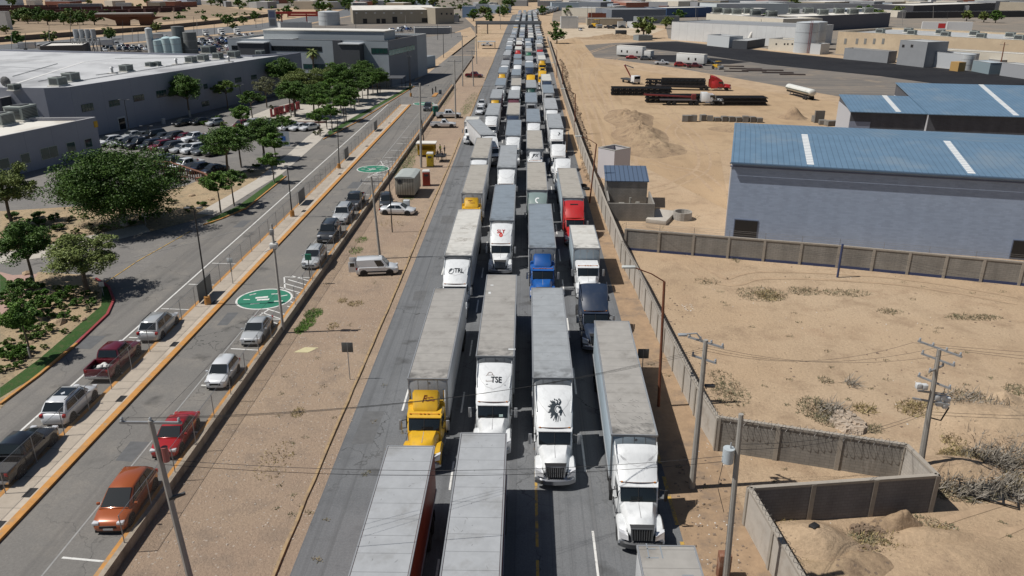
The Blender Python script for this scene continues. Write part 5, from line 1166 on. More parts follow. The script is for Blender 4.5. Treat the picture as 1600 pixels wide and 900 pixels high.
def block(name,label,TL,TR,h,depth,z0=0,wall=WHW,roof=WHITER,par=.5,wins=(),swins=(),kind='flat',rise=1.5,cat='building',over=.0,group=None,frame=True,gm=GLASS,L=None,trim=True,skew=0,cop=None):
    """front wall top edge runs from pixel TL to pixel TR at height h"""
    O,a,LL=local(TL,TR,h,z0); L=L or LL; H=h-z0
    r=empty(name,O,label,cat,a,group)
    if kind=='flat':
        MB().prism([(0,0),(L,0),(L+skew,depth),(skew,depth)],-.3,H-par).build('wall',wall,r) if par<=0 else None
        if par>0:
            w=MB(); w.prism([(0,0),(L,0),(L+skew,depth),(skew,depth)],-.3,H-par)
            t=.25
            w.prism([(0,0),(L,0),(L,t),(0,t)],H-par,H); w.prism([(skew,depth-t),(L+skew,depth-t),(L+skew,depth),(skew,depth)],H-par,H)
            w.prism([(0,t),(t,t),(t+skew,depth-t),(skew,depth-t)],H-par,H); w.prism([(L-t,t),(L,t),(L+skew,depth-t),(L-t+skew,depth-t)],H-par,H)
            w.build('wall',wall,r)
            c=MB(); t=.32
            c.prism([(-.04,-.04),(L+.04,-.04),(L,t),(0,t)],H,H+.07); c.prism([(skew,depth-t),(L+skew,depth-t),(L+skew,depth+.04),(skew,depth+.04)],H,H+.07)
            c.prism([(-.04,t),(t,t),(t+skew,depth-t),(skew-.04,depth-t)],H,H+.07); c.prism([(L-t,t),(L+.04,t),(L+skew+.04,depth-t),(L-t+skew,depth-t)],H,H+.07)
            if trim: c.build('coping',cop or flat((.5,.5,.5),.5,.2),r)
        MB().prism([(.28,.28),(L-.28,.28),(L-.28+skew,depth-.28),(.28+skew,depth-.28)],H-par-.01,H-par+.03).build('roof',roof,r)
    else:
        w=MB(); d2=depth/2 if kind=='gable' else depth; pts=[(0,-.3),(0,H),(d2,H+rise),(depth,H)] if kind=='gable' else [(0,-.3),(0,H),(depth,H+rise)]
        sec=[(0,-.3)]+pts[1:]+[(depth,-.3)]
        w.loft([[(x,y,z) for y,z in sec] for x in (0,L)]); w.build('wall',wall,r)
        f=MB(); o=over
        f.hexa([(-.2,-o,H-.02-o*rise/d2),(L+.2,-o,H-.02-o*rise/d2),(L+.2,d2,H+rise-.02),(-.2,d2,H+rise-.02),(-.2,-o,H+.1-o*rise/d2),(L+.2,-o,H+.1-o*rise/d2),(L+.2,d2,H+rise+.1),(-.2,d2,H+rise+.1)])
        if kind=='gable': f.hexa([(-.2,d2,H+rise-.02),(L+.2,d2,H+rise-.02),(L+.2,depth+o,H-.02),(-.2,depth+o,H-.02),(-.2,d2,H+rise+.1),(L+.2,d2,H+rise+.1),(L+.2,depth+o,H+.1),(-.2,depth+o,H+.1)])
        f.build('roof',roof,r)
    def win(x0,x1,za,zb,m=None,side=0,y=0,nm='window'):
        m=m or gm
        if not side:
            if frame:
                f=MB().box(x0-.12,x1+.12,-.05,.0,za-.12,zb+.12).build(nm,flat((.33,.34,.33),.6),r); n=max(1,round((x1-x0)/1.5)); g=MB()
                for i in range(n): g.box(x0+(x1-x0)*i/n+.05,x0+(x1-x0)*(i+1)/n-.05,-.07,-.045,za+.05,zb-.05)
                g.build('pane',m,f)
            else: MB().box(x0,x1,-.05,.02,za,zb).build(nm,m,r)
        else:
            f=MB().box(L,L+.05,x0-.12,x1+.12,za-.12,zb+.12).build(nm,flat((.33,.34,.33),.6),r); n=max(1,round((x1-x0)/1.5)); g=MB()
            for i in range(n): g.box(L+.045,L+.07,x0+(x1-x0)*i/n+.05,x0+(x1-x0)*(i+1)/n-.05,za+.05,zb-.05)
            g.build('pane',m,f)
    for q in wins: win(*q)
    for q in swins: win(*q,side=1)
    return r,L,H,a,O
def onroof(bl,x,y,z=None):
    r,L,H,a,O=bl; return (O.x+x*math.cos(a)-y*math.sin(a),O.y+x*math.sin(a)+y*math.cos(a),O.z+(H-.5 if z is None else z))
# long warehouse at the left (irregular plan)
A=at(109,136,10.2); B=at(470,82,10.2)
O=Vector((A.x,A.y,LZ)); ang=math.atan2(B.y-A.y,B.x-A.x); L=(B-A).xy.length
r=empty('warehouse',O,'long grey-blue warehouse with vast pale flat roof behind the left car park','building',ang)
inv=Matrix.Rotation(-ang,4,'Z')@Matrix.Translation(-O)
def lw(p): q=inv@Vector((p[0],p[1],0)); return (q.x,q.y)
C_=at(395,86,10.2); D_=at(0,77,10.2); E_=at(68,137.5,10.2)
poly=[(0,0),(L,0),lw(C_),lw(D_),lw((D_.x-60,D_.y+12)),lw((E_.x-75,E_.y+6)),lw(E_)]
w=MB(); w.prism(poly,-.3,9.2); w.build('wall',BLUEG,r)
c=Vector((sum(p[0] for p in poly)/7,sum(p[1] for p in poly)/7))
w=MB()
for i in range(7):
    p=Vector(poly[i]);q=Vector(poly[(i+1)%7]); d=(q-p).normalized(); n=Vector((-d.y,d.x))
    if n.dot(c-p)<0: n=-n
    w.prism([tuple(p),tuple(q),tuple(q+n*.3),tuple(p+n*.3)],9.2,9.7 if i!=0 else 9.72)
w.build('parapet',BLUEG,r)
pin=[tuple(Vector(p)+(c-Vector(p)).normalized()*.5) for p in poly]
w=MB(); w.prism(pin,9.2,9.24); w.build('roof',WHROOF,r)
sm=MB(); P=[lw(at(x,y,9.75)) for x,y in ((5,137),(130,97),(232,86))]; 
for a_,b_,wd in ((P[0],P[1],.7),(P[1],P[2],.25)): sm.bar((*a_,9.25),(*b_,9.25),wd,.06)
P=[lw(at(x,y,9.75)) for x,y in ((0,94),(130,97),(260,101))]; sm.bar((*P[0],9.25),(*P[2],9.25),.5,.05); sm.build('roof_flashing',flat((.62,.62,.61),.6),r)
sm=MB(); P=[lw(at(x,y,9.75)) for x,y in ((0,104),(95,108))]; sm.bar((*P[0],9.25),(*P[1],9.25),.35,.05); sm.build('roof_gutter',GREYR,r)
for (xa,xb,y0,y1) in ((127,146,161,175),(170,187,155,167),(208,225,147,159),(244,260,140,153),(318,324,130,140),(340,351,125,135),(367,377,120,130),(392,401,116,125),(315,327,157,167),(376,381,148,156)):
    def wu(x,y):
        # point on the front wall plane seen at that pixel
        d=ray(x,y); n=Vector((math.sin(ang),-math.cos(ang),0)); t=(O-CP).dot(n)/d.dot(n); p=CP+d*t; q=inv@p; return q.x,q.z
    a0=wu(xa,(y0+y1)/2)[0]; a1=wu(xb,(y0+y1)/2)[0]; z1=wu((xa+xb)/2,y0+1)[1]; z0_=wu((xa+xb)/2,y1-1)[1]
    f=MB().box(a0,a1,-.06,0,z0_,z1).build('window',flat((.07,.09,.09),.6),r); g=MB(); n=4
    for i in range(n):
        for j in range(2): g.box(a0+(a1-a0)*i/n+.1,a0+(a1-a0)*(i+1)/n-.06,-.09,-.055,z0_+(z1-z0_)*j/2+.08,z0_+(z1-z0_)*(j+1)/2-.06)
    g.build('pane',GLASSG,f)
a0=wu(186,202)[0];a1=wu(198,200)[0]; d_=MB().box(a0,a1,-.1,0,0,2.6).build('door',flat((.4,.42,.44),.6),r); MB().box(a0+.2,a1-.2,-.13,-.09,.1,2.3).build('door_glass',GLASS,d_)
for i,(x,y,s,l) in enumerate(((92,134,1.3,'green-grey rooftop unit nearest the warehouse corner'),(112,127,1.35,'dark louvred rooftop unit second from the warehouse corner'),(198,112,1.2,'rooftop unit alone in the middle of the warehouse edge'),(234,104,.8,'small pale rooftop box left of a dark one'),(246,103,.8,'small dark rooftop box beside a pale one'),(299,98,1.2,'first of four rooftop units towards the warehouse far end'),(318,95,1.2,'second of four rooftop units towards the warehouse far end'),(341,92,1.2,'third of four rooftop units towards the warehouse far end'),(366,90.5,1.4,'last wide rooftop unit at the warehouse far end'),(327,84,1.7,'large beige unit on the back edge of the warehouse roof'),(407,87,1.1,'rooftop unit standing on the far white roof corner'))):
    p=at(x,y,9.75); ac_unit((p.x,p.y,9.74),ang+.1,l,s)
for i,(x,y,l) in enumerate(((176,115,'nearest'),(276,101,'middle'),(358,97,'farthest'))):
    p=at(x,y,9.75); rr=empty('roof_vent',(p.x,p.y,9.74),'small pale roof vent with cowl, %s on the warehouse edge'%l,'vent'); MB().box(-1,1,-.5,.5,0,.2).build('vent_base',WHITER,rr); MB().tube((0,0,.2),(0,0,1.2),.25,n=8).build('vent_pipe',STEEL,rr); MB().tube((0,0,1.2),(0,0,1.5),.5,.2,n=8).build('vent_cowl',STEEL,rr)
PIPEM=flat((.36,.37,.37),.6)
for i,(xa,ya,xb,yb) in enumerate(((100,131,300,98),(150,118,210,110),(260,104,380,90),(60,128,110,118),(20,120,90,100),(180,92,330,90))):
    a_=at(xa,ya,9.75); b_=at(xb,yb,9.75); o=MB().tube((0,0,.12),(b_.x-a_.x,b_.y-a_.y,.12),.07,n=6).build('roof_pipe',PIPEM,loc=(a_.x,a_.y,9.74)); tag(o,'thin grey pipe run lying on the warehouse roof, %s of six from the near edge'%ordn(i+1),'pipe')
# roof odds at the left end: dish, box, ladder hoop
p=at(10,139,9.75); rr=empty('satellite_dish',(p.x,p.y,9.74),'tilted satellite dish on the near left end of the warehouse roof','dish'); m=MB(); m.loft([[(rad*math.cos(k*PI/5),-.1+rad*rad*.3,1.3+rad*math.sin(k*PI/5)) for k in range(10)] for rad in (1.0,.6,.2)]); m.build('dish',flat((.12,.12,.12),.5),rr); MB().tube((0,0,0),(0,0,1.3),.06).build('mast',STEEL,rr)
p=at(24,141,9.75); ac_unit((p.x,p.y,9.74),ang,'pale blue cabinet beside the satellite dish on the warehouse roof',.9)
bl=block('annex','low dark annex wall in front of the warehouse left end',(0,154),(54,143),8.6,9,LZ,DARKW,WHITER)
# front office
bo=block('office_building','grey two-storey office with green glass windows at the left picture edge',(-60,226),(149,183.5),6.6,24,LZ,BLUEGR,WHITER,skew=-9,wins=(),cop=flat((.42,.42,.43),.6))
r,L,H,a,O=bo
def facade_window(bo,x0,x1,y0,y1,gm=GLASSG,fm=(.38,.4,.36),n=2,rows=1,fr=.1):
    r,L,H,a,O=bo; n_=Vector((math.sin(a),-math.cos(a),0)); M=Matrix.Rotation(-a,4,'Z')@Matrix.Translation(-O)
    def pt(x,y): d=ray(x,y); t=(O-CP).dot(n_)/d.dot(n_); return M@(CP+d*t)
    q0=pt(x0,(y0+y1)/2); q1=pt(x1,(y0+y1)/2); zt=pt((x0+x1)/2,y0).z; zb=pt((x0+x1)/2,y1).z
    f=MB().box(q0.x,q1.x,-.06,0,zb,zt).build('window',flat(fm,.6),r); g=MB(); X0,X1=q0.x,q1.x
    for i in range(n):
        for j in range(rows): g.box(X0+(X1-X0)*i/n+fr*(.5+(i==0)*.5),X0+(X1-X0)*(i+1)/n-fr*(.5+(i==n-1)*.5),-.09,-.055,zb+(zt-zb)*j/rows+fr,zb+(zt-zb)*(j+1)/rows-fr)
    g.build('pane',gm,f); return f
for q in ((-2,15,247,264),(32,47,239,256),(63,91,229,248),(104,118,221.5,238),(132,144,216,231)): facade_window(bo,*q,n=1 if q[1]-q[0]<20 else 2)
f=facade_window(bo,146.5,152.5,189,199,gm=flat((.55,.32,.02),.6),fm=(.55,.32,.02),n=1); f.name='yellow_sign'
for x,y,s,l in ((36,182,2.0,'large beige rooftop unit on the front office'),(4,190,1.6,'dark rooftop unit at the left edge of the front office roof')):
    p=at(x,y+6,6.1); ac_unit((p.x,p.y,6.12),a+.15,l,s)
# glass-fronted building
bg=block('office_building','grey office block with dark ribbon windows and white upper box behind the palms',(355,60),(606,64),13.0,34,LZ,COOLW,WHITER,par=.6)
for (x0,x1,y0,y1,n) in ((362,378,71,78,3),(424,503,72,80,9),(580,606,75,84,4)): facade_window(bg,x0,x1,y0,y1,gm=GLASS if x0<570 else GLASSG,n=n,fm=(.06,.065,.07))
facade_window(bg,474,508,100,108,n=4,fm=(.06,.065,.07))
P0=at(606,64,13.0);P1_=at(651,55.5,13.0)
bw=block('office_wing','darker office wing with a row of green windows angled away to the right',(606,64),(651,55.5),13.0,30,LZ,MIDW,WHITER,par=.6,cat='building')
facade_window(bw,607,648,74,83,n=9,gm=mat('pale_green_glass',(.06,.2,.18),.15),fm=(.1,.12,.13))
r,L,H,a,O=bg
def facade_box(bo,x0,x1,y0,y1,out,m,nm,topm=None):
    r,L,H,a,O=bo; n_=Vector((math.sin(a),-math.cos(a),0)); M=Matrix.Rotation(-a,4,'Z')@Matrix.Translation(-O)
    def pt(x,y): d=ray(x,y); t=(O-CP).dot(n_)/d.dot(n_); return M@(CP+d*t)
    q0=pt(x0,y0); q1=pt(x1,y0); b=MB().box(q0.x,q1.x,-out,-.01,-.2,q0.z).build(nm,m,r)
    if topm: MB().box(q0.x-.2,q1.x+.2,-out-.3,0,q0.z,q0.z+.3).build('canopy_slab',topm,r)
    return b
facade_box(bg,522,534,62.5,110,1.2,DARKW,'dark_bay'); facade_box(bg,537,568,68,105,3.2,DARKW,'entrance_bay',flat((.5,.52,.54),.6)); facade_box(bg,379,420,66,90,3.0,DARKW,'entrance_bay',flat((.5,.52,.54),.6))
MB().bar((L*.0+at(545,95,6).x*0+L*.78,-4,5.5),(L*.86,-5.5,.5),1.6,.25).build('stair',flat((.5,.5,.5),.6),r)
p=at(405,59,12.5); q=at(598,59,12.5)
MB().box(L*.18,L*.94,5,14,H-.5,H+2.1).build('upper_storey',mat('pale_blue_panel',(.36,.40,.43),.6,var=.05),r); MB().box(L*.175,L*.945,4.8,14.2,H+2.1,H+2.35).build('upper_roof',WHITER,r)
g='small buildings and tanks behind the glass office'
bc=block('warehouse','cream warehouse with dark loading doors and white strip roof, top centre-left',(551,16),(680,15),9.5,40,0,CREAM,WHITER,kind='gable',rise=2.5)
for x0,x1,y0,y1 in ((567,574,29,37),(588,594,29,37),(596,603,29,37),(613,621,26,36),(659,673,28,35)): facade_window(bc,x0,x1,y0,y1,gm=BLACK,n=1,fm=(.25,.24,.22))
for x in (557,572,586,600,615,627,643,659,672): facade_window(bc,x-1.5,x+1.5,19.5,21,gm=flat((.7,.7,.68),.5),n=1,fm=(.7,.7,.68),fr=.02)
bc2=block('warehouse','taller cream end block with three small windows beside the cream warehouse',(680,12.5),(709,12),11,40,0,CREAM,WHITER)
for x in (690,698,705): facade_window(bc2,x-1.3,x+1.3,20,23,gm=BLACK,n=1,fm=(.1,.1,.1))
block('storage_building','low grey building with bright white roof edge beside the far road',(648,43.5),(706,43),3.6,14,LZ,GREYW,WHITER)
bcn=block('canopy','long dark roadside canopy with white edge over a pale bus-stop wall',(639,94),(680,86.5),4.2,5,LZ,mat('pale_blue_wall',(.36,.42,.46),.7),GREYR,par=0)
block('guard_canopy','small white guard canopy among the trees',(592,107.5),(614,107.5),3.8,5,LZ,flat((.4,.42,.44),.7),WHITER,par=0)
for i,(x0,x1,y) in enumerate(((588,607,133),(607,631,133.5))):
    a0=aL(x0,y+6); h=3.2; rr=empty('shade_canopy',(a0.x,a0.y,LZ),'flat dark shade canopy over the exit road bays, %s one'%['left','right'][i],'canopy')
    w_=(aL(x1,y+6)-a0).x; MB().box(0,w_,-2,5,h-.15,h).build('canopy_roof',DARKW,rr)
    for xx in (.2,w_-.2):
        for yy in (-1.6,4.6): MB().tube((xx,yy,0),(xx,yy,h-.15),.07,n=6).build('canopy_post',BLKP,rr)
def tank(label,cx,yb,yt,rad,z0=0,m=None,name='storage_tank',dome=.6,cat='tank',ladder=False):
    P=at(cx,yb,z0); h=hat(P,yt)-z0; P=P+Vector((0,rad*.8,0)); rr=empty(name,(P.x,P.y,z0),label,cat); n=28
    b=MB(); b.loft([[(R*math.cos(2*PI*k/n),R*math.sin(2*PI*k/n),z) for k in range(n)] for R,z in ((rad,-.2),(rad,h*.33),(rad,h*.66),(rad,h-dome))]); b.build('shell',m,rr,smooth=True)
    b=MB(); b.loft([[(R*math.cos(2*PI*k/n),R*math.sin(2*PI*k/n),z) for k in range(n)] for R,z in ((rad*1.01,h-dome-.02),(rad*.95,h-dome*.7),(rad*.5,h-dome*.2),(.05,h))]); b.build('dome',m,rr,smooth=True)
    b=MB()
    for z in (h*.33,h*.66,h-dome):
        b.loft([[(R*math.cos(2*PI*k/n),R*math.sin(2*PI*k/n),zz) for k in range(n)] for R,zz in ((rad,z-.06),(rad*1.012,z-.05),(rad*1.012,z+.05),(rad,z+.06))],caps=False)
    b.build('weld_band',flat((.3,.31,.32),.6),rr)
    if ladder:
        for s in(-.35,.35): MB().tube((s,-rad-.25,0),(s,-rad-.25,h+.4),.09,n=5).build('ladder_rail',flat((.22,.02,.03),.5),rr)
    return rr
TANKW=mat('white_tank_paint',(.5,.53,.55),.45,.1,var=.06,vs=.6,dirt=(.38,.37,.35),ds=.4,dt=.6); TANKG=mat('grey_silo',(.13,.14,.14),.8,var=.15,vs=.5); TANKL=mat('pale_blue_tank',(.42,.55,.58),.4,var=.05)
tank('tall slim white silo at the left of three pale tanks',237,92,43,1.3,LZ,TANKW)
for i,x in enumerate((248,262,275)): tank('pale blue silo with domed lid, %s of the three behind the warehouse roof'%['left','middle','right'][i],x,92,[60,57,57][i],2.1,LZ,TANKL,dome=.9)
tank('tall dark grey silo behind the pale tanks',281,90,41,2.4,LZ,TANKG,dome=.2); tank('dark grey silo right of the taller one',298,91,50,2.5,LZ,TANKG,dome=.2)
tank('squat white round tank left of the cream warehouse',512,40,17,7.4,0,TANKW,dome=.9)
tank('big white water tank with red ladder beside the fresh asphalt',1261,83,34,4.7,0,TANKW,dome=.5,ladder=True); tank('second white water tank partly hidden behind the big one',1275,78,33,4.6,0,TANKW,dome=.5)
tank('low white round tank beside the blue metal box at the yard edge',1513,110,84,2.5,0,TANKW,dome=.3)
# steel frame with hoppers
P=at(138,84,LZ); rr=empty('hopper_frame',(P.x,P.y,LZ),'lattice steel frame carrying four grey hoppers beyond the warehouse roof','frame'); h=hat(P,60)-LZ
m=MB(); 
for x in(-5,-2,2,5):
    for y in(-1.5,1.5): m.bar((x,y,0),(x,y,h),.3)
for x0,x1 in((-5,-2),(-2,2),(2,5)): m.bar((x0,-1.5,0),(x1,-1.5,h),.2); m.bar((x1,-1.5,0),(x0,-1.5,h),.2)
m.bar((-5,-1.5,h),(5,-1.5,h),.3); m.bar((-5,1.5,h),(5,1.5,h),.3); m.build('lattice',STEEL,rr)
for x in(-3.6,-1.2,1.2,3.6): MB().tube((x,0,h-1),(x,0,h+3.6),1.0,n=12).build('hopper',mat('hopper_grey',(.3,.33,.36),.6,var=.1),rr,smooth=True)
block('storage_building','low white-roofed shed with dark sides behind the warehouse roof',(62,72),(128,70.5),5,22,LZ,DARKW,WHITER)
block('storage_building','white walled yard building below the red crane beams',(438,36),(487,35),5,10,LZ,WHW,GREYR)
# sign tower
P=at(427,42,0); rr=empty('sign_tower',(P.x,P.y,0),'tall grey roadside sign tower with two dark panels','sign'); h=hat(P,15); MB().box(-2.6,2.6,-.4,.4,0,h).build('sign_body',flat((.33,.34,.36),.6),rr); 
MB().box(-1.9,1.9,-.45,-.4,h-5,h-1).build('sign_panel',flat((.1,.12,.2),.5),rr); MB().box(-1.9,1.9,-.45,-.4,h-10,h-6).build('sign_panel',flat((.15,.15,.16),.5),rr)
P=at(480,38,0); rr=empty('gantry_crane',(P.x,P.y,0),'long red gantry beam on legs left of the squat white tank','crane'); MB().box(-22,12,-.8,.8,7,8.6).build('beam',flat((.35,.03,.02),.5),rr); MB().box(-14,20,2,3.4,5.4,6.6).build('beam',flat((.35,.03,.02),.5),rr)
for x in(-18,0,11): MB().bar((x,0,0),(x,0,7),.7).build('leg',flat((.35,.03,.02),.5),rr)
# overpass pieces
P=at(200,40,0); rr=empty('overpass_span',(P.x,P.y,0),'unfinished brown overpass span on two flared piers, top left','bridge',.25); h=hat(P,22); W_=at(235,40,0).x-at(158,40,0).x
m=MB(); m.box(-W_*.55,W_*.5,-5,5,h-1.8,h); m.build('deck',mat('brown_girder',(.12,.055,.035),.8,var=.2),rr); MB().box(-W_*.55,W_*.5,-5.2,5.2,h,h+.8).build('parapet',mat('deck_concrete',(.45,.44,.42),.8),rr)
for x in(-W_*.08,W_*.36):
    m=MB(); m.loft([[(x-a_,-2,z),(x+a_,-2,z),(x+a_,2,z),(x-a_,2,z)] for a_,z in ((4.0,0),(4.5,h*.45),(12,h-1.8))]); m.build('pier',MATS['brown_girder'],rr)
# freight wagons in rows
WAG=mat('brown_wagon',(.075,.03,.028),.8,var=.25,vs=.3)
wr=empty('freight_wagon',(0,0,-50),'x','wagon'); MB().box(0,18,-1.5,1.5,.9,4.6).build('wagon_body',WAG,wr); m=MB()
for x in range(1,18,2): m.box(x,x+.2,-1.56,1.56,.9,4.6)
m.build('rib',flat((.05,.02,.02),.8),wr); MB().box(1,17,-1.2,1.2,.2,.9).build('bogie',BLACK,wr)
for row,(xa,ya,xb,yb) in enumerate(((-40,11,165,10.5),(-40,15.5,285,12),(-40,20.5,170,18.5),(-40,25.5,168,24),(150,21,292,13.5))):
    a_=at(xa,ya+4,0);b_=at(xb,yb+4,0); d=(b_-a_); n=int(d.length/19.2); ag=math.atan2(d.y,d.x)
    for i in range(n):
        p=a_+d*(i/n); clone(wr,(p.x,p.y,0),ag,'brown freight wagon in the %s row, %s from the left end'%(['farthest','second farthest','middle','nearest','short right-hand'][row],ordn(i+1)),group='freight wagons in row %s'%['one','two','three','four','five'][row])
remove_tree(wr)
o=MB(); a_=at(-200,88,0); 
P=[at(-200,78),at(0,66),at(130,56),at(235,48),at(340,37),at(420,26)]
m=MB()
for a_,b_ in zip(P,P[1:]):
    d=(b_-a_).normalized(); n=Vector((-d.y,d.x,0))*.2; z=Vector((0,0,2.6)); m.hexa([a_-n,b_-n,b_+n,a_+n,a_-n+z,b_-n+z,b_+n+z,a_+n+z])
tag(m.build('boundary_wall',mat('dark_boundary_wall',(.1,.09,.085),.9,var=.2)),'long dark boundary wall along the far boulevard, upper left','wall')
# ---- right side halls
b1=block('industrial_hall','big blue-grey block hall with bright blue metal roof at the right',(1145,253),(1600,278.5),9.0,27,0,HALLW,BLUEROOF,kind='gable',rise=1.2,over=.35,L=62)
r,L,H,a,O=b1
m=MB()
for x in ((at(1268,259,9)-O).xy.length-.5,(at(1520,273,9)-O).xy.length-.5): 
    for s in range(20):
        y0=.3+s*.65; z=lambda y:H+1.2*y/13.5+.13; m.hexa([(x,y0,z(y0)-.05),(x+.75,y0,z(y0)-.05),(x+.75,y0+.5,z(y0+.5)-.05),(x,y0+.5,z(y0+.5)-.05),(x,y0,z(y0)),(x+.75,y0,z(y0)),(x+.75,y0+.5,z(y0+.5)),(x,y0+.5,z(y0+.5))])
m.build('skylight_strip',flat((.68,.7,.7),.5),r)
MB().box(-.25,L+.2,-.08,.0,H-.55,H-.42).build('cornice_line',flat((.12,.14,.22),.7),r)
MB().box(-.3,L+.3,-.55,-.38,H-.12,H+.02).build('gutter',flat((.08,.13,.2),.5),r)
facade_window(b1,1146,1184,343,371,gm=BLACK,n=1,fm=(.12,.15,.22)); facade_window(b1,1579,1640,376,405,gm=BLACK,n=1,fm=(.12,.15,.22))
MB().box(-.08,-.0,0,27,-.2,H).build('pale_gable_edge',flat((.42,.43,.46),.8),r)
b2=block('industrial_hall','second hall with blue roof and dark block front behind the first',(1330,174),(1600,182.5),8.6,12,0,HALLD,BLUEROOF,kind='shed',rise=1.1,over=.5,L=(at(1452,178,8.6)-at(1330,174,8.6)).xy.length-.3)
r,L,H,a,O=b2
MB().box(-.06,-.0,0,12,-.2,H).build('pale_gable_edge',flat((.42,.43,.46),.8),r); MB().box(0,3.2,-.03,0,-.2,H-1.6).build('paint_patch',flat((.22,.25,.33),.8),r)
def strip(r,x,H,rise,D,n,dx=0):
    m=MB()
    for s in range(n):
        y0=.3+s*(D/n); dy=D/n*.75; z=lambda y:H+rise*y/D+.13; xx=x+dx*s/n; m.hexa([(xx,y0,z(y0)-.05),(xx+.8,y0,z(y0)-.05),(xx+.8,y0+dy,z(y0+dy)-.05),(xx,y0+dy,z(y0+dy)-.05),(xx,y0,z(y0)),(xx+.8,y0,z(y0)),(xx+.8,y0+dy,z(y0+dy)),(xx,y0+dy,z(y0+dy))])
    m.build('skylight_strip',flat((.68,.7,.7),.5),r)
strip(r,(at(1400,176,8.6)-O).xy.length,H,1.1,11.7,14)
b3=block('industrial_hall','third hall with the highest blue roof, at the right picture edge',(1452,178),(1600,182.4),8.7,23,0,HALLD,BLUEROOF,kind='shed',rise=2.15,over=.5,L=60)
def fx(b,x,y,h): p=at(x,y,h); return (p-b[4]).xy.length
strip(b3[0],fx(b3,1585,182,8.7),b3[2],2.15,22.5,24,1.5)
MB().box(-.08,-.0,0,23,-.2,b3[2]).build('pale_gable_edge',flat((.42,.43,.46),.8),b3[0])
bw_=block('white_box','white open-topped block enclosure beside the right wall',(935,230.5),(966,237),4.6,3.6,0,flat((.55,.52,.53),.8),BLACK,par=1.2,L=3.4,cat='enclosure',cop=flat((.3,.29,.27),.8))
bh=block('pump_house','grey block pump house with small blue ribbed roof',(948,283),(1012,284),3.6,5.2,0,BLK,mat('slate_ribbed_roof',(.09,.13,.2),.5,.1,seams=(0,.6,.1,.5),var=.05),kind='shed',rise=.9,over=.1,cat='hut')
Q=at(947,322,0); m=MB(); r=bh[0]
for x0,x1,y0,y1 in ((-.0,.2,-5.2,-.02),(5.6,5.8,-6.2,-.02),(-.0,5.8,-6.4,-6.2)): m.box(x0,x1,y0,y1,-.2,2.3)
o=m.build('yard_wall',BLK,r); 
m=MB(); m.box(1.5,2.2,-4.5,-3.2,0,1.6); m.tube((3,-3,0),(3,-3,2.2),.15); m.tube((3.6,-4.4,.6),(4.8,-3.4,.9),.2); m.tube((4,-2.6,0),(4,-2.6,1.5),.3); m.build('pump_gear',mat('pump_metal',(.3,.29,.26),.6,.3,var=.2),r)
P=at(1035,352,0); rr=tag(MB().box(-2.6,2.6,-1.3,1.3,0,.55).build('concrete_slab',CONC,loc=(at(1033,342).x,at(1033,342).y,0),rz=1.15,bev=.03),'pale concrete plinth beside the pump house','slab')
P=at(1066,342,0); m=MB(); m.loft([[(rr_*math.cos(2*PI*k/16),rr_*math.sin(2*PI*k/16),z) for k in range(16)] for rr_,z in ((1.2,0),(1.2,1.0),(1.0,1.0),(1.0,.2))]); tag(m.build('concrete_ring',BLKL,loc=tuple(P)),'round concrete well ring near the plinth','ring')
g=random.Random(5)
# factory zone behind the fresh asphalt
f1=block('factory','long white factory with grey roof and bent ducts, upper right',(1050,34),(1247,42.5),9,34,0,WHW,GREYR,par=.3)
WD=flat((.6,.58,.54),.6)
for i,(x0,y0,x1,y1,x2,y2) in enumerate(((1082,60,1086,42,1096,42),(1090,62,1094,44,1112,44),(1098,50,1104,48,1128,49),(1166,61,1172,48,1182,48),(1174,62,1178,49,1192,48),(1140,52,1142,44,1148,40))):
    P=at(x0,63 if x0<1120 else 70 if x0>1160 else 66,0); z1=max(3.5,hat(Vector((P.x,P.y,0)),y1)); dx=(x2-x0)*P.y/1220*1.05
    o=MB().path([(0,0,.2),(dx*.4,.2,z1*.85),(dx*.55,.2,z1),(dx,.5,z1)],.75,n=10).build('duct',WD,loc=(P.x,P.y,0),smooth=True); tag(o,'white bent duct pipe on the long factory, number of bends one, %s from the left'%ordn(i+1),'duct')
    o['label']='white bent duct in front of the long white factory, %s from the left'%ordn(i+1)
block('hut','grey-white hut with dark roof at the fresh asphalt edge',(1106,54),(1140,57),5,8,0,flat((.5,.52,.53),.8),GREYR)
block('container','beige container left of the grey-white hut',(1083,52),(1105,53.5),3,4,0,flat((.42,.37,.25),.8),CREAM,par=.1,cat='container')
block('open_shed','low dark open shed with sloping roof near the fresh asphalt',(1168,64),(1196,60),3.6,7,0,DARKW,PALER,par=.1)
b=block('hut','low off-white building with four dark openings beside the big tank',(1202,60),(1243,62.5),5,10,0,OFFW,PALER)
for x in (1213,1226,1231,1238): facade_window(b,x-1.2,x+1.2,67.5,70,gm=BLACK,n=1,fm=(.2,.2,.2),fr=.02)
block('hut','small white hut with arched pale roof right of the big tank',(1267,68),(1283,69),4.2,7,0,flat((.5,.52,.53),.8),WHITER)
tf=block('factory','long peach-coloured factory with many roof units, right',(1310,49),(1620,64),9,46,0,TANW,PALER,par=.8,L=130,cop=OFFW)
for i in range(16):
    x=14+(i%8)*13+(i//8)*5; y=8+(i//8)*14; ac_unit(onroof(tf,x,y),tf[3],'grey rooftop unit on the peach factory, %s in the %s row'%(ordn(i%8+1),['front','back'][i//8]),1.5,group='roof units on the peach factory')
for i,x in enumerate((1321,1339,1352,1366,1380)):
    facade_window(tf,x-2,x+2,60,69,gm=flat((.2,.2,.19),.6),n=1,fm=(.3,.29,.26))
gb=block('plant_block','tall grey block with two small square windows before the peach factory',(1407,62.5),(1450,66),8.6,10,0,GREYW,PALER,par=.1)
for x in (1411.5,1425): facade_window(gb,x-2,x+2,69.5,74,gm=BLACK,n=1,fm=(.12,.1,.1))
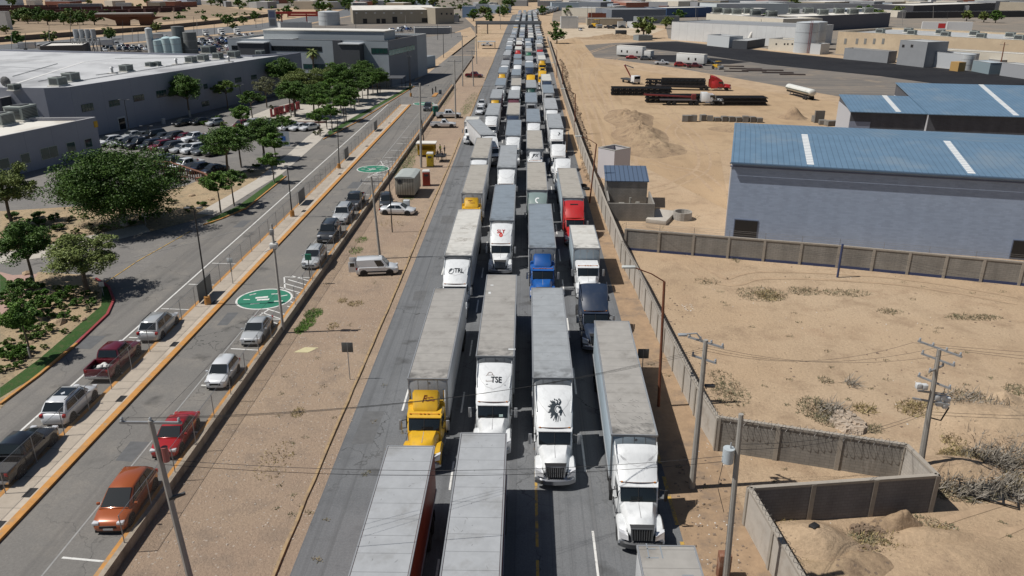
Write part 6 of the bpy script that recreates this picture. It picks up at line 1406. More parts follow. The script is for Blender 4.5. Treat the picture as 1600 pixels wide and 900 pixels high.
block('boundary_building','long low grey wall building with post fence in front',(1320,75),(1389,80.5),4.2,5,0,GREYW,flat((.4,.33,.22),.8))
block('annex','long white annex strip along the foot of the peach factory',(1452,76),(1640,87),5.6,6,0,OFFW,WHITER,par=.2)
block('annex','small grey lean-to in front of the white annex strip',(1545,92),(1563,94),3.4,4,0,GREYW,PALER,par=.1)
tank('small dark upright tank left of the orange-brown crate',1478,106,93,1.0,0,BLACK,dome=.3)
tank('pale rounded tank on the ground before the tall grey block',1458,104,92,1.5,0,TANKW,dome=.9)
block('hut','pale block beside the low round tank',(1450,80),(1505,85),5.2,8,0,flat((.42,.44,.46),.8),PALER)
block('container','blue-grey metal box right of the low round tank',(1521,94),(1548,98.5),3.6,5,0,flat((.22,.28,.31),.5),flat((.4,.46,.5),.5),par=.1,cat='container')
block('container','grey roofed cage container at the right end of the yard edge',(1566,98),(1606,103),4,5,0,flat((.3,.31,.33),.6),PALER,par=.1,cat='container')
block('container','orange-brown crate left of the low round tank',(1486,96),(1499,97.5),3,3,0,flat((.4,.25,.09),.7),flat((.4,.25,.09),.7),par=0,cat='container')
block('skip','orange and red skip before the tall grey block',(1426,92),(1436,93),2.4,3,0,flat((.5,.2,.02),.6),flat((.5,.2,.02),.6),par=.3,cat='skip',cop=flat((.4,.05,.03),.6))
# rows farther back
FAR=[('blue shed with white roof, top right of centre',(1042,12.5),(1120,11),8,30,BLUEW,WHITER),
('long dark blue-grey warehouse, top right of centre',(956,15),(1041,14.5),9,45,MIDW,GREYR),
('white long building behind the blue shed',(1120,6),(1233,5.5),10,40,flat((.5,.55,.57),.7),PALER),
('off-white building with cluttered roof above the long white factory',(1104,21),(1224,29.5),9,26,OFFW,WHITER),
('dark grey long building with white cluttered roof, upper right',(1225,27),(1392,20),9,30,flat((.12,.12,.14),.8),WHITER),
('blue-grey row building with many white doors, top right',(1233,6),(1358,6.5),9,30,GREYW,GREYR),
('white gabled shed end joined to a dark hall, top right',(1380,8),(1428,8.5),8,30,WHW,WHITER),
('very long dark hall with bright white roof edge, top right',(1428,8.5),(1556,4.5),9,40,flat((.05,.05,.06),.7),WHITER),
('dark retaining building under the very long hall',(1416,19),(1610,17),5,10,flat((.055,.053,.055),.8),GREYR),
('cream flat building left of the dark blue-grey warehouse',(878,12),(953,13.5),7,35,OFFW,PALER),
('white two-storey house with dark roof by the pale lot',(877,27),(904,27),7,12,WHW,GREYR),
('rust-red long wall building behind the pale lot',(920,20.5),(955,20.5),6,10,flat((.25,.07,.035),.8),PALER),
('white flat roof building behind the parked machines',(918,29),(974,29),4.5,14,CREAM,WHITER),
('grey fence-like long shed behind the big green tree',(996,26),(1062,25),5,6,flat((.22,.24,.25),.8),GREYR),
('small blue and white buildings left of the footbridge top',(722,10),(742,10),9,20,flat((.2,.3,.45),.7),WHITER),
('pale blue building beside the far road left of the poles',(743,7),(762,7),8,20,flat((.4,.46,.5),.7),PALER),
('yellow-fronted shop beside the far road',(764,10),(776,10),6,14,flat((.5,.38,.15),.7),PALER),
('grey low building among trees left of the footbridge',(700,24),(716,24),5,12,GREYW,PALER),
('pale blue flat building right of the far trucks',(862,4),(905,4),8,30,flat((.4,.47,.52),.7),PALER),
('white building at the left picture edge beyond the wagons',(-30,18),(7,18),11,5,WHW,WHITER),
('long pale roofed shed beyond the wagons',(90,6.5),(155,6),7,20,GREYW,WHITER),
('white domed shed roof beyond the wagons',(180,5),(204,4.8),7,20,WHW,WHITER)]
for l,TL,TR,h,dp,wm,rm in FAR: block('building',l,TL,TR,h,dp,0,wm,rm,par=.4)
q=random.Random(12); WCH=[WHW,OFFW,GREYW,MIDW,CREAM,flat((.35,.42,.5),.8),flat((.3,.12,.08),.8)]
n=0
for row,(yy,x0,x1) in enumerate(((1.0,840,1650),(3.0,900,1650),(2.2,-40,760),(-4,-40,1650),(-8,-60,1660))):
    x=x0
    while x<x1:
        w_=q.uniform(18,60); 
        if row<2 or q.random()<.6:
            n+=1; block('building','distant low building along the top edge, %s in its row %s'%(ordn(n),'right' if x>800 else 'left'),(x,yy+q.uniform(-1,1)),(x+w_,yy+q.uniform(-1,1)),q.uniform(6,10),q.uniform(15,40),0,q.choice(WCH),q.choice([WHITER,PALER,GREYR]),par=0,group='distant low buildings along the top edge',trim=False)
        x+=w_+q.uniform(4,30)
# clutter on white far roofs is made of real units
for i,(x,y,h) in enumerate(((1240,19,8.5),(1262,18.5,8.5),(1285,21,8.5),(1310,19,8.5),(1332,20,8.5),(1355,18,8.5),(1120,18,8.5),(1150,20,8.5),(1180,22,8.5),(1205,24,8.5),(1136,19.5,8.5),(1168,19,8.5))):
    p=at(x,y+3,h); ac_unit((p.x,p.y,h),0,'pale plant unit on a far white roof, %s from the left'%ordn([6,7,8,9,10,11,0,2,4,5,1,3][i]+1),3,group='plant units on far white roofs')
# footbridge over the queue
P=at(744,42,0); Q_=at(846,41,0); h=6.0; a_=at(744,36,h); 
Y0=a_.y; xa=at(742,37,h).x; xb=at(846,36,h).x; rr=empty('footbridge',(xa,Y0,0),'grey footbridge spanning the queue of trucks','footbridge')
m=MB(); m.box(0,xb-xa,-1.3,1.3,h-.8,h-.1); m.build('deck',flat((.16,.18,.2),.7),rr)
for s in(-1,1): MB().box(0,xb-xa,s*1.3-.05,s*1.3+.05,h-.1,h+1.1).build('railing',flat((.2,.22,.24),.6),rr)
for x in (.5,(xb-xa)*.18,(xb-xa)-.6): MB().box(x-.35,x+.35,-.5,.5,0,h-.8).build('pier',POST,rr)
# roadside kiosks on the verge
def loo(P,rz,c,label,top=(.6,.6,.58)):
    r=empty('portable_toilet',P,label,'toilet',rz); m=MB(); m.box(-.55,.55,-.55,.55,.08,2.15); m.build('cabin',flat(c,.5),r,bev=.04); m=MB(); m.loft([[(-.57,-.57,2.15),(.57,-.57,2.15),(.57,.57,2.15),(-.57,.57,2.15)],[(-.5,-.5,2.33),(.5,-.5,2.33),(.5,.5,2.33),(-.5,.5,2.33)]]); m.build('roof',flat(top,.5),r)
    d=MB().box(-.4,.4,-.59,-.55,.15,1.95).build('door',flat(tuple(v*.8 for v in c),.5),r); MB().box(-.3,.3,-.605,-.59,1.5,1.8).build('vent',DKGREY,d); MB().box(.28,.34,-.62,-.59,1.0,1.15).build('handle',BLACK,d)
    m=MB(); m.box(-.6,.6,-.6,.6,0,.1); m.build('skid',DKGREY,r); return r
p=at(666,291); loo((p.x,p.y+.5,0),.1,(.36,.05,.03),'red portable toilet beside the corrugated cabin')
p=at(672,261); loo((p.x,p.y+.5,0),.0,(.55,.4,.02),'yellow portable toilet in front of the taco kiosk')['label']='yellow portable toilet in front of the yellow kiosk'
p=at(684,180); loo((p.x-.5,p.y,0),.2,(.02,.2,.15),'green portable toilet beside the white pickups on the verge')
P=at(640,318); COR=mat('corrugated_cabin',(.33,.31,.26),.7,.1,var=.1,vs=1,seams=(0,.35,.12,.6)); 
rr=empty('site_cabin',(at(640,300).x,at(640,300).y-1,0),'grey corrugated cabin with pale rounded roof on the verge','cabin',-.04)
MB().box(-1.35,1.35,-2.6,2.6,.5,2.9).build('cabin_wall',COR,rr,bev=.02); m=MB(); m.loft([[(-1.42,y,2.85),(1.42,y,2.85),(1.42,y,2.95),(.8,y,3.12),(-.8,y,3.12),(-1.42,y,2.95)] for y in(-2.7,2.7)]); m.build('roof',mat('cabin_roof',(.42,.45,.43),.5,.2,var=.1,vs=1),rr)
MB().box(-.9,-.4,-2.65,-2.6,2.1,2.6).build('vent',DKGREY,rr); MB().box(-1.2,1.2,-2.4,2.4,.15,.5).build('chassis',BLACK,rr)
for s in(-1,1): wheel(rr,s*1.2,0,.35,.22,side=s)
p=at(636,331); tag(MB().box(-.4,.4,-.35,.35,0,1.6).build('white_cabinet',flat((.5,.53,.55),.5),loc=(p.x,p.y,0),bev=.03),'white upright cabinet between the sedan and the cabin','cabinet')
p=at(666,246); rr=empty('food_kiosk',(p.x,p.y+1.2,0),'yellow food kiosk trailer with white roof and open dark counter','kiosk'); YK=flat((.55,.35,.02),.5)
m=MB(); m.box(-1.5,1.5,-1,1,.4,1.2); m.box(-1.5,1.5,.9,1,1.2,2.2); m.box(-1.5,-1.4,-1,1,1.2,2.2); m.build('kiosk_body',YK,rr); MB().box(-1.7,1.7,-1.3,1.1,2.3,2.45).build('roof',WHITER,rr); MB().box(-1.5,1.5,-1.02,-.98,2.0,2.3).build('fascia',YK,rr)
for x in(-1.4,1.4): MB().box(x-.05,x+.05,-1,-.9,1.2,2.3).build('post',YK,rr)
for s in(-1,1): wheel(rr,s*1.35,0,.33,.2,side=s)
p=at(720,66) 
rr=empty('roadside_canopy',(at(728,76).x,at(728,76).y,0),'grey flat roadside canopy on posts above a white pickup','canopy')
rr.location=(at(762,76).x,at(762,76).y,0); MB().box(-4.5,3.5,-2,3,3.0,3.2).build('canopy_roof',PALER,rr)
for x in(-4.3,3.3):
    for y in(-1.8,2.8): MB().tube((x,y,0),(x,y,3),.08,n=6).build('canopy_post',POST,rr)

q=random.Random(55); n_=0
for (x0,x1,y0,y1,k) in ((880,1640,1,10,46),(1120,1420,12,19,8),(720,800,0,8,6),(330,700,0,5,14),(0,330,0,4,8)):
    for i in range(k):
        n_+=1; x=q.uniform(x0,x1); y=q.uniform(y0,y1); w_=q.uniform(8,30); hh=q.uniform(4,8)
        block('building','small far rooftop block in the dense town at the top, %s counted eastward group %s'%(ordn(i+1),['one','two','three','four','five'][[880,1120,720,330,0].index(x0)]),(x,y),(x+w_,y+q.uniform(-.3,.3)),hh,q.uniform(8,30),0,q.choice(WCH),q.choice([WHITER,WHITER,PALER,GREYR]),par=0,group='small town blocks at the top',trim=False)
# ---------------- vegetation
def leafmat(name,c,c2):
    m=bpy.data.materials.new(name); m.use_nodes=True; t=m.node_tree; b=t.nodes['Principled BSDF']; L=t.links.new; b.inputs['Roughness'].default_value=.6; b.inputs['Specular IOR Level'].default_value=.25
    ge=nd(t,'TexCoord'); n=nd(t,'TexNoise'); n.inputs['Scale'].default_value=1.1; n.inputs['Detail'].default_value=4; L(ge.outputs['Object'],n.inputs[0])
    rp=nd(t,'MapRange'); L(n.outputs[0],rp.inputs[0]); rp.inputs[1].default_value=.38; rp.inputs[2].default_value=.62; mx=nd(t,'Mix',data_type='RGBA'); L(rp.outputs[0],mx.inputs[0]); mx.inputs[6].default_value=(*c,1); mx.inputs[7].default_value=(*c2,1)
    w=nd(t,'TexWhiteNoise'); v=nd(t,'TexVoronoi'); v.inputs['Scale'].default_value=5; L(ge.outputs['Object'],v.inputs[0]); L(v.outputs['Position'],w.inputs[0]); r2=nd(t,'MapRange'); L(w.outputs[0],r2.inputs[0]); r2.inputs[3].default_value=.65; r2.inputs[4].default_value=1.35
    m2=nd(t,'Mix',data_type='RGBA',blend_type='MULTIPLY'); m2.inputs[0].default_value=1; L(mx.outputs[2],m2.inputs[6]); L(r2.outputs[0],m2.inputs[7]); L(m2.outputs[2],b.inputs['Base Color'])
    MATS[name]=m; return m
LF={'mid':leafmat('leaf_mid',(.032,.075,.012),(.07,.13,.02)),'green':leafmat('leaf_green',(0.049,0.111,0.016),(0.104,0.189,0.029)),'dark':leafmat('leaf_dark',(0.047,0.101,0.019),(0.091,0.163,0.031)),'olive':leafmat('leaf_olive',(0.111,0.150,0.039),(0.182,0.221,0.065)),'lime':leafmat('leaf_lime',(0.078,0.130,0.026),(0.130,0.195,0.039)),'grey':leafmat('leaf_dusty',(0.117,0.130,0.065),(0.169,0.176,0.098)),'brush':leafmat('dead_brush',(.23,.185,.12),(.15,.14,.08)),'twig':leafmat('dead_twigs',(.26,.235,.2),(.17,.15,.12)),'straw':leafmat('dry_straw',(.2,.15,.07),(.3,.24,.12))}
BARK=mat('bark',(.13,.1,.075),.9,var=.25,vs=4); BARKW=mat('whitewashed_bark',(.42,.4,.36),.9,var=.15,vs=4)
def crown_mesh(name,m,seed,rx,rz,cz,n,leaf,clumps,flatb=.5,hollow=.35,droop=0):
    q=random.Random(seed); V=[];F=[]; cl=[]
    for i in range(clumps):
        while 1:
            x,y,z=q.uniform(-1,1),q.uniform(-1,1),q.uniform(-flatb,1)
            r=math.sqrt(x*x+y*y+z*z)
            if hollow<r<1: break
        k=.80+q.uniform(-.16,.16); cl.append((x*rx*k,y*rx*k,cz+z*rz*k,q.uniform(.11,.28)*rx))
    for i in range(n):
        c=cl[int(q.random()*clumps)]; rr=c[3]*(q.random()**.45)
        a=q.uniform(0,2*PI); u=q.uniform(-1,1); s=math.sqrt(1-u*u); px,py,pz=c[0]+rr*s*math.cos(a),c[1]+rr*s*math.sin(a),c[2]+rr*u*.62-droop*max(0,rr-c[3]*.6)
        l=leaf*q.uniform(.6,1.4); a=Vector((q.uniform(-1,1),q.uniform(-1,1),q.uniform(-.5,.5))).normalized()*l; b=a.cross(Vector((q.uniform(-1,1),q.uniform(-1,1),q.uniform(.2,1)))).normalized()*l*.55
        P=Vector((px,py,pz)); k=len(V); V+=[tuple(P-a-b*.2),tuple(P-b),tuple(P+a),tuple(P+b)]; F.append((k,k+1,k+2,k+3))
    me=bpy.data.meshes.new(name); me.from_pydata(V,[],F); me.materials.append(m); me.update(); return me,cl
def make_tree(kind,seed,leafc,H=6,rx=3,rz=2,cz=4,n=5000,leaf=.16,clumps=40,tr=.16,white=False,lean=0,stems=1,**k):
    r=empty('broadleaf_tree',(0,0,0),'x','tree'); me,cl=crown_mesh('crown',LF[leafc],seed,rx,rz,cz,n,leaf,clumps,**k); o=bpy.data.objects.new('crown',me); COL.objects.link(o); o.parent=r
    q=random.Random(seed); mb=MB(); fork=cz-rz*.55
    for s in range(stems):
        dx=q.uniform(-.3,.3)*(stems>1); mb.path([(dx*.2,0,-.2),(dx,q.uniform(-.1,.1),fork*.5),(dx+lean*.5,0,fork)],[tr*1.2,tr,tr*.8],n=7)
        for c in q.sample(cl,min(len(cl),7)): mb.path([(dx+lean*.5,0,fork*.96),(c[0]*.45+q.uniform(-.2,.2),c[1]*.45,(fork+c[2])/2+.1),(c[0]*.9,c[1]*.9,c[2])],[tr*.6,tr*.35,tr*.1],n=5)
    mb.build('trunk',BARK,r,smooth=True)
    if white: MB().tube((0,0,-.1),(0,0,1.1),tr*1.25,tr*1.12,n=8).build('whitewash',BARKW,r)
    return r
TP={'spread':make_tree('s',1,'mid',rx=6.8,rz=3.5,cz=4.1,n=62000,leaf=.105,clumps=230,tr=.33,white=True,flatb=.85,droop=.6),
'round':make_tree('r',2,'dark',rx=3.2,rz=2.6,cz=4.4,n=17000,leaf=.1,clumps=95,tr=.15,white=True),
'olive':make_tree('o',3,'olive',rx=3.6,rz=2.6,cz=4.2,n=17000,leaf=.1,clumps=100,tr=.16,stems=2,droop=.3),
'young':make_tree('y',4,'green',rx=2.0,rz=1.5,cz=4.0,n=6500,leaf=.095,clumps=40,tr=.08,white=True),
'young2':make_tree('y',14,'dark',rx=2.1,rz=1.6,cz=3.9,n=6500,leaf=.095,clumps=38,tr=.08,white=True),
'wispy':make_tree('w',5,'grey',rx=2.6,rz=2.2,cz=4.0,n=4000,leaf=.1,clumps=40,tr=.1),
'lime':make_tree('l',6,'lime',rx=2.6,rz=2.0,cz=4.2,n=8000,leaf=.095,clumps=44,tr=.09),
'far':make_tree('f',7,'dark',rx=4.2,rz=3.0,cz=3.9,n=1500,leaf=.42,clumps=30,tr=.25,flatb=.9,hollow=.1),
'far2':make_tree('f2',8,'olive',rx=4.0,rz=2.8,cz=3.6,n=1500,leaf=.42,clumps=26,tr=.25,flatb=.9,hollow=.1)}
NCT={}
def nth(base,key=None):
    NCT[key or base]=NCT.get(key or base,0)+1; return base%ordn(NCT[key or base])
def tree(kind,base,s,label,rz=None,z0=LZ,group=None,sz=None,name=None,world=None):
    P=Vector(world) if world else at(base[0],base[1],z0)
    if kind in('round','young','young2','olive','wispy','lime') and 330<base[0]<640 and z0==LZ: sz=s*1.02; s*=1.22
    o=clone(TP[kind],(P.x,P.y,z0),rnd.uniform(0,6.28) if rz is None else rz,label,'tree',group,sc=(s,s,(sz or s))); 
    return o
tree('spread',(195,352),1.24,'huge spreading tree with feathery green crown beside the exit road',rz=.4,sz=1.3)
tree('olive',(20,352),1.15,'yellowish olive tree at the left picture edge behind the rock garden')
tree('round',(53,446),.95,'round dark tree on the pink paved path at the left edge',rz=.2)
o=tree('olive',(138,455),1.12,'bushy tree in the planter corner by the red kerb',rz=1.0,sz=.85); 
for s_ in o.children: 
    pass
tree('round',(297,183),1.35,'dark round tree before the warehouse wall right of its third window')
tree('lime',(356,170),1.1,'light green slim tree before the warehouse wall')
tree('round',(444,150),1.4,'large dark tree covering the far corner of the warehouse')
tree('wispy',(417,168),1.15,'sparse greyish tree with thin crown before the warehouse end')
tree('olive',(476,160),1.2,'wide low olive tree in front of the palms')
tree('young2',(455,183),1.5,'dense dark tree above the red wall letters, left one')
tree('round',(461,181),1.1,'dense dark tree above the red wall letters, right one')
tree('round',(492,184),1.05,'dark tree between the red letters and the sidewalk row')
tree('young',(521,172),1.3,'green tree behind the sidewalk row, near the plaza path')
tree('round',(536,158),1.3,'big dark tree in the middle of the plaza behind the sidewalk row')
tree('round',(568,138),1.1,'broad dark tree before the entrance bay of the glass office')
tree('round',(590,146),.95,'dark tree left of the small guard canopy')
tree('olive',(628,121),1.35,'large olive-green tree before the green-windowed wing')
tree('olive',(605,121),1.05,'olive-green tree joined to the left of the largest one by the wing')
tree('young',(504,165),1.0,'small light tree by the palms and glass office',z0=LZ)
tree('lime',(452,125),.9,'small lime tree beside the three palms',world=None)
tree('far',(85,195),.95,'leafy dark tree between front office and warehouse corner',sz=1.1)
tree('round',(358,272),1.05,'round tree at the end of the car park row')
tree('young2',(377,262),1.35,'bushy tree right behind the round car-park tree')
tree('round',(413,250),1.0,'dark tree overlapping the pale sign by the plaza path')
tree('young',(432,262),1.0,'thin young tree pair member left, beside the lower sidewalk')
tree('young',(345,333),.95,'small young tree on the grass strip, left of two')
tree('young2',(366,322),.95,'small young tree on the grass strip, right of two')
tree('young',(428,285),.8,'young tree beside the end of the grass strip')
for i,(x,y) in enumerate(((441,209),(511,203),(519,206),(538,190),(541,191),(549,176),(554,174),(561,164),(567,160),(575,156),(583,150),(594,147))):
    if i==0: x,y=(500,214)
    tree(['young','young2'][i%2],(x,y-1),rnd.uniform(.9,1.1),'young tree in the row along the sidewalk, %s from the near end'%ordn(i+1),group='young trees lining the sidewalk')
# off-frame-right tree shadows come from trees left of the kerb in the photograph: two saplings by the planter
tree('young',(48,560),.9,'thin sapling in the rock garden near the orange kerb'); tree('young2',(42,500),.75,'small leafy sapling in the rock garden below the pink path')
for i,(x,y,k,s_) in enumerate(((500,192,'young',1.1),(533,176,'round',.9),(548,165,'young2',1.2),(575,148,'round',1.0),(512,150,'olive',1.1),(556,128,'round',.95),(600,128,'young',1.0),(395,188,'young2',1.2),(383,215,'young',1.1),(443,225,'young2',1.0),(462,160,'olive',1.1),(520,135,'young',1.2),(645,112,'olive',.8))): tree(k,(x,y),s_,'leafy tree among those between warehouse and sidewalk, %s from the near side'%ordn(i+1),group='leafy trees between warehouse and sidewalk')
# palms
def make_palm():
    r=empty('palm_tree',(0,0,0),'x','tree'); MB().path([(0,0,-.2),(.1,0,4),(.0,0,8.4)],[.28,.22,.2],n=8).build('trunk',BARK,r,smooth=True)
    m=MB(); q=random.Random(3)
    for i in range(34):
        a=2*PI*i/34*1.0+q.uniform(-.1,.1); el=q.uniform(-.7,1.1); L=q.uniform(1.5,2.1); prev=None
        d=Vector((math.cos(a)*math.cos(el),math.sin(a)*math.cos(el),math.sin(el))); s=Vector((-math.sin(a),math.cos(a),0))
        for k in range(6):
            u=k/5; p=Vector((0,0,8.4))+d*L*u+Vector((0,0,-.9*u*u)); w=.34*math.sin(PI*(.1+.85*u)); row=(p-s*w+Vector((0,0,-w*.4)),p,p+s*w+Vector((0,0,-w*.4)))
            if prev: m.add([*prev,*row],[(0,1,4,3),(1,2,5,4)])
            prev=row
    m.build('crown',LF['olive'],r,fix=False); m=MB(); 
    m.loft([[(R*math.cos(k*PI/5),R*math.sin(k*PI/5),z) for k in range(10)] for R,z in ((.25,6.4),(.5,7.0),(.45,8.0),(.2,8.4))]); m.build('dry_skirt',LF['straw'],r); return r
TP['palm']=make_palm()
for i,(x,y,s) in enumerate(((488,130,1.0),(492,133,1.12),(499,130,1.1))): tree('palm',(x,y),s,'tall palm tree before the glass office, %s of three'%['left','middle','right'][i],group='three palms')
# right side and far trees
tree('far2',(1005,60),1.9,'large grey-green tree at the end of the construction lot',z0=0); tree('far2',(1040,45),1.3,'grey-green tree left of the long white factory',z0=0)
tree('far',(870,68),1.15,'green tree standing alone beside the far end of the right wall',z0=0); tree('far',(847,24),1.3,'dark round tree right of the far footbridge',z0=0)
tree('far',(867,46),.8,'small dark tree behind the lone green one',z0=0)
far_t=[(100,36),(112,37),(122,36),(130,35),(148,36),(30,30),(44,34),(60,34),(75,36),(18,40),(175,58),(172,60),(78,66),(30,72),(356,38),(380,36),(398,30),(366,44),(244,47),(10,50),(498,24),(515,20),(560,9),(585,8),(606,9),(625,9),(643,8),(660,9),(678,8),(540,12),(450,24),(435,30),(330,6),(345,7),(372,8),(300,5),(270,6),(395,8),(1356,22),(1378,30),(1375,33),(1140,17),(1170,38),(1185,37),(1195,35),(1160,32),(1510,30),(1537,32),(1555,33),(1340,20),(1240,12),(1440,6),(1290,40),(1300,38),(955,25),(945,8),(700,32),(715,30),(740,30),(765,34),(780,22),(756,12),(795,12),(720,14),(905,18),(888,22),(1060,30),(20,8),(60,5),(110,3),(140,5),(90,8),(230,4),(420,6),(455,5),(480,7),(500,4),(520,6),(1020,8)]
def lm(x,y):
    if x<300: return 'by the freight wagons' if y<30 else 'by the unfinished overpass' if y<44 else 'along the boulevard wall'
    if x<480: return 'in the bare field strip' if y<20 else 'near the far truck yard'
    if x<600: return 'left of the cream warehouse'
    if x<690: return 'behind the cream warehouse'
    if x<800: return 'along the left side of the far road'
    if x<960: return 'around the pale lot'
    if x<1130: return 'behind the blue shed'
    if x<1250: return 'above the long white factory'
    if x<1420: return 'between the upper right halls'
    return 'by the white semitrailers and dark halls'
q=random.Random(8)
FT=[(x,y+3,rnd.uniform(.8,1.5)*(1.6 if y<14 else 1)) for x,y in far_t]+[(q.uniform(0,760) if i%2 else q.uniform(830,1600),q.uniform(-8,6),q.uniform(1.5,2.8)) for i in range(56)]
q3=random.Random(18)
for cx,cy,n_ in ((100,33,12),(60,31,8),(20,33,8),(620,6,16),(520,16,8),(400,9,8),(690,24,6),(760,24,8),(1380,27,5)): FT+=[(cx+q3.uniform(-28,28),cy+q3.uniform(-2.5,2.5),q3.uniform(.9,1.6)) for _ in range(n_)]
FT.sort()
for i,(x,y,s_) in enumerate(FT):
    l=lm(x,y); tree(['far','far2'][i%2] if i%5 else 'far',(x,y),s_,nth('distant tree '+l+', %s from the left there',l),z0=0,group='distant trees '+l)
# shrubs
def make_shrub(seed,leafc,R=.7,H=.6,n=700,leaf=.09):
    me,cl=crown_mesh('foliage',LF[leafc],seed,R,H,H*.5,n,leaf,14,flatb=.2,hollow=.1); r=empty('shrub',(0,0,0),'x','shrub'); o=bpy.data.objects.new('foliage',me); COL.objects.link(o); o.parent=r
    m=MB(); q=random.Random(seed)
    for c in cl[:5]: m.path([(0,0,-.05),(c[0]*.8,c[1]*.8,c[2])],[.03,.01],n=4)
    m.build('stem',BARK,r); return r
SH=[make_shrub(1,'dark',1.0,.7,1500,.1),make_shrub(2,'green',.9,.6,1200,.09),make_shrub(3,'grey',.8,.5,700,.08),make_shrub(4,'olive',.8,.55,900,.08)]
def shrub(i,P,s,label,group,z=1):
    label=nth(label.replace('%','')+', %s of its kind',label)
    return clone(SH[i],tuple(P),rnd.uniform(0,6),label,'shrub',group,sc=(s,s,s*z))
q=random.Random(31)
GAR=[(44,452,1.5,0),(60,470,1.6,0),(80,480,1.5,1),(95,470,1.4,1),(110,455,1.0,1),(55,485,1.0,0),(75,497,1.2,1),(100,500,1.1,3),(120,478,1.1,3),(135,462,.8,1),(30,512,1.4,0),(45,520,1.2,0),(22,500,1.2,0),(60,530,.9,3),(80,515,.8,2),(12,540,1.1,3),(28,548,1.0,2),(10,560,1.0,3),(40,560,.8,3),(100,520,.7,2),(120,500,.8,2),(140,485,.9,2),(8,580,.9,2),(25,575,.8,3),(60,452,.9,0),(145,475,.8,1),(70,545,.6,2),(90,455,.9,3)]
for i,(x,y,s,k) in enumerate(GAR): shrub([1,1,3,1][k] if i%3 else k,aL(x,y),s*.92,['dark green rounded','mid green','dusty grey-green','olive'][k]+' shrub in the rock garden inside the red kerb','%s shrubs in the kerbed rock garden'%['dark green','mid green','dusty','olive'][k])
for i,(x,y,s,k) in enumerate((*((30,372,1.2,0),(45,360,1.1,0),(60,352,1.3,0),(75,368,1.0,3),(90,360,1.1,0),(100,372,.9,2),(118,365,.9,3),(140,358,1.0,2),(320,290,.8,2),(345,285,.9,0),(372,276,1.0,0),(392,270,.9,2),(300,272,.7,3),(400,262,.9,0),(384,205,1.0,2),(340,190,1.6,1),(320,196,1.4,1),(350,196,1.3,3),(500,208,1.1,2),(494,211,1.1,2),(446,188,1.0,2),(520,158,1.2,2),(510,154,1.2,2),(530,160,1.0,2),(405,160,1.6,0),(425,170,1.3,2)),*[(a_,b_,.9+.3*((i_*7)%3)/2,i_%4) for i_,(a_,b_) in enumerate(((15,385),(35,388),(52,380),(70,385),(12,372),(25,362),(82,374),(95,383),(108,380),(125,374),(150,365),(165,360),(205,352),(225,345),(245,340),(265,332),(60,340),(85,345),(110,345),(130,342),(20,342),(240,325),(270,318),(296,330),(315,322)))])):
    shrub(k,aL(x,y),s,['dark green','mid green','dusty grey-green','olive'][k]+' shrub in the left beds around the big tree','%s shrubs in the left beds'%['dark green','mid green','dusty','olive'][k])
q=random.Random(31)
def boulder(P,s,label,group,m,seed):
    q=random.Random(seed); bm=bmesh.new(); bmesh.ops.create_icosphere(bm,subdivisions=2,radius=1)
    for v in bm.verts: v.co*=1+.3*noise.noise(v.co*1.7+Vector((seed,0,0))); v.co.z*=.65
    me=bpy.data.meshes.new('boulder'); bm.to_mesh(me); bm.free(); me.materials.append(m); o=bpy.data.objects.new('boulder',me); COL.objects.link(o); o.location=P; o.scale=(s,s,s); return tag(o,label,'rock',group)
ROCK=mat('tan_rock',(.38,.28,.18),.9,var=.25,vs=2,bump=.5,bs=4)
for i,(x,y,s) in enumerate(((91,505,.75),(42,428,.5),(112,462,.45),(100,372,.8),(84,378,.7),(60,455,.4),(130,500,.35),(48,536,.35),(330,312,.5),(300,306,.5))): boulder(aL(x,y),s,'tan boulder among the left garden shrubs, %s by size'%ordn(1+sorted((.75,.5,.45,.8,.7,.4,.35,.35,.5,.5),reverse=True).index(s)+(i in(7,9))+(i==1)*0+(i==8)*1+(i==9)*1),'garden boulders',ROCK,i)
for i,(x,y,s,k) in enumerate([(q.uniform(2,150),q.uniform(452,590),q.uniform(.8,1.4),q.choice([1,1,3,2])) for _ in range(22)]):
    if (y-455)/(592-455)<1-(x-0)/172: shrub(k,aL(x,y),s,'%s low plant filling the rock garden'%['','mid green','dusty','olive'][k],'low plants filling the rock garden')
# ground cover on the sand: dry grass and brush, uncountable
def brush(name,label,patches,leafc,h=.35,n=600,leaf=.25,kind='stuff',z0=0):
    q=random.Random(hash(label)%1000 if False else len(label)); V=[];F=[]
    for (x,y,rx,ry,dens) in patches:
        c=at(x,y,z0); e1=(at(x+rx,y,z0)-c).x; e2=abs(at(x,y-ry,z0).y-c.y)
        for i in range(int(n*dens)):
            a=q.uniform(0,2*PI); r=q.random()**.6; px=c.x+math.cos(a)*r*e1; py=c.y+math.sin(a)*r*e2
            l=leaf*q.uniform(.5,1.5); d=Vector((q.uniform(-1,1),q.uniform(-1,1),q.uniform(.1,1.2))).normalized()*l; s=Vector((-d.y,d.x,0)).normalized()*.022*q.uniform(.6,1.8)
            P=Vector((px,py,z0)); k=len(V); V+=[tuple(P-s),tuple(P+s),tuple(P+d*.6+s*.8),tuple(P+d+Vector((0,0,-.05)))]; F.append((k,k+1,k+2,k+3))
    me=bpy.data.meshes.new(name); me.from_pydata(V,[],F); me.materials.append(LF[leafc]); me.update(); o=bpy.data.objects.new(name,me); COL.objects.link(o); tag(o,label,'grass',kind=kind); return o
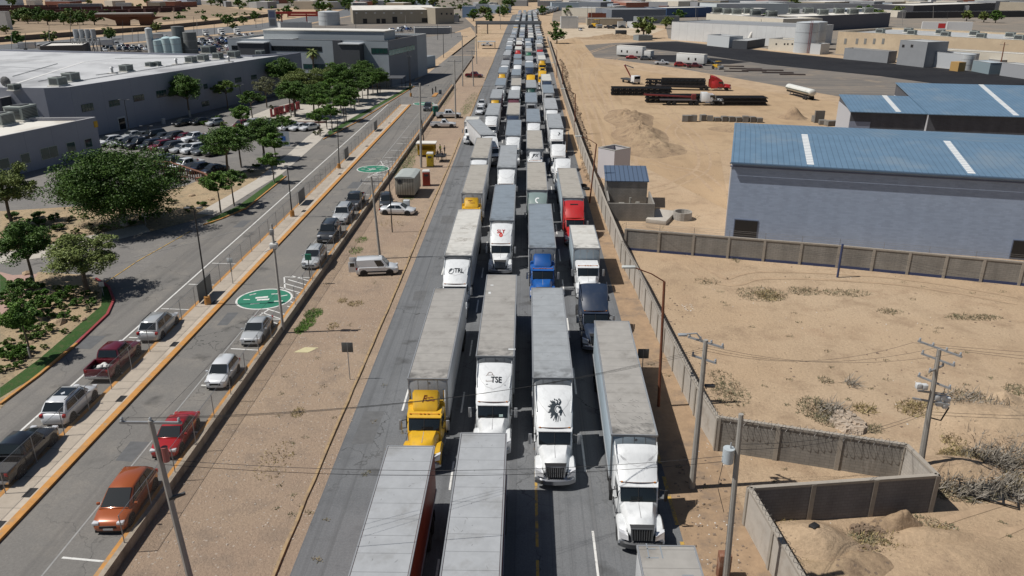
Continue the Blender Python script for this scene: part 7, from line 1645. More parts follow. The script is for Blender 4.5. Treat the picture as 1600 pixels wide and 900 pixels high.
brush('dry_brush','greyish dry brush scattered over the sandy lots on the right',[(1190,460,40,12,3),(1255,455,25,7,1.5),(1320,458,40,6,1.5),(1390,487,20,5,.8),(1520,496,45,5,2),(1140,615,30,20,1.6),(1275,640,28,20,2.6),(1300,655,30,14,1.6),(1530,640,60,30,4),(1570,680,60,50,6),(1500,670,40,22,3),(1540,740,80,35,9),(1500,765,60,20,5),(1590,610,20,10,1),(1240,860,30,25,2),(1215,830,14,20,1.2),(1370,845,60,20,3),(1440,830,60,25,4),(1290,595,12,6,.4),(1105,440,20,6,.6),(1150,405,8,5,.5),(1360,670,20,8,.8),(1130,600,24,22,1)],'brush',n=230,leaf=.27)
brush('straw_grass','straw coloured dry grass tufts near the indented block wall',[(1225,820,18,28,3),(1245,865,18,25,2),(1430,850,55,18,4),(1500,715,35,14,3),(1440,640,40,14,3),(1590,760,30,20,2),(1350,640,20,8,.8),(1200,462,20,8,1.5)],'straw',n=210,leaf=.36)
brush('green_weeds','low green weeds on the gravel verge beside the retaining wall',[(490,490,14,8,2),(480,505,12,9,2),(470,515,10,7,1.5),(640,305,9,14,1.5),(632,260,14,16,4),(650,235,10,12,2),(643,285,8,14,2),(690,160,10,6,1.2),(735,160,9,16,3),(727,172,8,10,1.6),(565,375,10,5,.6),(700,150,8,10,1.2),(556,392,10,6,.8),(745,62,20,6,3),(755,50,14,6,3)],'green',n=300,leaf=.22)
brush('verge_straw','thin dry grass tufts on the gravel verge',[(555,475,12,5,.8),(520,510,10,6,.5),(535,470,8,4,.5),(465,645,10,8,.6),(690,140,12,12,1),(610,350,20,8,.6),(430,720,30,30,.8)],'straw',n=240,leaf=.2)
brush('dead_branches','tangle of dead grey branches on the sand right of the crowded pole',[(1530,640,60,28,2.2),(1575,700,50,45,3),(1515,760,60,22,2.4),(1590,770,30,25,1.5),(1545,720,40,20,1.5),(1300,645,26,16,.8),(1330,600,10,6,.2)],'twig',n=300,leaf=.8)
brush('low_straw','golden dry grass filling the hollow below the dark shaded wall',[(1405,850,80,22,3),(1450,835,40,14,2),(1232,830,16,30,2),(1490,690,20,10,.8)],'straw',n=260,leaf=.3)
debris_later=[(1330,870,60,20,3),(1390,830,60,12,3)]
# litter, stones
def debris(name,label,patches,m,n=60,s=.12,z0=0,sz=.6):
    q=random.Random(len(label)+3); mb=MB()
    for (x,y,rx,ry,dens) in patches:
        c=at(x,y,z0); e1=(at(x+rx,y,z0)-c).x; e2=abs(at(x,y-ry,z0).y-c.y)
        for i in range(int(n*dens)):
            a=q.uniform(0,2*PI); r=q.random()**.5; px=c.x+math.cos(a)*r*e1; py=c.y+math.sin(a)*r*e2; w=s*q.uniform(.4,1.6); t=q.uniform(0,3)
            u=Vector((math.cos(t),math.sin(t),0))*w; v=Vector((-math.sin(t),math.cos(t),0))*w*q.uniform(.4,1); P=Vector((px,py,z0)); z=Vector((0,0,w*sz*q.uniform(.5,1.4)))
            mb.hexa([P-u-v,P+u-v,P+u+v,P-u+v,P-u*.6-v*.8+z,P+u*.8-v*.5+z*.8,P+u*.6+v*.7+z,P-u*.8+v*.6+z*1.1])
    o=mb.build(name,m); tag(o,label,'debris',kind='stuff'); return o
debris('white_litter','white scraps of litter on the sandy ground to the right',[(1240,860,60,30,1),(1400,850,150,40,1.5),(1300,470,200,40,1),(1500,640,120,80,1.5),(1075,480,10,6,1.2),(1120,840,40,60,1.3),(1110,720,30,30,.8),(1170,700,20,20,.6)],flat((.6,.6,.58),.8),n=26,s=.035)
debris('stones','loose dark stones on the verge and sand',[(1300,500,300,120,1.2),(1110,800,50,90,2),(1060,520,40,90,1),(1500,600,150,100,1),(950,300,12,60,3),(925,230,10,50,3)],mat('dark_stone',(.2,.15,.11),.9,var=.3),n=60,s=.07)
debris('verge_stones','small stones and scraps on the gravel verge',[(420,700,120,190,9),(520,560,60,60,2)],mat('verge_stone',(.38,.33,.28),.9,var=.3),n=60,s=.045)
debris('soil_clods','dark clods of earth strewn below the dark shaded wall',debris_later,mat('clod_soil',(.2,.145,.1),.95,var=.3),n=70,s=.12,sz=.9)
debris('roadside_rubble','heap of broken rocks and rubble along the foot of the right wall',[(920,262,9,22,5),(912,222,7,22,5),(903,190,5,24,5),(895,160,4,24,5),(886,130,3,20,4),(880,105,3,14,4)],mat('rubble',(.32,.24,.165),.9,var=.35,vs=1),n=40,s=.28,sz=.8)
debris('block_rubble','pale heap of broken concrete rubble behind the indented wall',[(1325,662,22,14,6)],mat('rubble_pale',(.4,.33,.26),.9,var=.3,vs=1),n=60,s=.2,sz=.9)
# sand and soil heaps
def heap(name,label,cx,cy,rx,ry,h,m=SAND,seed=0,z0=0,rough=.5,rz=0,world=None,tn=0):
    c=world or at(cx,cy,z0); e1=rx; e2=ry; n=30; mb=MB(); q=Vector((seed*3.1,seed*1.7,0)); N=64
    V=[];F=[]
    for i in range(n+1):
        r=i/n
        for k in range(N):
            a=2*PI*k/N; wob=1+.22*noise.noise(Vector((math.cos(a)*1.3,math.sin(a)*1.3,seed))); x=r*math.cos(a)*wob; y=r*math.sin(a)*wob
            f=(math.cos(PI*min(1,r))+1)/2; P=Vector((x*e1,y*e2,0)); z=h*f*(1+.5*rough*noise.fractal(P*.35+q,.9,2.2,4))+rough*.16*f*noise.fractal(P*1.6+q,.8,2.3,4)*min(1,h)
            V.append((P.x,P.y,z-.05*(i==n)-.01))
    for i in range(n):
        for k in range(N): F.append((i*N+k,(i+1)*N+k,(i+1)*N+(k+1)%N,i*N+(k+1)%N))
    me=bpy.data.meshes.new(name); me.from_pydata(V,[],F); me.materials.append(m); me.polygons.foreach_set('use_smooth',[True]*len(F)); me.update(); o=bpy.data.objects.new(name,me); COL.objects.link(o); o.location=(c.x,c.y,z0); o.rotation_euler=(0,0,rz); return tag(o,label,'heap')
SP=ground_mat('heap_sand',(.28,.2,.13),(.35,.26,.17),(.2,.145,.1),.1,.6,4,.6,pebble=(3,.8,(.2,.15,.11)))
heap('sand_heap','rough grey-brown earth heap at the middle of the haul track',1000,210,6,14,1.9,SP,1,rough=1.2); heap('sand_heap','longer earth heap behind the rough one on the haul track',983,186,6,14,1.6,SP,2,rough=1.2); heap('sand_heap','wide low earth mound at the near end of the heap line',1015,232,7,9,1.3,SP,7,rough=1.2)
heap('sand_heap','small conical sand heap left of the tanker trailer',1238,184,3.6,3.6,2.0,SP,3); heap('sand_heap','low sand bank far up the haul track',960,60,22,10,2.2,SP,4); heap('sand_heap','low tan bank beside the stacks of blocks',1150,202,7,4,.7,SP,8)
heap('soil_heap','sandy mound at the foot of the dark shaded wall, left part',1265,850,3.2,2.4,1.1,SAND,5); heap('soil_heap','dark rooty soil mound at the foot of the dark shaded wall',1405,822,1.8,.9,.9,SP,6,rough=1.1); heap('soil_heap','sandy mound right of the dark rooty one',1450,845,3.5,1.6,.55,SAND,9); heap('soil_heap','broad sandy rise behind the crowded pole',1560,665,6,4,1.0,SAND,10); heap('soil_heap','small dug sand pit edge with dark hollow, right side',1568,625,1.6,1.2,.7,SAND,11)
heap('soil_heap','clodded earth ridge in the bottom right corner',1310,880,4,1.6,.6,SP,12,rough=1.0); heap('soil_heap','sand rise near the bottom right corner',1500,880,6,3,.5,SAND,13); heap('soil_heap','earth ridge right of the transformer pole wall',1490,735,4,2.2,.7,SAND,14)

q=random.Random(90)
brush('sparse_weeds','tiny sparse weeds dotted over all sandy ground right of the wall',[(q.uniform(1010,1600),q.uniform(430,890),6,2,.16) for _ in range(70)]+[(q.uniform(900,1150),q.uniform(110,380),5,2,.12) for _ in range(40)]+[(q.uniform(430,640),q.uniform(300,880),6,3,.15) for _ in range(40)],'brush',n=120,leaf=.16)
V=[];F=[]
for x,y in [(q3.uniform(0,420),q3.uniform(3,34)) for _ in range(90)]+[(q3.uniform(420,800),q3.uniform(-2,18)) for _ in range(110)]+[(q3.uniform(870,1600),q3.uniform(-4,9)) for _ in range(110)]:
    P=at(x,y); me_,_c=crown_mesh('tmp',LF['dark'],int(x*7+y),q3.uniform(2,5),q3.uniform(1.2,2.6),1.6,150,.7,9,flatb=.7,hollow=0); b=len(V)
    V+=[(v.co.x+P.x,v.co.y+P.y,v.co.z) for v in me_.vertices]; F+=[tuple(k+b for k in p.vertices) for p in me_.polygons]; bpy.data.meshes.remove(me_)
me=bpy.data.meshes.new('distant_scrub'); me.from_pydata(V,[],F); me.materials.append(LF['dark']); me.update(); o=bpy.data.objects.new('distant_scrub',me); COL.objects.link(o); tag(o,'mass of low dark scrub and tree tops across the far town','scrub',kind='stuff')
for o in list(TP.values())+SH: remove_tree(o)
# ---------------- remaining cars, yard machines, people, small things
rs=random.Random(77)
CK=['sedan','suv','hatch','sedan','bigsuv','pickup','suv']
DK=['black','dark grey','black','navy','silver','maroon','white','dark grey','grey','dark red','white']
DROPF=('wheel_arch','number_plate','underbody','roof_rail','grille','rim')
def lot(rows,area,group):
    for ri,(lab,x0,y0,x1,y1,n,rz,spec) in enumerate(rows):
        a=aL(x0,y0);b=aL(x1,y1)
        for i in range(n):
            p=a+(b-a)*(i/max(1,n-1)); k,c=spec[i] if spec and i<len(spec) else (rs.choice(CK),rs.choice(DK))
            car(k,c,(p.x,p.y,LZ),rz+rs.uniform(-.03,.03),'%s %s, %s from the left in the car park\'s %s'%(c,NM[k],ordn(i+1),lab),group,drop=DROPF)
rz=.55-PI/2+.55
rz=-.45
A_=-.55
lot([('back row nearest the wall',287,196,314,194,2,A_,[('sedan','black'),('sedan','black')])],'the car park','cars in the left car park')
lot([('back row middle',336,196,378,199,2,A_,[('hatch','silver'),('hatch','maroon')]),('back row right',395,198,422,198,2,A_,[('suv','silver'),('sedan','white')]),
('right row by the plaza',452,203,484,203,3,A_,[('suv','white'),('sedan','white'),('sedan','white')]),
('upper middle row',208,216,322,222,8,A_,[('sedan','silver'),('sedan','grey'),('bigsuv','black'),('sedan','dark grey'),('suv','dark grey'),('hatch','maroon'),('pickup','white'),('sedan','dark grey')]),
('lower middle row',173,226,338,242,11,A_,[('minivan','white'),('sedan','silver'),('suv','black'),('pickup','black'),('suv','navy'),('suv','maroon'),('suv','dark grey'),('sedan','silver'),('suv','white'),('sedan','grey'),('suv','black')]),
('pergola row',252,258,335,271,5,A_,[('suv','dark grey'),('pickup','dark grey'),('pickup','white'),('sedan','navy'),('sedan','black')])],'the car park','cars in the left car park')
for j,(x0,y0,x1,y1,n) in enumerate(((312,64,362,62,9),(312,68,364,66,9),(310,72,360,70,8),(312,76,358,75,8),(312,81,356,80,7),(160,80,228,79,10),(168,76,232,75,9),(606,52,640,47,7),(604,50,634,44,6),(380,57,395,56,3))):
    a=aL(x0,y0);b=aL(x1,y1)
    for i in range(n):
        p=a+(b-a)*(i/max(1,n-1)); c=rs.choice(['blue','black','white','silver','grey','dark red','navy','white','dark grey'])
        car(rs.choice(['sedan','suv','hatch','pickup']),c,(p.x+rs.uniform(-1,1),p.y+rs.uniform(-1.5,1.5),LZ),rs.choice([.6,.6+PI]),nth('small %s car in the far lot behind the %s, '%(c,'grey silos' if j<5 else 'warehouse roof' if j<7 else 'glass office')+'%s from left'),'%s cars in far lot %s'%(c,'behind silos' if j<5 else 'behind warehouse' if j<7 else 'behind glass office'),drop=DROPF+('wing_mirror','side_window','headlight','tail_light'))
# far trucks upper left
for i,(x,y,l) in enumerate(((322,55,'white tractor alone in the far upper left yard'),(347,54,'left one of two white box trucks in the far upper left yard'),(372,54,'right one of two white box trucks in the far upper left yard'),(178,72,'white box truck behind the warehouse roof'),(255,62,'pale box truck beside the slim white silo'),(57,77,'small white truck beside the low white-roofed shed'))):
    p=aL(x,y); box_truck(p.x,p.y,l,6.5 if i else 3,3.6,rz=.5 if i<3 else 1.9)
# vehicles on the construction lot
def rcar(k,c,x,y,rz,l): p=at(x,y); return car(k,c,(p.x,p.y,.01),rz,l)
rcar('sedan','red',987,92,R_(80),'small red car beside the nearer white site trailer'); rcar('suv','grey',1009,94,R_(80),'grey suv between the two white site cabins'); rcar('regcab','white',1034,101,R_(82),'white pickup between the two site trailers'); rcar('suv','red',1063,104,R_(82),'bright red suv by the larger site trailer'); rcar('pickup','maroon',1085,106,R_(85),'dark maroon pickup right of the red suv'); rcar('sedan','white',907,48,R_(10),'white car on the pale lot'); 
rcar('pickup','black',1105,100,R_(60),'dark pickup behind the larger site trailer')
for i,(x,y,c,k) in enumerate(((925,44,'black','bigsuv'),(950,44,'black','pickup'),(955,45,'dark grey','bigsuv'),(962,43,'black','bigsuv'),(972,44,'black','pickup'))): rcar(k,c,x,y,R_(70),'dark vehicle in the far row behind the pale lot, %s from the left'%ordn(i+1))
def site_trailer(x0,x1,yb,yt,label,wins):
    a=at(x0,yb);b=at(x1,yb+ (x1-x0)*.07); d=b-a; ag=math.atan2(d.y,d.x); L=d.xy.length; h=hat(a,yt); r=empty('site_trailer',(a.x,a.y,0),label,'trailer',ag)
    MB().box(0,L,0,2.6,.7,h).build('cabin_wall',mat('site_trailer_white',(.6,.61,.6),.5,var=.05,seams=(0,.6,.05,.8)),r,bev=.02); MB().box(-.05,L+.05,-.05,2.65,h,h+.08).build('roof',WHITER,r); MB().box(.3,L-.3,.3,2.3,.3,.7).build('chassis',BLACK,r)
    for x in wins: MB().box(x*L-.35,x*L+.35,-.03,0,1.7,2.6).build('window',GLASS,r)
    for x in (.35,.6): 
        for y in(.2,2.4): wheel(r,x*L,y,.38,.25) 
    return r
site_trailer(963,1003,88,71,'long white site trailer with three windows at the near end of the fresh asphalt',(.2,.42,.8)); site_trailer(995,1016,90,78.5,'short white site cabin right behind the long one',(.3,)); site_trailer(1056,1099,100,83,'white site trailer with two windows standing alone to the right',(.45,.7))
g=at(970,56); tag(MB().box(-3,3,-2,2,0,3).build('dark_container',flat((.03,.035,.04),.6),loc=(g.x,g.y,0),bev=.05),'black container at the end of the construction lot','container')
g=at(1010,61); block('shed','low grey shed at the foot of the large grey-green tree',(998,55.5),(1020,55),2.6,6,0,flat((.2,.23,.24),.7),flat((.2,.25,.27),.6))
block('container','left white cargo box behind the parked machines',(966,34),(978,34),4,4,0,WHW,WHITER,cat='container'); block('container','right white cargo box behind the parked machines',(980,33.5),(991,34),4,4,0,WHW,WHITER,cat='container')
# steel lattice stacks
TRUSS=mat('black_steel',(.022,.022,.024),.55,.3,var=.3)
def truss_mesh(L,w,h,n):
    mb=MB()
    for y in(-w/2,w/2):
        for z in(0,h): mb.bar((0,y,z),(L,y,z),.18,.2)
        for i in range(n):
            x0=L*i/n;x1=L*(i+1)/n; mb.bar((x0,y,0),((x0+x1)/2,y,h),.11); mb.bar(((x0+x1)/2,y,h),(x1,y,0),.11)
    for i in range(n): mb.bar((L*i/n,-w/2,0),(L*(i+1)/n,w/2,0),.06); mb.bar((L*i/n,-w/2,h),(L*(i+1)/n,w/2,h),.06)
    return mb
TM=truss_mesh(12,.7,.8,10).mesh('truss',TRUSS)
def truss(P,rz,label,group):
    o=bpy.data.objects.new('steel_truss',TM); COL.objects.link(o); o.location=P; o.rotation_euler=(0,0,rz); return tag(o,label,'truss',group)
def stack(x,y,L,rz,cols,rows,label):
    p=at(x,y); 
    for i in range(cols):
        for j in range(rows):
            o=truss((p.x-math.sin(rz)*i*.85,p.y+math.cos(rz)*i*.85,.2+j*.88),rz,'black truss, %s from front, %s layer, stack %s'%(ordn(i+1),['bottom','top'][j],label),'trusses in the stack %s'%label); o.scale=(L/12,1,1)
stack(955,149,16,-.06,5,2,'farthest left on the construction lot'); stack(1010,161,15,.0,4,2,'beside the crane truck'); stack(1112,165,13.5,.0,5,2,'right of the crane truck'); stack(1008,135,17,-.25,4,2,'lying behind the crane truck')
def flat_load(label,x,y,rz,cabcol,L=14):
    p=at(x,y); r=empty('flatbed_truck',(p.x,p.y,0),label,'truck',rz); MB().box(-1.25,1.25,0,L,1.1,1.3).build('flatbed',mat('bed_steel',(.06,.05,.05),.8),r)
    add_tractor(r,'full' if cabcol=='red' else 'low'); 
    for y_ in (L-3.4,L-2.1):
        for s in(-1,1): wheel(r,s*1.1,y_,.5,.5,side=s)
    def rec(q):
        if q.data:
            for ms in q.material_slots:
                if ms.material and ms.material.name=='cab_paint_slot': mm=paint(CC[cabcol]); ms.link='OBJECT'; ms.material=mm
        for c in q.children: rec(c)
    rec(r); return r,p
r,p=flat_load('dark red truck hauling black steel trusses on the construction lot',1104,141,R_(83),'red')
ca,sa=math.cos(R_(83)),math.sin(R_(83))
for i in range(3):
    for j in range(2):
        u=-.8+i*.8; o=truss((p.x+u*ca-13.2*sa+ .6*sa,p.y+u*sa+13.2*ca,1.35+j*.9),R_(83)-PI/2,'black truss loaded on the dark red truck, %s %s'%(['bottom','top'][j],['left','middle','right'][i]),'trusses on the dark red truck')
r,p=flat_load('flatbed crane truck with white cab and long folded red boom',1088,164,R_(88),'white',9)
MB().bar((.3,1.2,1.9),(.3,13,2.4),.35).build('crane_boom',flat((.25,.04,.04),.5),r); MB().box(-.5,.7,.3,1.3,1.3,2.6).build('crane_base',flat((.2,.04,.04),.5),r)
# loader crane truck with red white arm
p=at(990,131); r=empty('crane_truck',(p.x,p.y,0),'white cab crane truck with raised pink-red arm behind the truss stacks','truck',.4); MB().box(-1.1,1.1,-2,0,.6,2.5).build('cab',paint(CC['white']),r,bev=.1); MB().box(-.9,.9,-2.03,-1.98,1.6,2.3).build('windscreen',GLASS,r); MB().box(-1.1,1.1,0,6,.8,1.2).build('bed',DKGREY,r)
MB().bar((0,1,1.2),(-2.6,1.5,5.5),.35).build('crane_arm',flat((.5,.12,.1),.5),r); MB().bar((-2.6,1.5,5.5),(.8,2,4.4),.3).build('crane_arm',flat((.5,.5,.5),.5),r)
for y in(-1.3,4.5):
    for s in(-1,1): wheel(r,s*1.0,y,.45,.3,side=s)
# yellow machine and wheel loader
for (x,y,s,l) in ((1121,108,1.0,'small yellow compactor beside the steel on the ground'),(932,44,2.0,'yellow loader among the dark vehicles far behind')):
    p=at(x,y); r=empty('construction_machine',(p.x,p.y,0),l,'machine',.5); YM=flat((.5,.3,.02),.5); MB().box(-1,1,-.8,1.6,.6,1.5).build('engine_body',YM,r,bev=.08); m=MB()
    for xx in(-.7,.7): m.bar((xx,-.7,1.4),(xx,-.6,2.6),.08); m.bar((xx,.5,1.4),(xx,.4,2.6),.08)
    m.build('roll_frame',BLACK,r); MB().box(-.85,.85,-.85,.6,2.6,2.7).build('canopy',YM,r); m=MB(); m.tube((-1,-1.4,.65),(1,-1.4,.65),.65,n=18); m.build('drum',STEEL,r,smooth=True); m=MB(); m.bar((-1.05,-1.4,.65),(-1.05,0,.9),.15); m.bar((1.05,-1.4,.65),(1.05,0,.9),.15); m.build('drum_arm',YM,r)
    for sd in(-1,1): wheel(r,sd*1.05,1.1,.6,.4,side=sd)
    r.scale=(s,s,s)
# tanker trailer
p=at(1249,158); r=empty('tanker_trailer',(p.x,p.y,0),'white tanker trailer with dark stripe parked on the sand','trailer',R_(70)+PI/2-.9-R_(50)); n=20
a0=at(1231,147);a1=at(1268,157); r.location=(a0.x,a0.y,0); r.rotation_euler=(0,0,math.atan2((a1-a0).y,(a1-a0).x)); Lt=(a1-a0).xy.length
m=MB(); m.loft([[(x,1.0*R2*math.cos(2*PI*k/n),1.95+.85*R2*math.sin(2*PI*k/n)) for k in range(n)] for x,R2 in ((-.3,.3),(-.15,.8),(.1,1),(Lt,1),(Lt+.2,.8),(Lt+.35,.3))]); m.build('tank_shell',mat('tanker_white',(.6,.61,.58),.4,var=.08,vs=1,dirt=(.4,.38,.33),ds=.8,dt=.55),r,smooth=True)
MB().box(.2,Lt-.2,-1.02,-.98,1.75,1.95).build('stripe',flat((.05,.08,.07),.5),r); MB().box(0,Lt,-.5,.5,.8,1.15).build('underframe',BLACK,r)
for x in (Lt-1.2,Lt-2.3):
    for s in(-1,1): o=wheel(r,x,s*.95,.48,.35); o.rotation_euler=(0,0,PI/2)
for s in(-.5,.5): MB().box(2.0,2.2,s-.08,s+.08,0,.9).build('leg',STEEL,r)
# pallets of blocks
PB=blockmat('grey_pallet_block',(.2,.19,.175),(.12,.11,.1),.4,.2)
q=random.Random(6)
for i in range(17):
    x=1098+i*6.2 if i<9 else 1070+ (i-9)*7 if i<12 else 1275+(i-12)*10; y=189+.3*i if i<9 else 190 if i<12 else 196+q.uniform(-6,4)
    if i<9: x=1098+i*11
    p=at(x,y); w=1.2 if i<12 else 1.5; m=MB(); m.box(-w/2,w/2,-w/2,w/2,.12,1.1+q.uniform(-.2,.4)); o=empty('block_pallet',(p.x,p.y,0),['grey block pallet in the long row on the construction lot, %s from the left'%ordn(i+1),'small dark block pile left of the long pallet row, %s of three'%ordn(i-8),'grey block stack beside the second hall, %s of five'%ordn(i-11)][0 if i<9 else 1 if i<12 else 2],'pallet',q.uniform(-.3,.3)); m.build('blocks',PB,o)
    m=MB(); m.box(-w/2-.05,w/2+.05,-w/2-.05,w/2+.05,0,.12); m.build('pallet',flat((.2,.15,.09),.9),o)
p=at(1320,199); m=MB(); m.box(-1,1,-.3,.3,0,2.6); tag(m.build('panel_stack',PB,loc=(at(1279,192).x,at(1279,192).y,0)),'upright grey slab standing beside the second hall','slab')
# flat steel mats by the fresh asphalt
RUSTY=mat('rusty_sheet',(.05,.035,.03),.8,var=.3,vs=1)
for i,(x,y,l,w,rz) in enumerate(((1142,104,9,2,-.15),(1165,108,11,2,-.15),(1178,111,8,1.4,-.1),(1195,110,12,2.4,-.15),(1215,114,10,2,-.12),(1238,117,8,1.8,-.1),(1150,112,8,.8,-.15))):
    p=at(x,y); o=MB().box(-l/2,l/2,-w/2,w/2,.02,.3).build('steel_mat',RUSTY,loc=(p.x,p.y,0),rz=rz); tag(o,'dark rusty steel mat lying by the fresh asphalt, %s from the left'%ordn(i+1) if i<6 else 'thin dark steel beam lying before the rusty mats','steel mat')
# white semitrailers far right
for i,(xa,xb) in enumerate(((1442,1479),(1481,1521))):
    b=block('semitrailer',['white parked semitrailer with red square mark, upper right','white parked semitrailer right of the one with a red mark'][i],(xa,34),(xb,34.5),5,3,0,flat((.6,.6,.6),.6),WHITER,par=0,cat='trailer')
    if i==0: MB().box(b[1]*.68,b[1]*.98,-.05,0,1.4,4.2).build('red_mark',flat((.45,.03,.03),.5),b[0])
# pergola and garden furniture near the big tree
WOODB=mat('brown_timber',(.17,.075,.045),.8,var=.2,vs=3)
p0=aL(238,268); p1=aL(326,283); rr=empty('pergola',(p0.x,p0.y,LZ),'long brown timber pergola rail beside the car park','pergola'); d=p1-p0; P=[]
m=MB(); pts=[(0,0,1.6),(d.x*.35,d.y*.3,1.9),(d.x*.7,d.y*.8,1.7),(d.x,d.y-1.0,1.4),(d.x+2,d.y-3.5,.9)]; m.path(pts,.14,n=6); m.build('handrail',WOODB,rr); m=MB()
for k in range(28):
    u=k/27; i=min(3,int(u*4)); f=u*4-i; a=Vector(pts[i]).lerp(Vector(pts[i+1]),f); MB().box(a.x-.06,a.x+.06,a.y-.06,a.y+.06,0,a.z).build('baluster',WOODB,rr)
for i,(x,y) in enumerate(((283,284),(317,285),(262,281))):
    p=aL(x,y); r=empty('picnic_table',(p.x,p.y,LZ),'brown picnic table beside the timber pergola, %s of three'%['middle','right','left'][i],'table',.3); MB().box(-.9,.9,-.4,.4,.7,.78).build('tabletop',WOODB,r)
    for s in(-1,1): MB().box(-.9,.9,s*.75-.14,s*.75+.14,.42,.47).build('bench_seat',WOODB,r)
    m=MB(); m.bar((-.6,-.7,0),(-.6,.3,.7),.08); m.bar((-.6,.7,0),(-.6,-.3,.7),.08); m.bar((-.6,-.75,.4),(-.6,.75,.4),.06); m.bar((-.6,0,.6),(.6,0,.6),.06); m.bar((.6,-.75,.4),(.6,.75,.4),.06); m.bar((.6,-.7,0),(.6,.3,.7),.08); m.bar((.6,.7,0),(.6,-.3,.7),.08); m.build('table_frame',BLACK,r)
# red letters wall by the plaza
RL=flat((.2,.02,.025),.6)
p0=aL(424,183); p1=aL(469,170); rr=empty('letter_wall',(p0.x,p0.y,LZ),'row of dark red block letters half hidden by trees beside the plaza','sign',math.atan2(p1.y-p0.y,p1.x-p0.x)); sp=(p1-p0).xy.length/8
for i in range(8):
    x=i*sp; w=sp*.8; m=MB(); m.box(x,x+w*.28,-.2,.2,0,1.7)
    if i in(0,3,6): m.box(x+w*.28,x+w,-.2,.2,0,.4)
    if i in(1,4,7): m.box(x+w*.72,x+w,-.2,.2,0,1.7); m.box(x+w*.28,x+w*.72,-.2,.2,1.3,1.7); m.box(x+w*.28,x+w*.72,-.2,.2,.6,.95)
    if i in(2,5): m.box(x+w*.72,x+w,-.2,.2,0,1.7); m.box(x+w*.28,x+w*.72,-.2,.2,1.3,1.7); m.box(x+w*.28,x+w*.72,-.2,.2,0,.4)
    m.build('letter',RL,rr)
p=aL(432,191); m=MB(); 
for k in range(16): 
    a=PI*1.15+k*.06*1.6; 
m.path([(0,0,.2),(4,-1.2,.2),(8,-1.4,.2),(11,-.6,.2)],.22,n=6); o=m.build('planter_wall',mat('dark_red_planter',(.1,.045,.04),.8),loc=(p.x,p.y,LZ)); tag(o,'low curved dark red planter wall under the red letters','planter')
p=aL(445,232); rr=empty('notice_board',(p.x,p.y,LZ),'pale notice board with blue symbol between car park and sidewalk','sign'); MB().box(-1,1,-.05,.05,.4,3.0).build('board',flat((.45,.5,.55),.5),rr); MB().box(-.35,.35,-.07,-.05,1.4,2.2).build('symbol',flat((.03,.12,.4),.5),rr)
p=aL(655,292)
# gate gear at the fence by the roundel; small sheds and stall
p=at(612,255); p=aL(603,250); rr=empty('striped_stall',(at(604,262).x-.0,at(604,262).y,LZ),'striped awning stall by the retaining wall near the second roundel','stall')
rr.location=(-21.6,at(606,262,LZ).y,LZ)
bpy.data.objects.remove(rr)
p=aL(635,226); 
for i,(x,y) in enumerate(((676,147),(681,144))): p=aL(x,y); tag(MB().tube((0,0,0),(0,0,1.5),.15,n=8).build('bollard',BLKP,loc=tuple(p)),'black bollard on the small island in the far entrance road, %s one'%['left','right'][i],'bollard')
a=aL(676,149);tag(MB().box(-.5,.5,-3,4,0,.15).build('traffic_island',ORANGEP,loc=(a.x+.6,a.y,LZ)),'small orange edged island in the far entrance road','island')
p=aL(688,147); tag(MB().box(-.35,.35,-.35,.35,0,1.1).build('dark_bin',flat((.05,.07,.09),.6),loc=tuple(p),bev=.04),'dark box beside the fence near the far island','box')
p=aL(256,194); tag(MB().tube((0,0,0),(0,0,1.2),.4,.42,n=12).build('litter_bin',flat((.4,.4,.4),.6),loc=tuple(p)),'pale litter bin on the kerb before the warehouse','bin')
p=at(479,424); s_=empty('traffic_sign',(-21.5,at(486,437,LZ).y,LZ),'small green traffic box sign on the fence by the nearer roundel','sign'); MB().tube((0,0,0),(0,0,2.1),.05,n=6).build('sign_post',BLKP,s_); MB().box(-.3,.3,-.1,.1,2.1,2.7).build('sign_plate',flat((.02,.16,.1),.5),s_)
# roadside fixtures at the right verge: tyre, junk
for i,(x,y) in enumerate(((911,291),(916,296))): p=at(x,y); m=MB(); n=18; m.loft([[(R2*math.cos(2*PI*k/n),R2*math.sin(2*PI*k/n),z) for k in range(n)] for R2,z in ((.28,.02),(.5,.02),(.54,.14),(.5,.26),(.28,.26),(.28,.02))],caps=False); tag(m.build('old_tyre',TYRE,loc=(p.x,p.y,.02),smooth=True),'worn black tyre lying at the wall foot by the red truck, %s one'%['left','right'][i],'tyre')
p=at(1543,768); m=MB(); m.box(-1.5,1.5,-.08,.08,0,.06); 
for k in range(5): m.box(-1.5+k*.75-.04,-1.5+k*.75+.04,-1.2,1.2,.02,.08)
m.box(-1.5,1.5,-1.2,-1.1,0,.06); m.box(-1.5,1.5,1.1,1.2,0,.06); tag(m.build('burnt_grate',BLACK,loc=(p.x,p.y,.12),rz=-.5),'burnt black slatted frame lying in the brush at the far right','frame')
heapb=heap('burnt_patch','black ash heap under the burnt slatted frame',1543,766,2.2,1.3,.2,mat('ash',(.02,.02,.02),.95,var=.3),20)
p=at(1258,0); 
p=at(1268,847); tag(MB().box(-.25,.25,-.2,.2,0,.35).build('black_bucket',BLACK,loc=(p.x,p.y,.8),bev=.05,rz=.6),'small black box lying on the sandy mound by the dark wall','box')
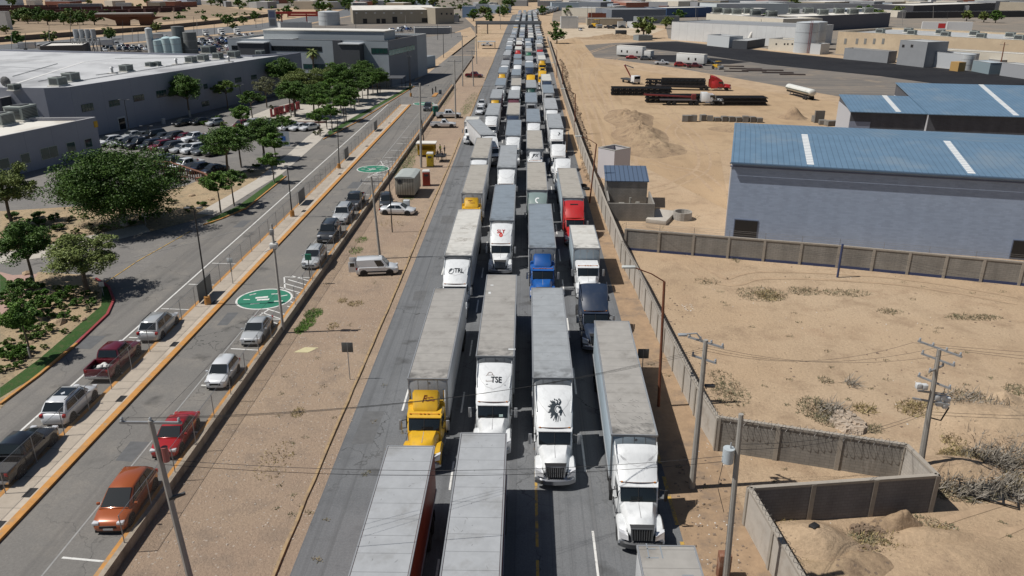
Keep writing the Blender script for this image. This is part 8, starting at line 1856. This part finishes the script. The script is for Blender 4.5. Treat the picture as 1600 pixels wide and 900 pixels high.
# ---- people
SKIN=flat((.32,.17,.1),.6); HAIRM=flat((.01,.008,.007),.7)
def person(P,rz,shirt,trousers,label,pose=0,cap=None,vest=None):
    root=empty('person',P,label,'person',rz); q={}
    nodes=[('pel',(0,0,.96),.135),('waist',(0,-.01,1.1),.13),('chest',(0,0,1.32),.155),('neckb',(0,0,1.47),.075),('neck',(0,-.01,1.55),.055),('head',(0,-.02,1.64),.085),('top',(0,-.01,1.72),.085)]
    L=[];E=[];rad=[];idx={}
    def add(n,p,r,par=None):
        idx[n]=len(L); L.append(p); rad.append(r)
        if par is not None: E.append((idx[par],idx[n]))
    par=None
    for n,p_,r in nodes: add(n,p_,r,par); par=n
    for s in(-1,1):
        st=.05*s*(1 if pose else 0)
        add('hip%d'%s,(s*.1,0,.9),.1,'pel'); add('knee%d'%s,(s*.12,-.03+st,.5),.065,'hip%d'%s); add('ank%d'%s,(s*.13,.02-st,.1),.045,'knee%d'%s); add('toe%d'%s,(s*.15,-.14-st,.04),.045,'ank%d'%s)
        add('sh%d'%s,(s*.19,0,1.42),.06,'neckb'); 
        el=(s*.27,.02,1.14) if not (pose==1 and s>0) else (s*.3,-.1,1.16); ha=(s*.27,-.08,.88) if not (pose==1 and s>0) else (s*.2,-.32,1.22)
        add('el%d'%s,el,.045,'sh%d'%s); add('wr%d'%s,ha,.03,'el%d'%s)
        h2=Vector(ha)-Vector(el); h2.normalize(); pm=Vector(ha)+h2*.08; add('palm%d'%s,tuple(pm),.028,'wr%d'%s)
        for f in range(4):
            side=Vector((0,1,0)) if abs(h2.z)>.5 else Vector((0,0,1)); b=pm+side*(-.03+f*.02)+h2*.03; add('fg%d_%d'%(s,f),tuple(b),.009,'palm%d'%s); add('ft%d_%d'%(s,f),tuple(b+h2*(.05+.008*(f in(1,2)))),.008,'fg%d_%d'%(s,f))
        add('th%d'%s,tuple(pm+Vector((-.035*s,-.02,0))),.009,'palm%d'%s)
    me=bpy.data.meshes.new('body'); me.from_pydata(L,E,[]); o=bpy.data.objects.new('body',me); COL.objects.link(o)
    m=o.modifiers.new('s','SKIN'); sv=me.skin_vertices[0].data if me.skin_vertices else None
    if sv is None:
        bm=bmesh.new(); bm.from_mesh(me); bm.verts.layers.skin.verify(); bm.to_mesh(me); bm.free(); sv=me.skin_vertices[0].data
    for i,r in enumerate(rad): sv[i].radius=(r,r*.8 if r>.12 else r); sv[i].use_root=(i==0)
    ss=o.modifiers.new('u','SUBSURF'); ss.levels=1; ss.render_levels=1
    dg=bpy.context.evaluated_depsgraph_get(); dg.update(); m2=bpy.data.meshes.new_from_object(o.evaluated_get(dg)); bpy.data.objects.remove(o)
    m2.materials.clear()
    for mm in (SKIN,shirt,trousers,BLACK): m2.materials.append(mm)
    for p_ in m2.polygons:
        c=p_.center; p_.use_smooth=True
        p_.material_index=0 if c.z>1.5 or (abs(c.x)>.2 and c.z<1.16) or (c.y<-.2 and c.z>.5) else 1 if c.z>.97 else 3 if c.z<.09 else 2
    b=bpy.data.objects.new('body',m2); COL.objects.link(b); b.parent=root
    bm=bmesh.new(); bmesh.ops.create_uvsphere(bm,u_segments=12,v_segments=8,radius=1)
    for v in bm.verts:
        v.co=Vector((v.co.x*.088,v.co.y*.1+.005,v.co.z*.1+1.68))
    bmesh.ops.delete(bm,geom=[v for v in bm.verts if v.co.z<1.66 and v.co.y<.0],context='VERTS'); hm=bpy.data.meshes.new('hair'); bm.to_mesh(hm); bm.free(); hm.materials.append(cap or HAIRM); h=bpy.data.objects.new('cap' if cap else 'hair',hm); COL.objects.link(h); h.parent=root
    m=MB(); m.box(-.012,.012,-.125,-.09,1.62,1.665); m.build('nose',SKIN,root)
    if vest: m=MB(); m.loft([[(x*1.0,y,z) for x,y in ((-.2,-.13),(.2,-.13),(.2,.13),(-.2,.13))] for z in(1.0,1.42)]); m.build('vest',vest,root,bev=.03)
    return root
DK_=flat((.02,.022,.03),.8); JN=flat((.03,.04,.08),.8)
for x,y,rz,sh,tr,l,ps,vs_ in ((688,241,1.2,DK_,DK_,'person in hi-vis yellow vest among the group by the kiosk',0,flat((.45,.5,.05),.6)),(695,243,-1.8,DK_,DK_,'person in black standing rightmost by the kerb at the kiosk',1,None),(684,250,.4,DK_,JN,'person in dark clothes standing in the kiosk shade',0,None),(691,252,2.6,flat((.05,.05,.06),.8),DK_,'person in grey-black clothes nearest the kerb in front of the group',1,None)):
    p=at(x,y); person((p.x,p.y,.01),rz,sh,tr,l,ps,None,vs_)
for k_ in CPR.values(): remove_tree(k_)
# dark shade under the kiosk comes from an awning
p=at(687,252); rr=empty('shade_awning',(p.x+.2,p.y+.3,0),'low black shade awning beside the yellow kiosk','awning'); MB().box(-.9,.9,-1.4,1.0,1.0,1.06).build('awning_cloth',BLACK,rr)
for x in(-.85,.85):
    for y in(-1.3,.9): MB().tube((x,y,0),(x,y,1.0),.02,n=5).build('awning_post',BLACK,rr)

# lamp posts along the far boulevard and yards
for i,(x,yb,yt,z) in enumerate(((18,78,50,0),(40,80,52,0),(77,70,40,0),(110,66,8,0),(125,60,36,0),(192,64,32,0),(207,66,44,0),(216,66,46,0),(272,44,12,0),(303,58,26,0),(308,56,30,0),(335,54,36,0),(374,30,8,0),(400,44,24,0),(410,42,26,0),(449,18,-8,0),(508,44,18,0),(556,46,22,0),(634,44,24,0),(684,64,38,0),(705,60,40,0),(693,92,52,0))):
    r_,P,v=pole('thin pole across the left background, %s from the left'%ordn(i+1),(x,yb),(x-.5,yt),z,.14,.09,DKGREY if i%2 else CPOLE); r_['group']='thin poles across the left background'
for i,(x,yb,yt) in enumerate(((955,28,8),(979,24,10),(1005,30,14),(1087,30,8),(1090,34,12),(1147,60,32),(1189,60,30),(1303,28,4),(1340,22,10),(1410,40,14),(1440,22,12),(1458,30,10),(1480,30,16),(924,40,10),(918,40,8))):
    r_,P,v=pole('thin pole across the right background, %s in the list from the pale lot eastward'%ordn(i+1),(x,yb),(x+.5,yt),0,.16,.1,CPOLE if i%2 else DKGREY); r_['label']='thin pole across the right background, %s of fifteen'%ordn(i+1); r_['group']='thin poles across the right background'
r_,P,v=pole('rusty leaning utility pole before the peach factory',(1561,114),(1570,66),0,.22,.14,RUST); crossarm(r_,v.z-.8,2.6,dx=v.x)
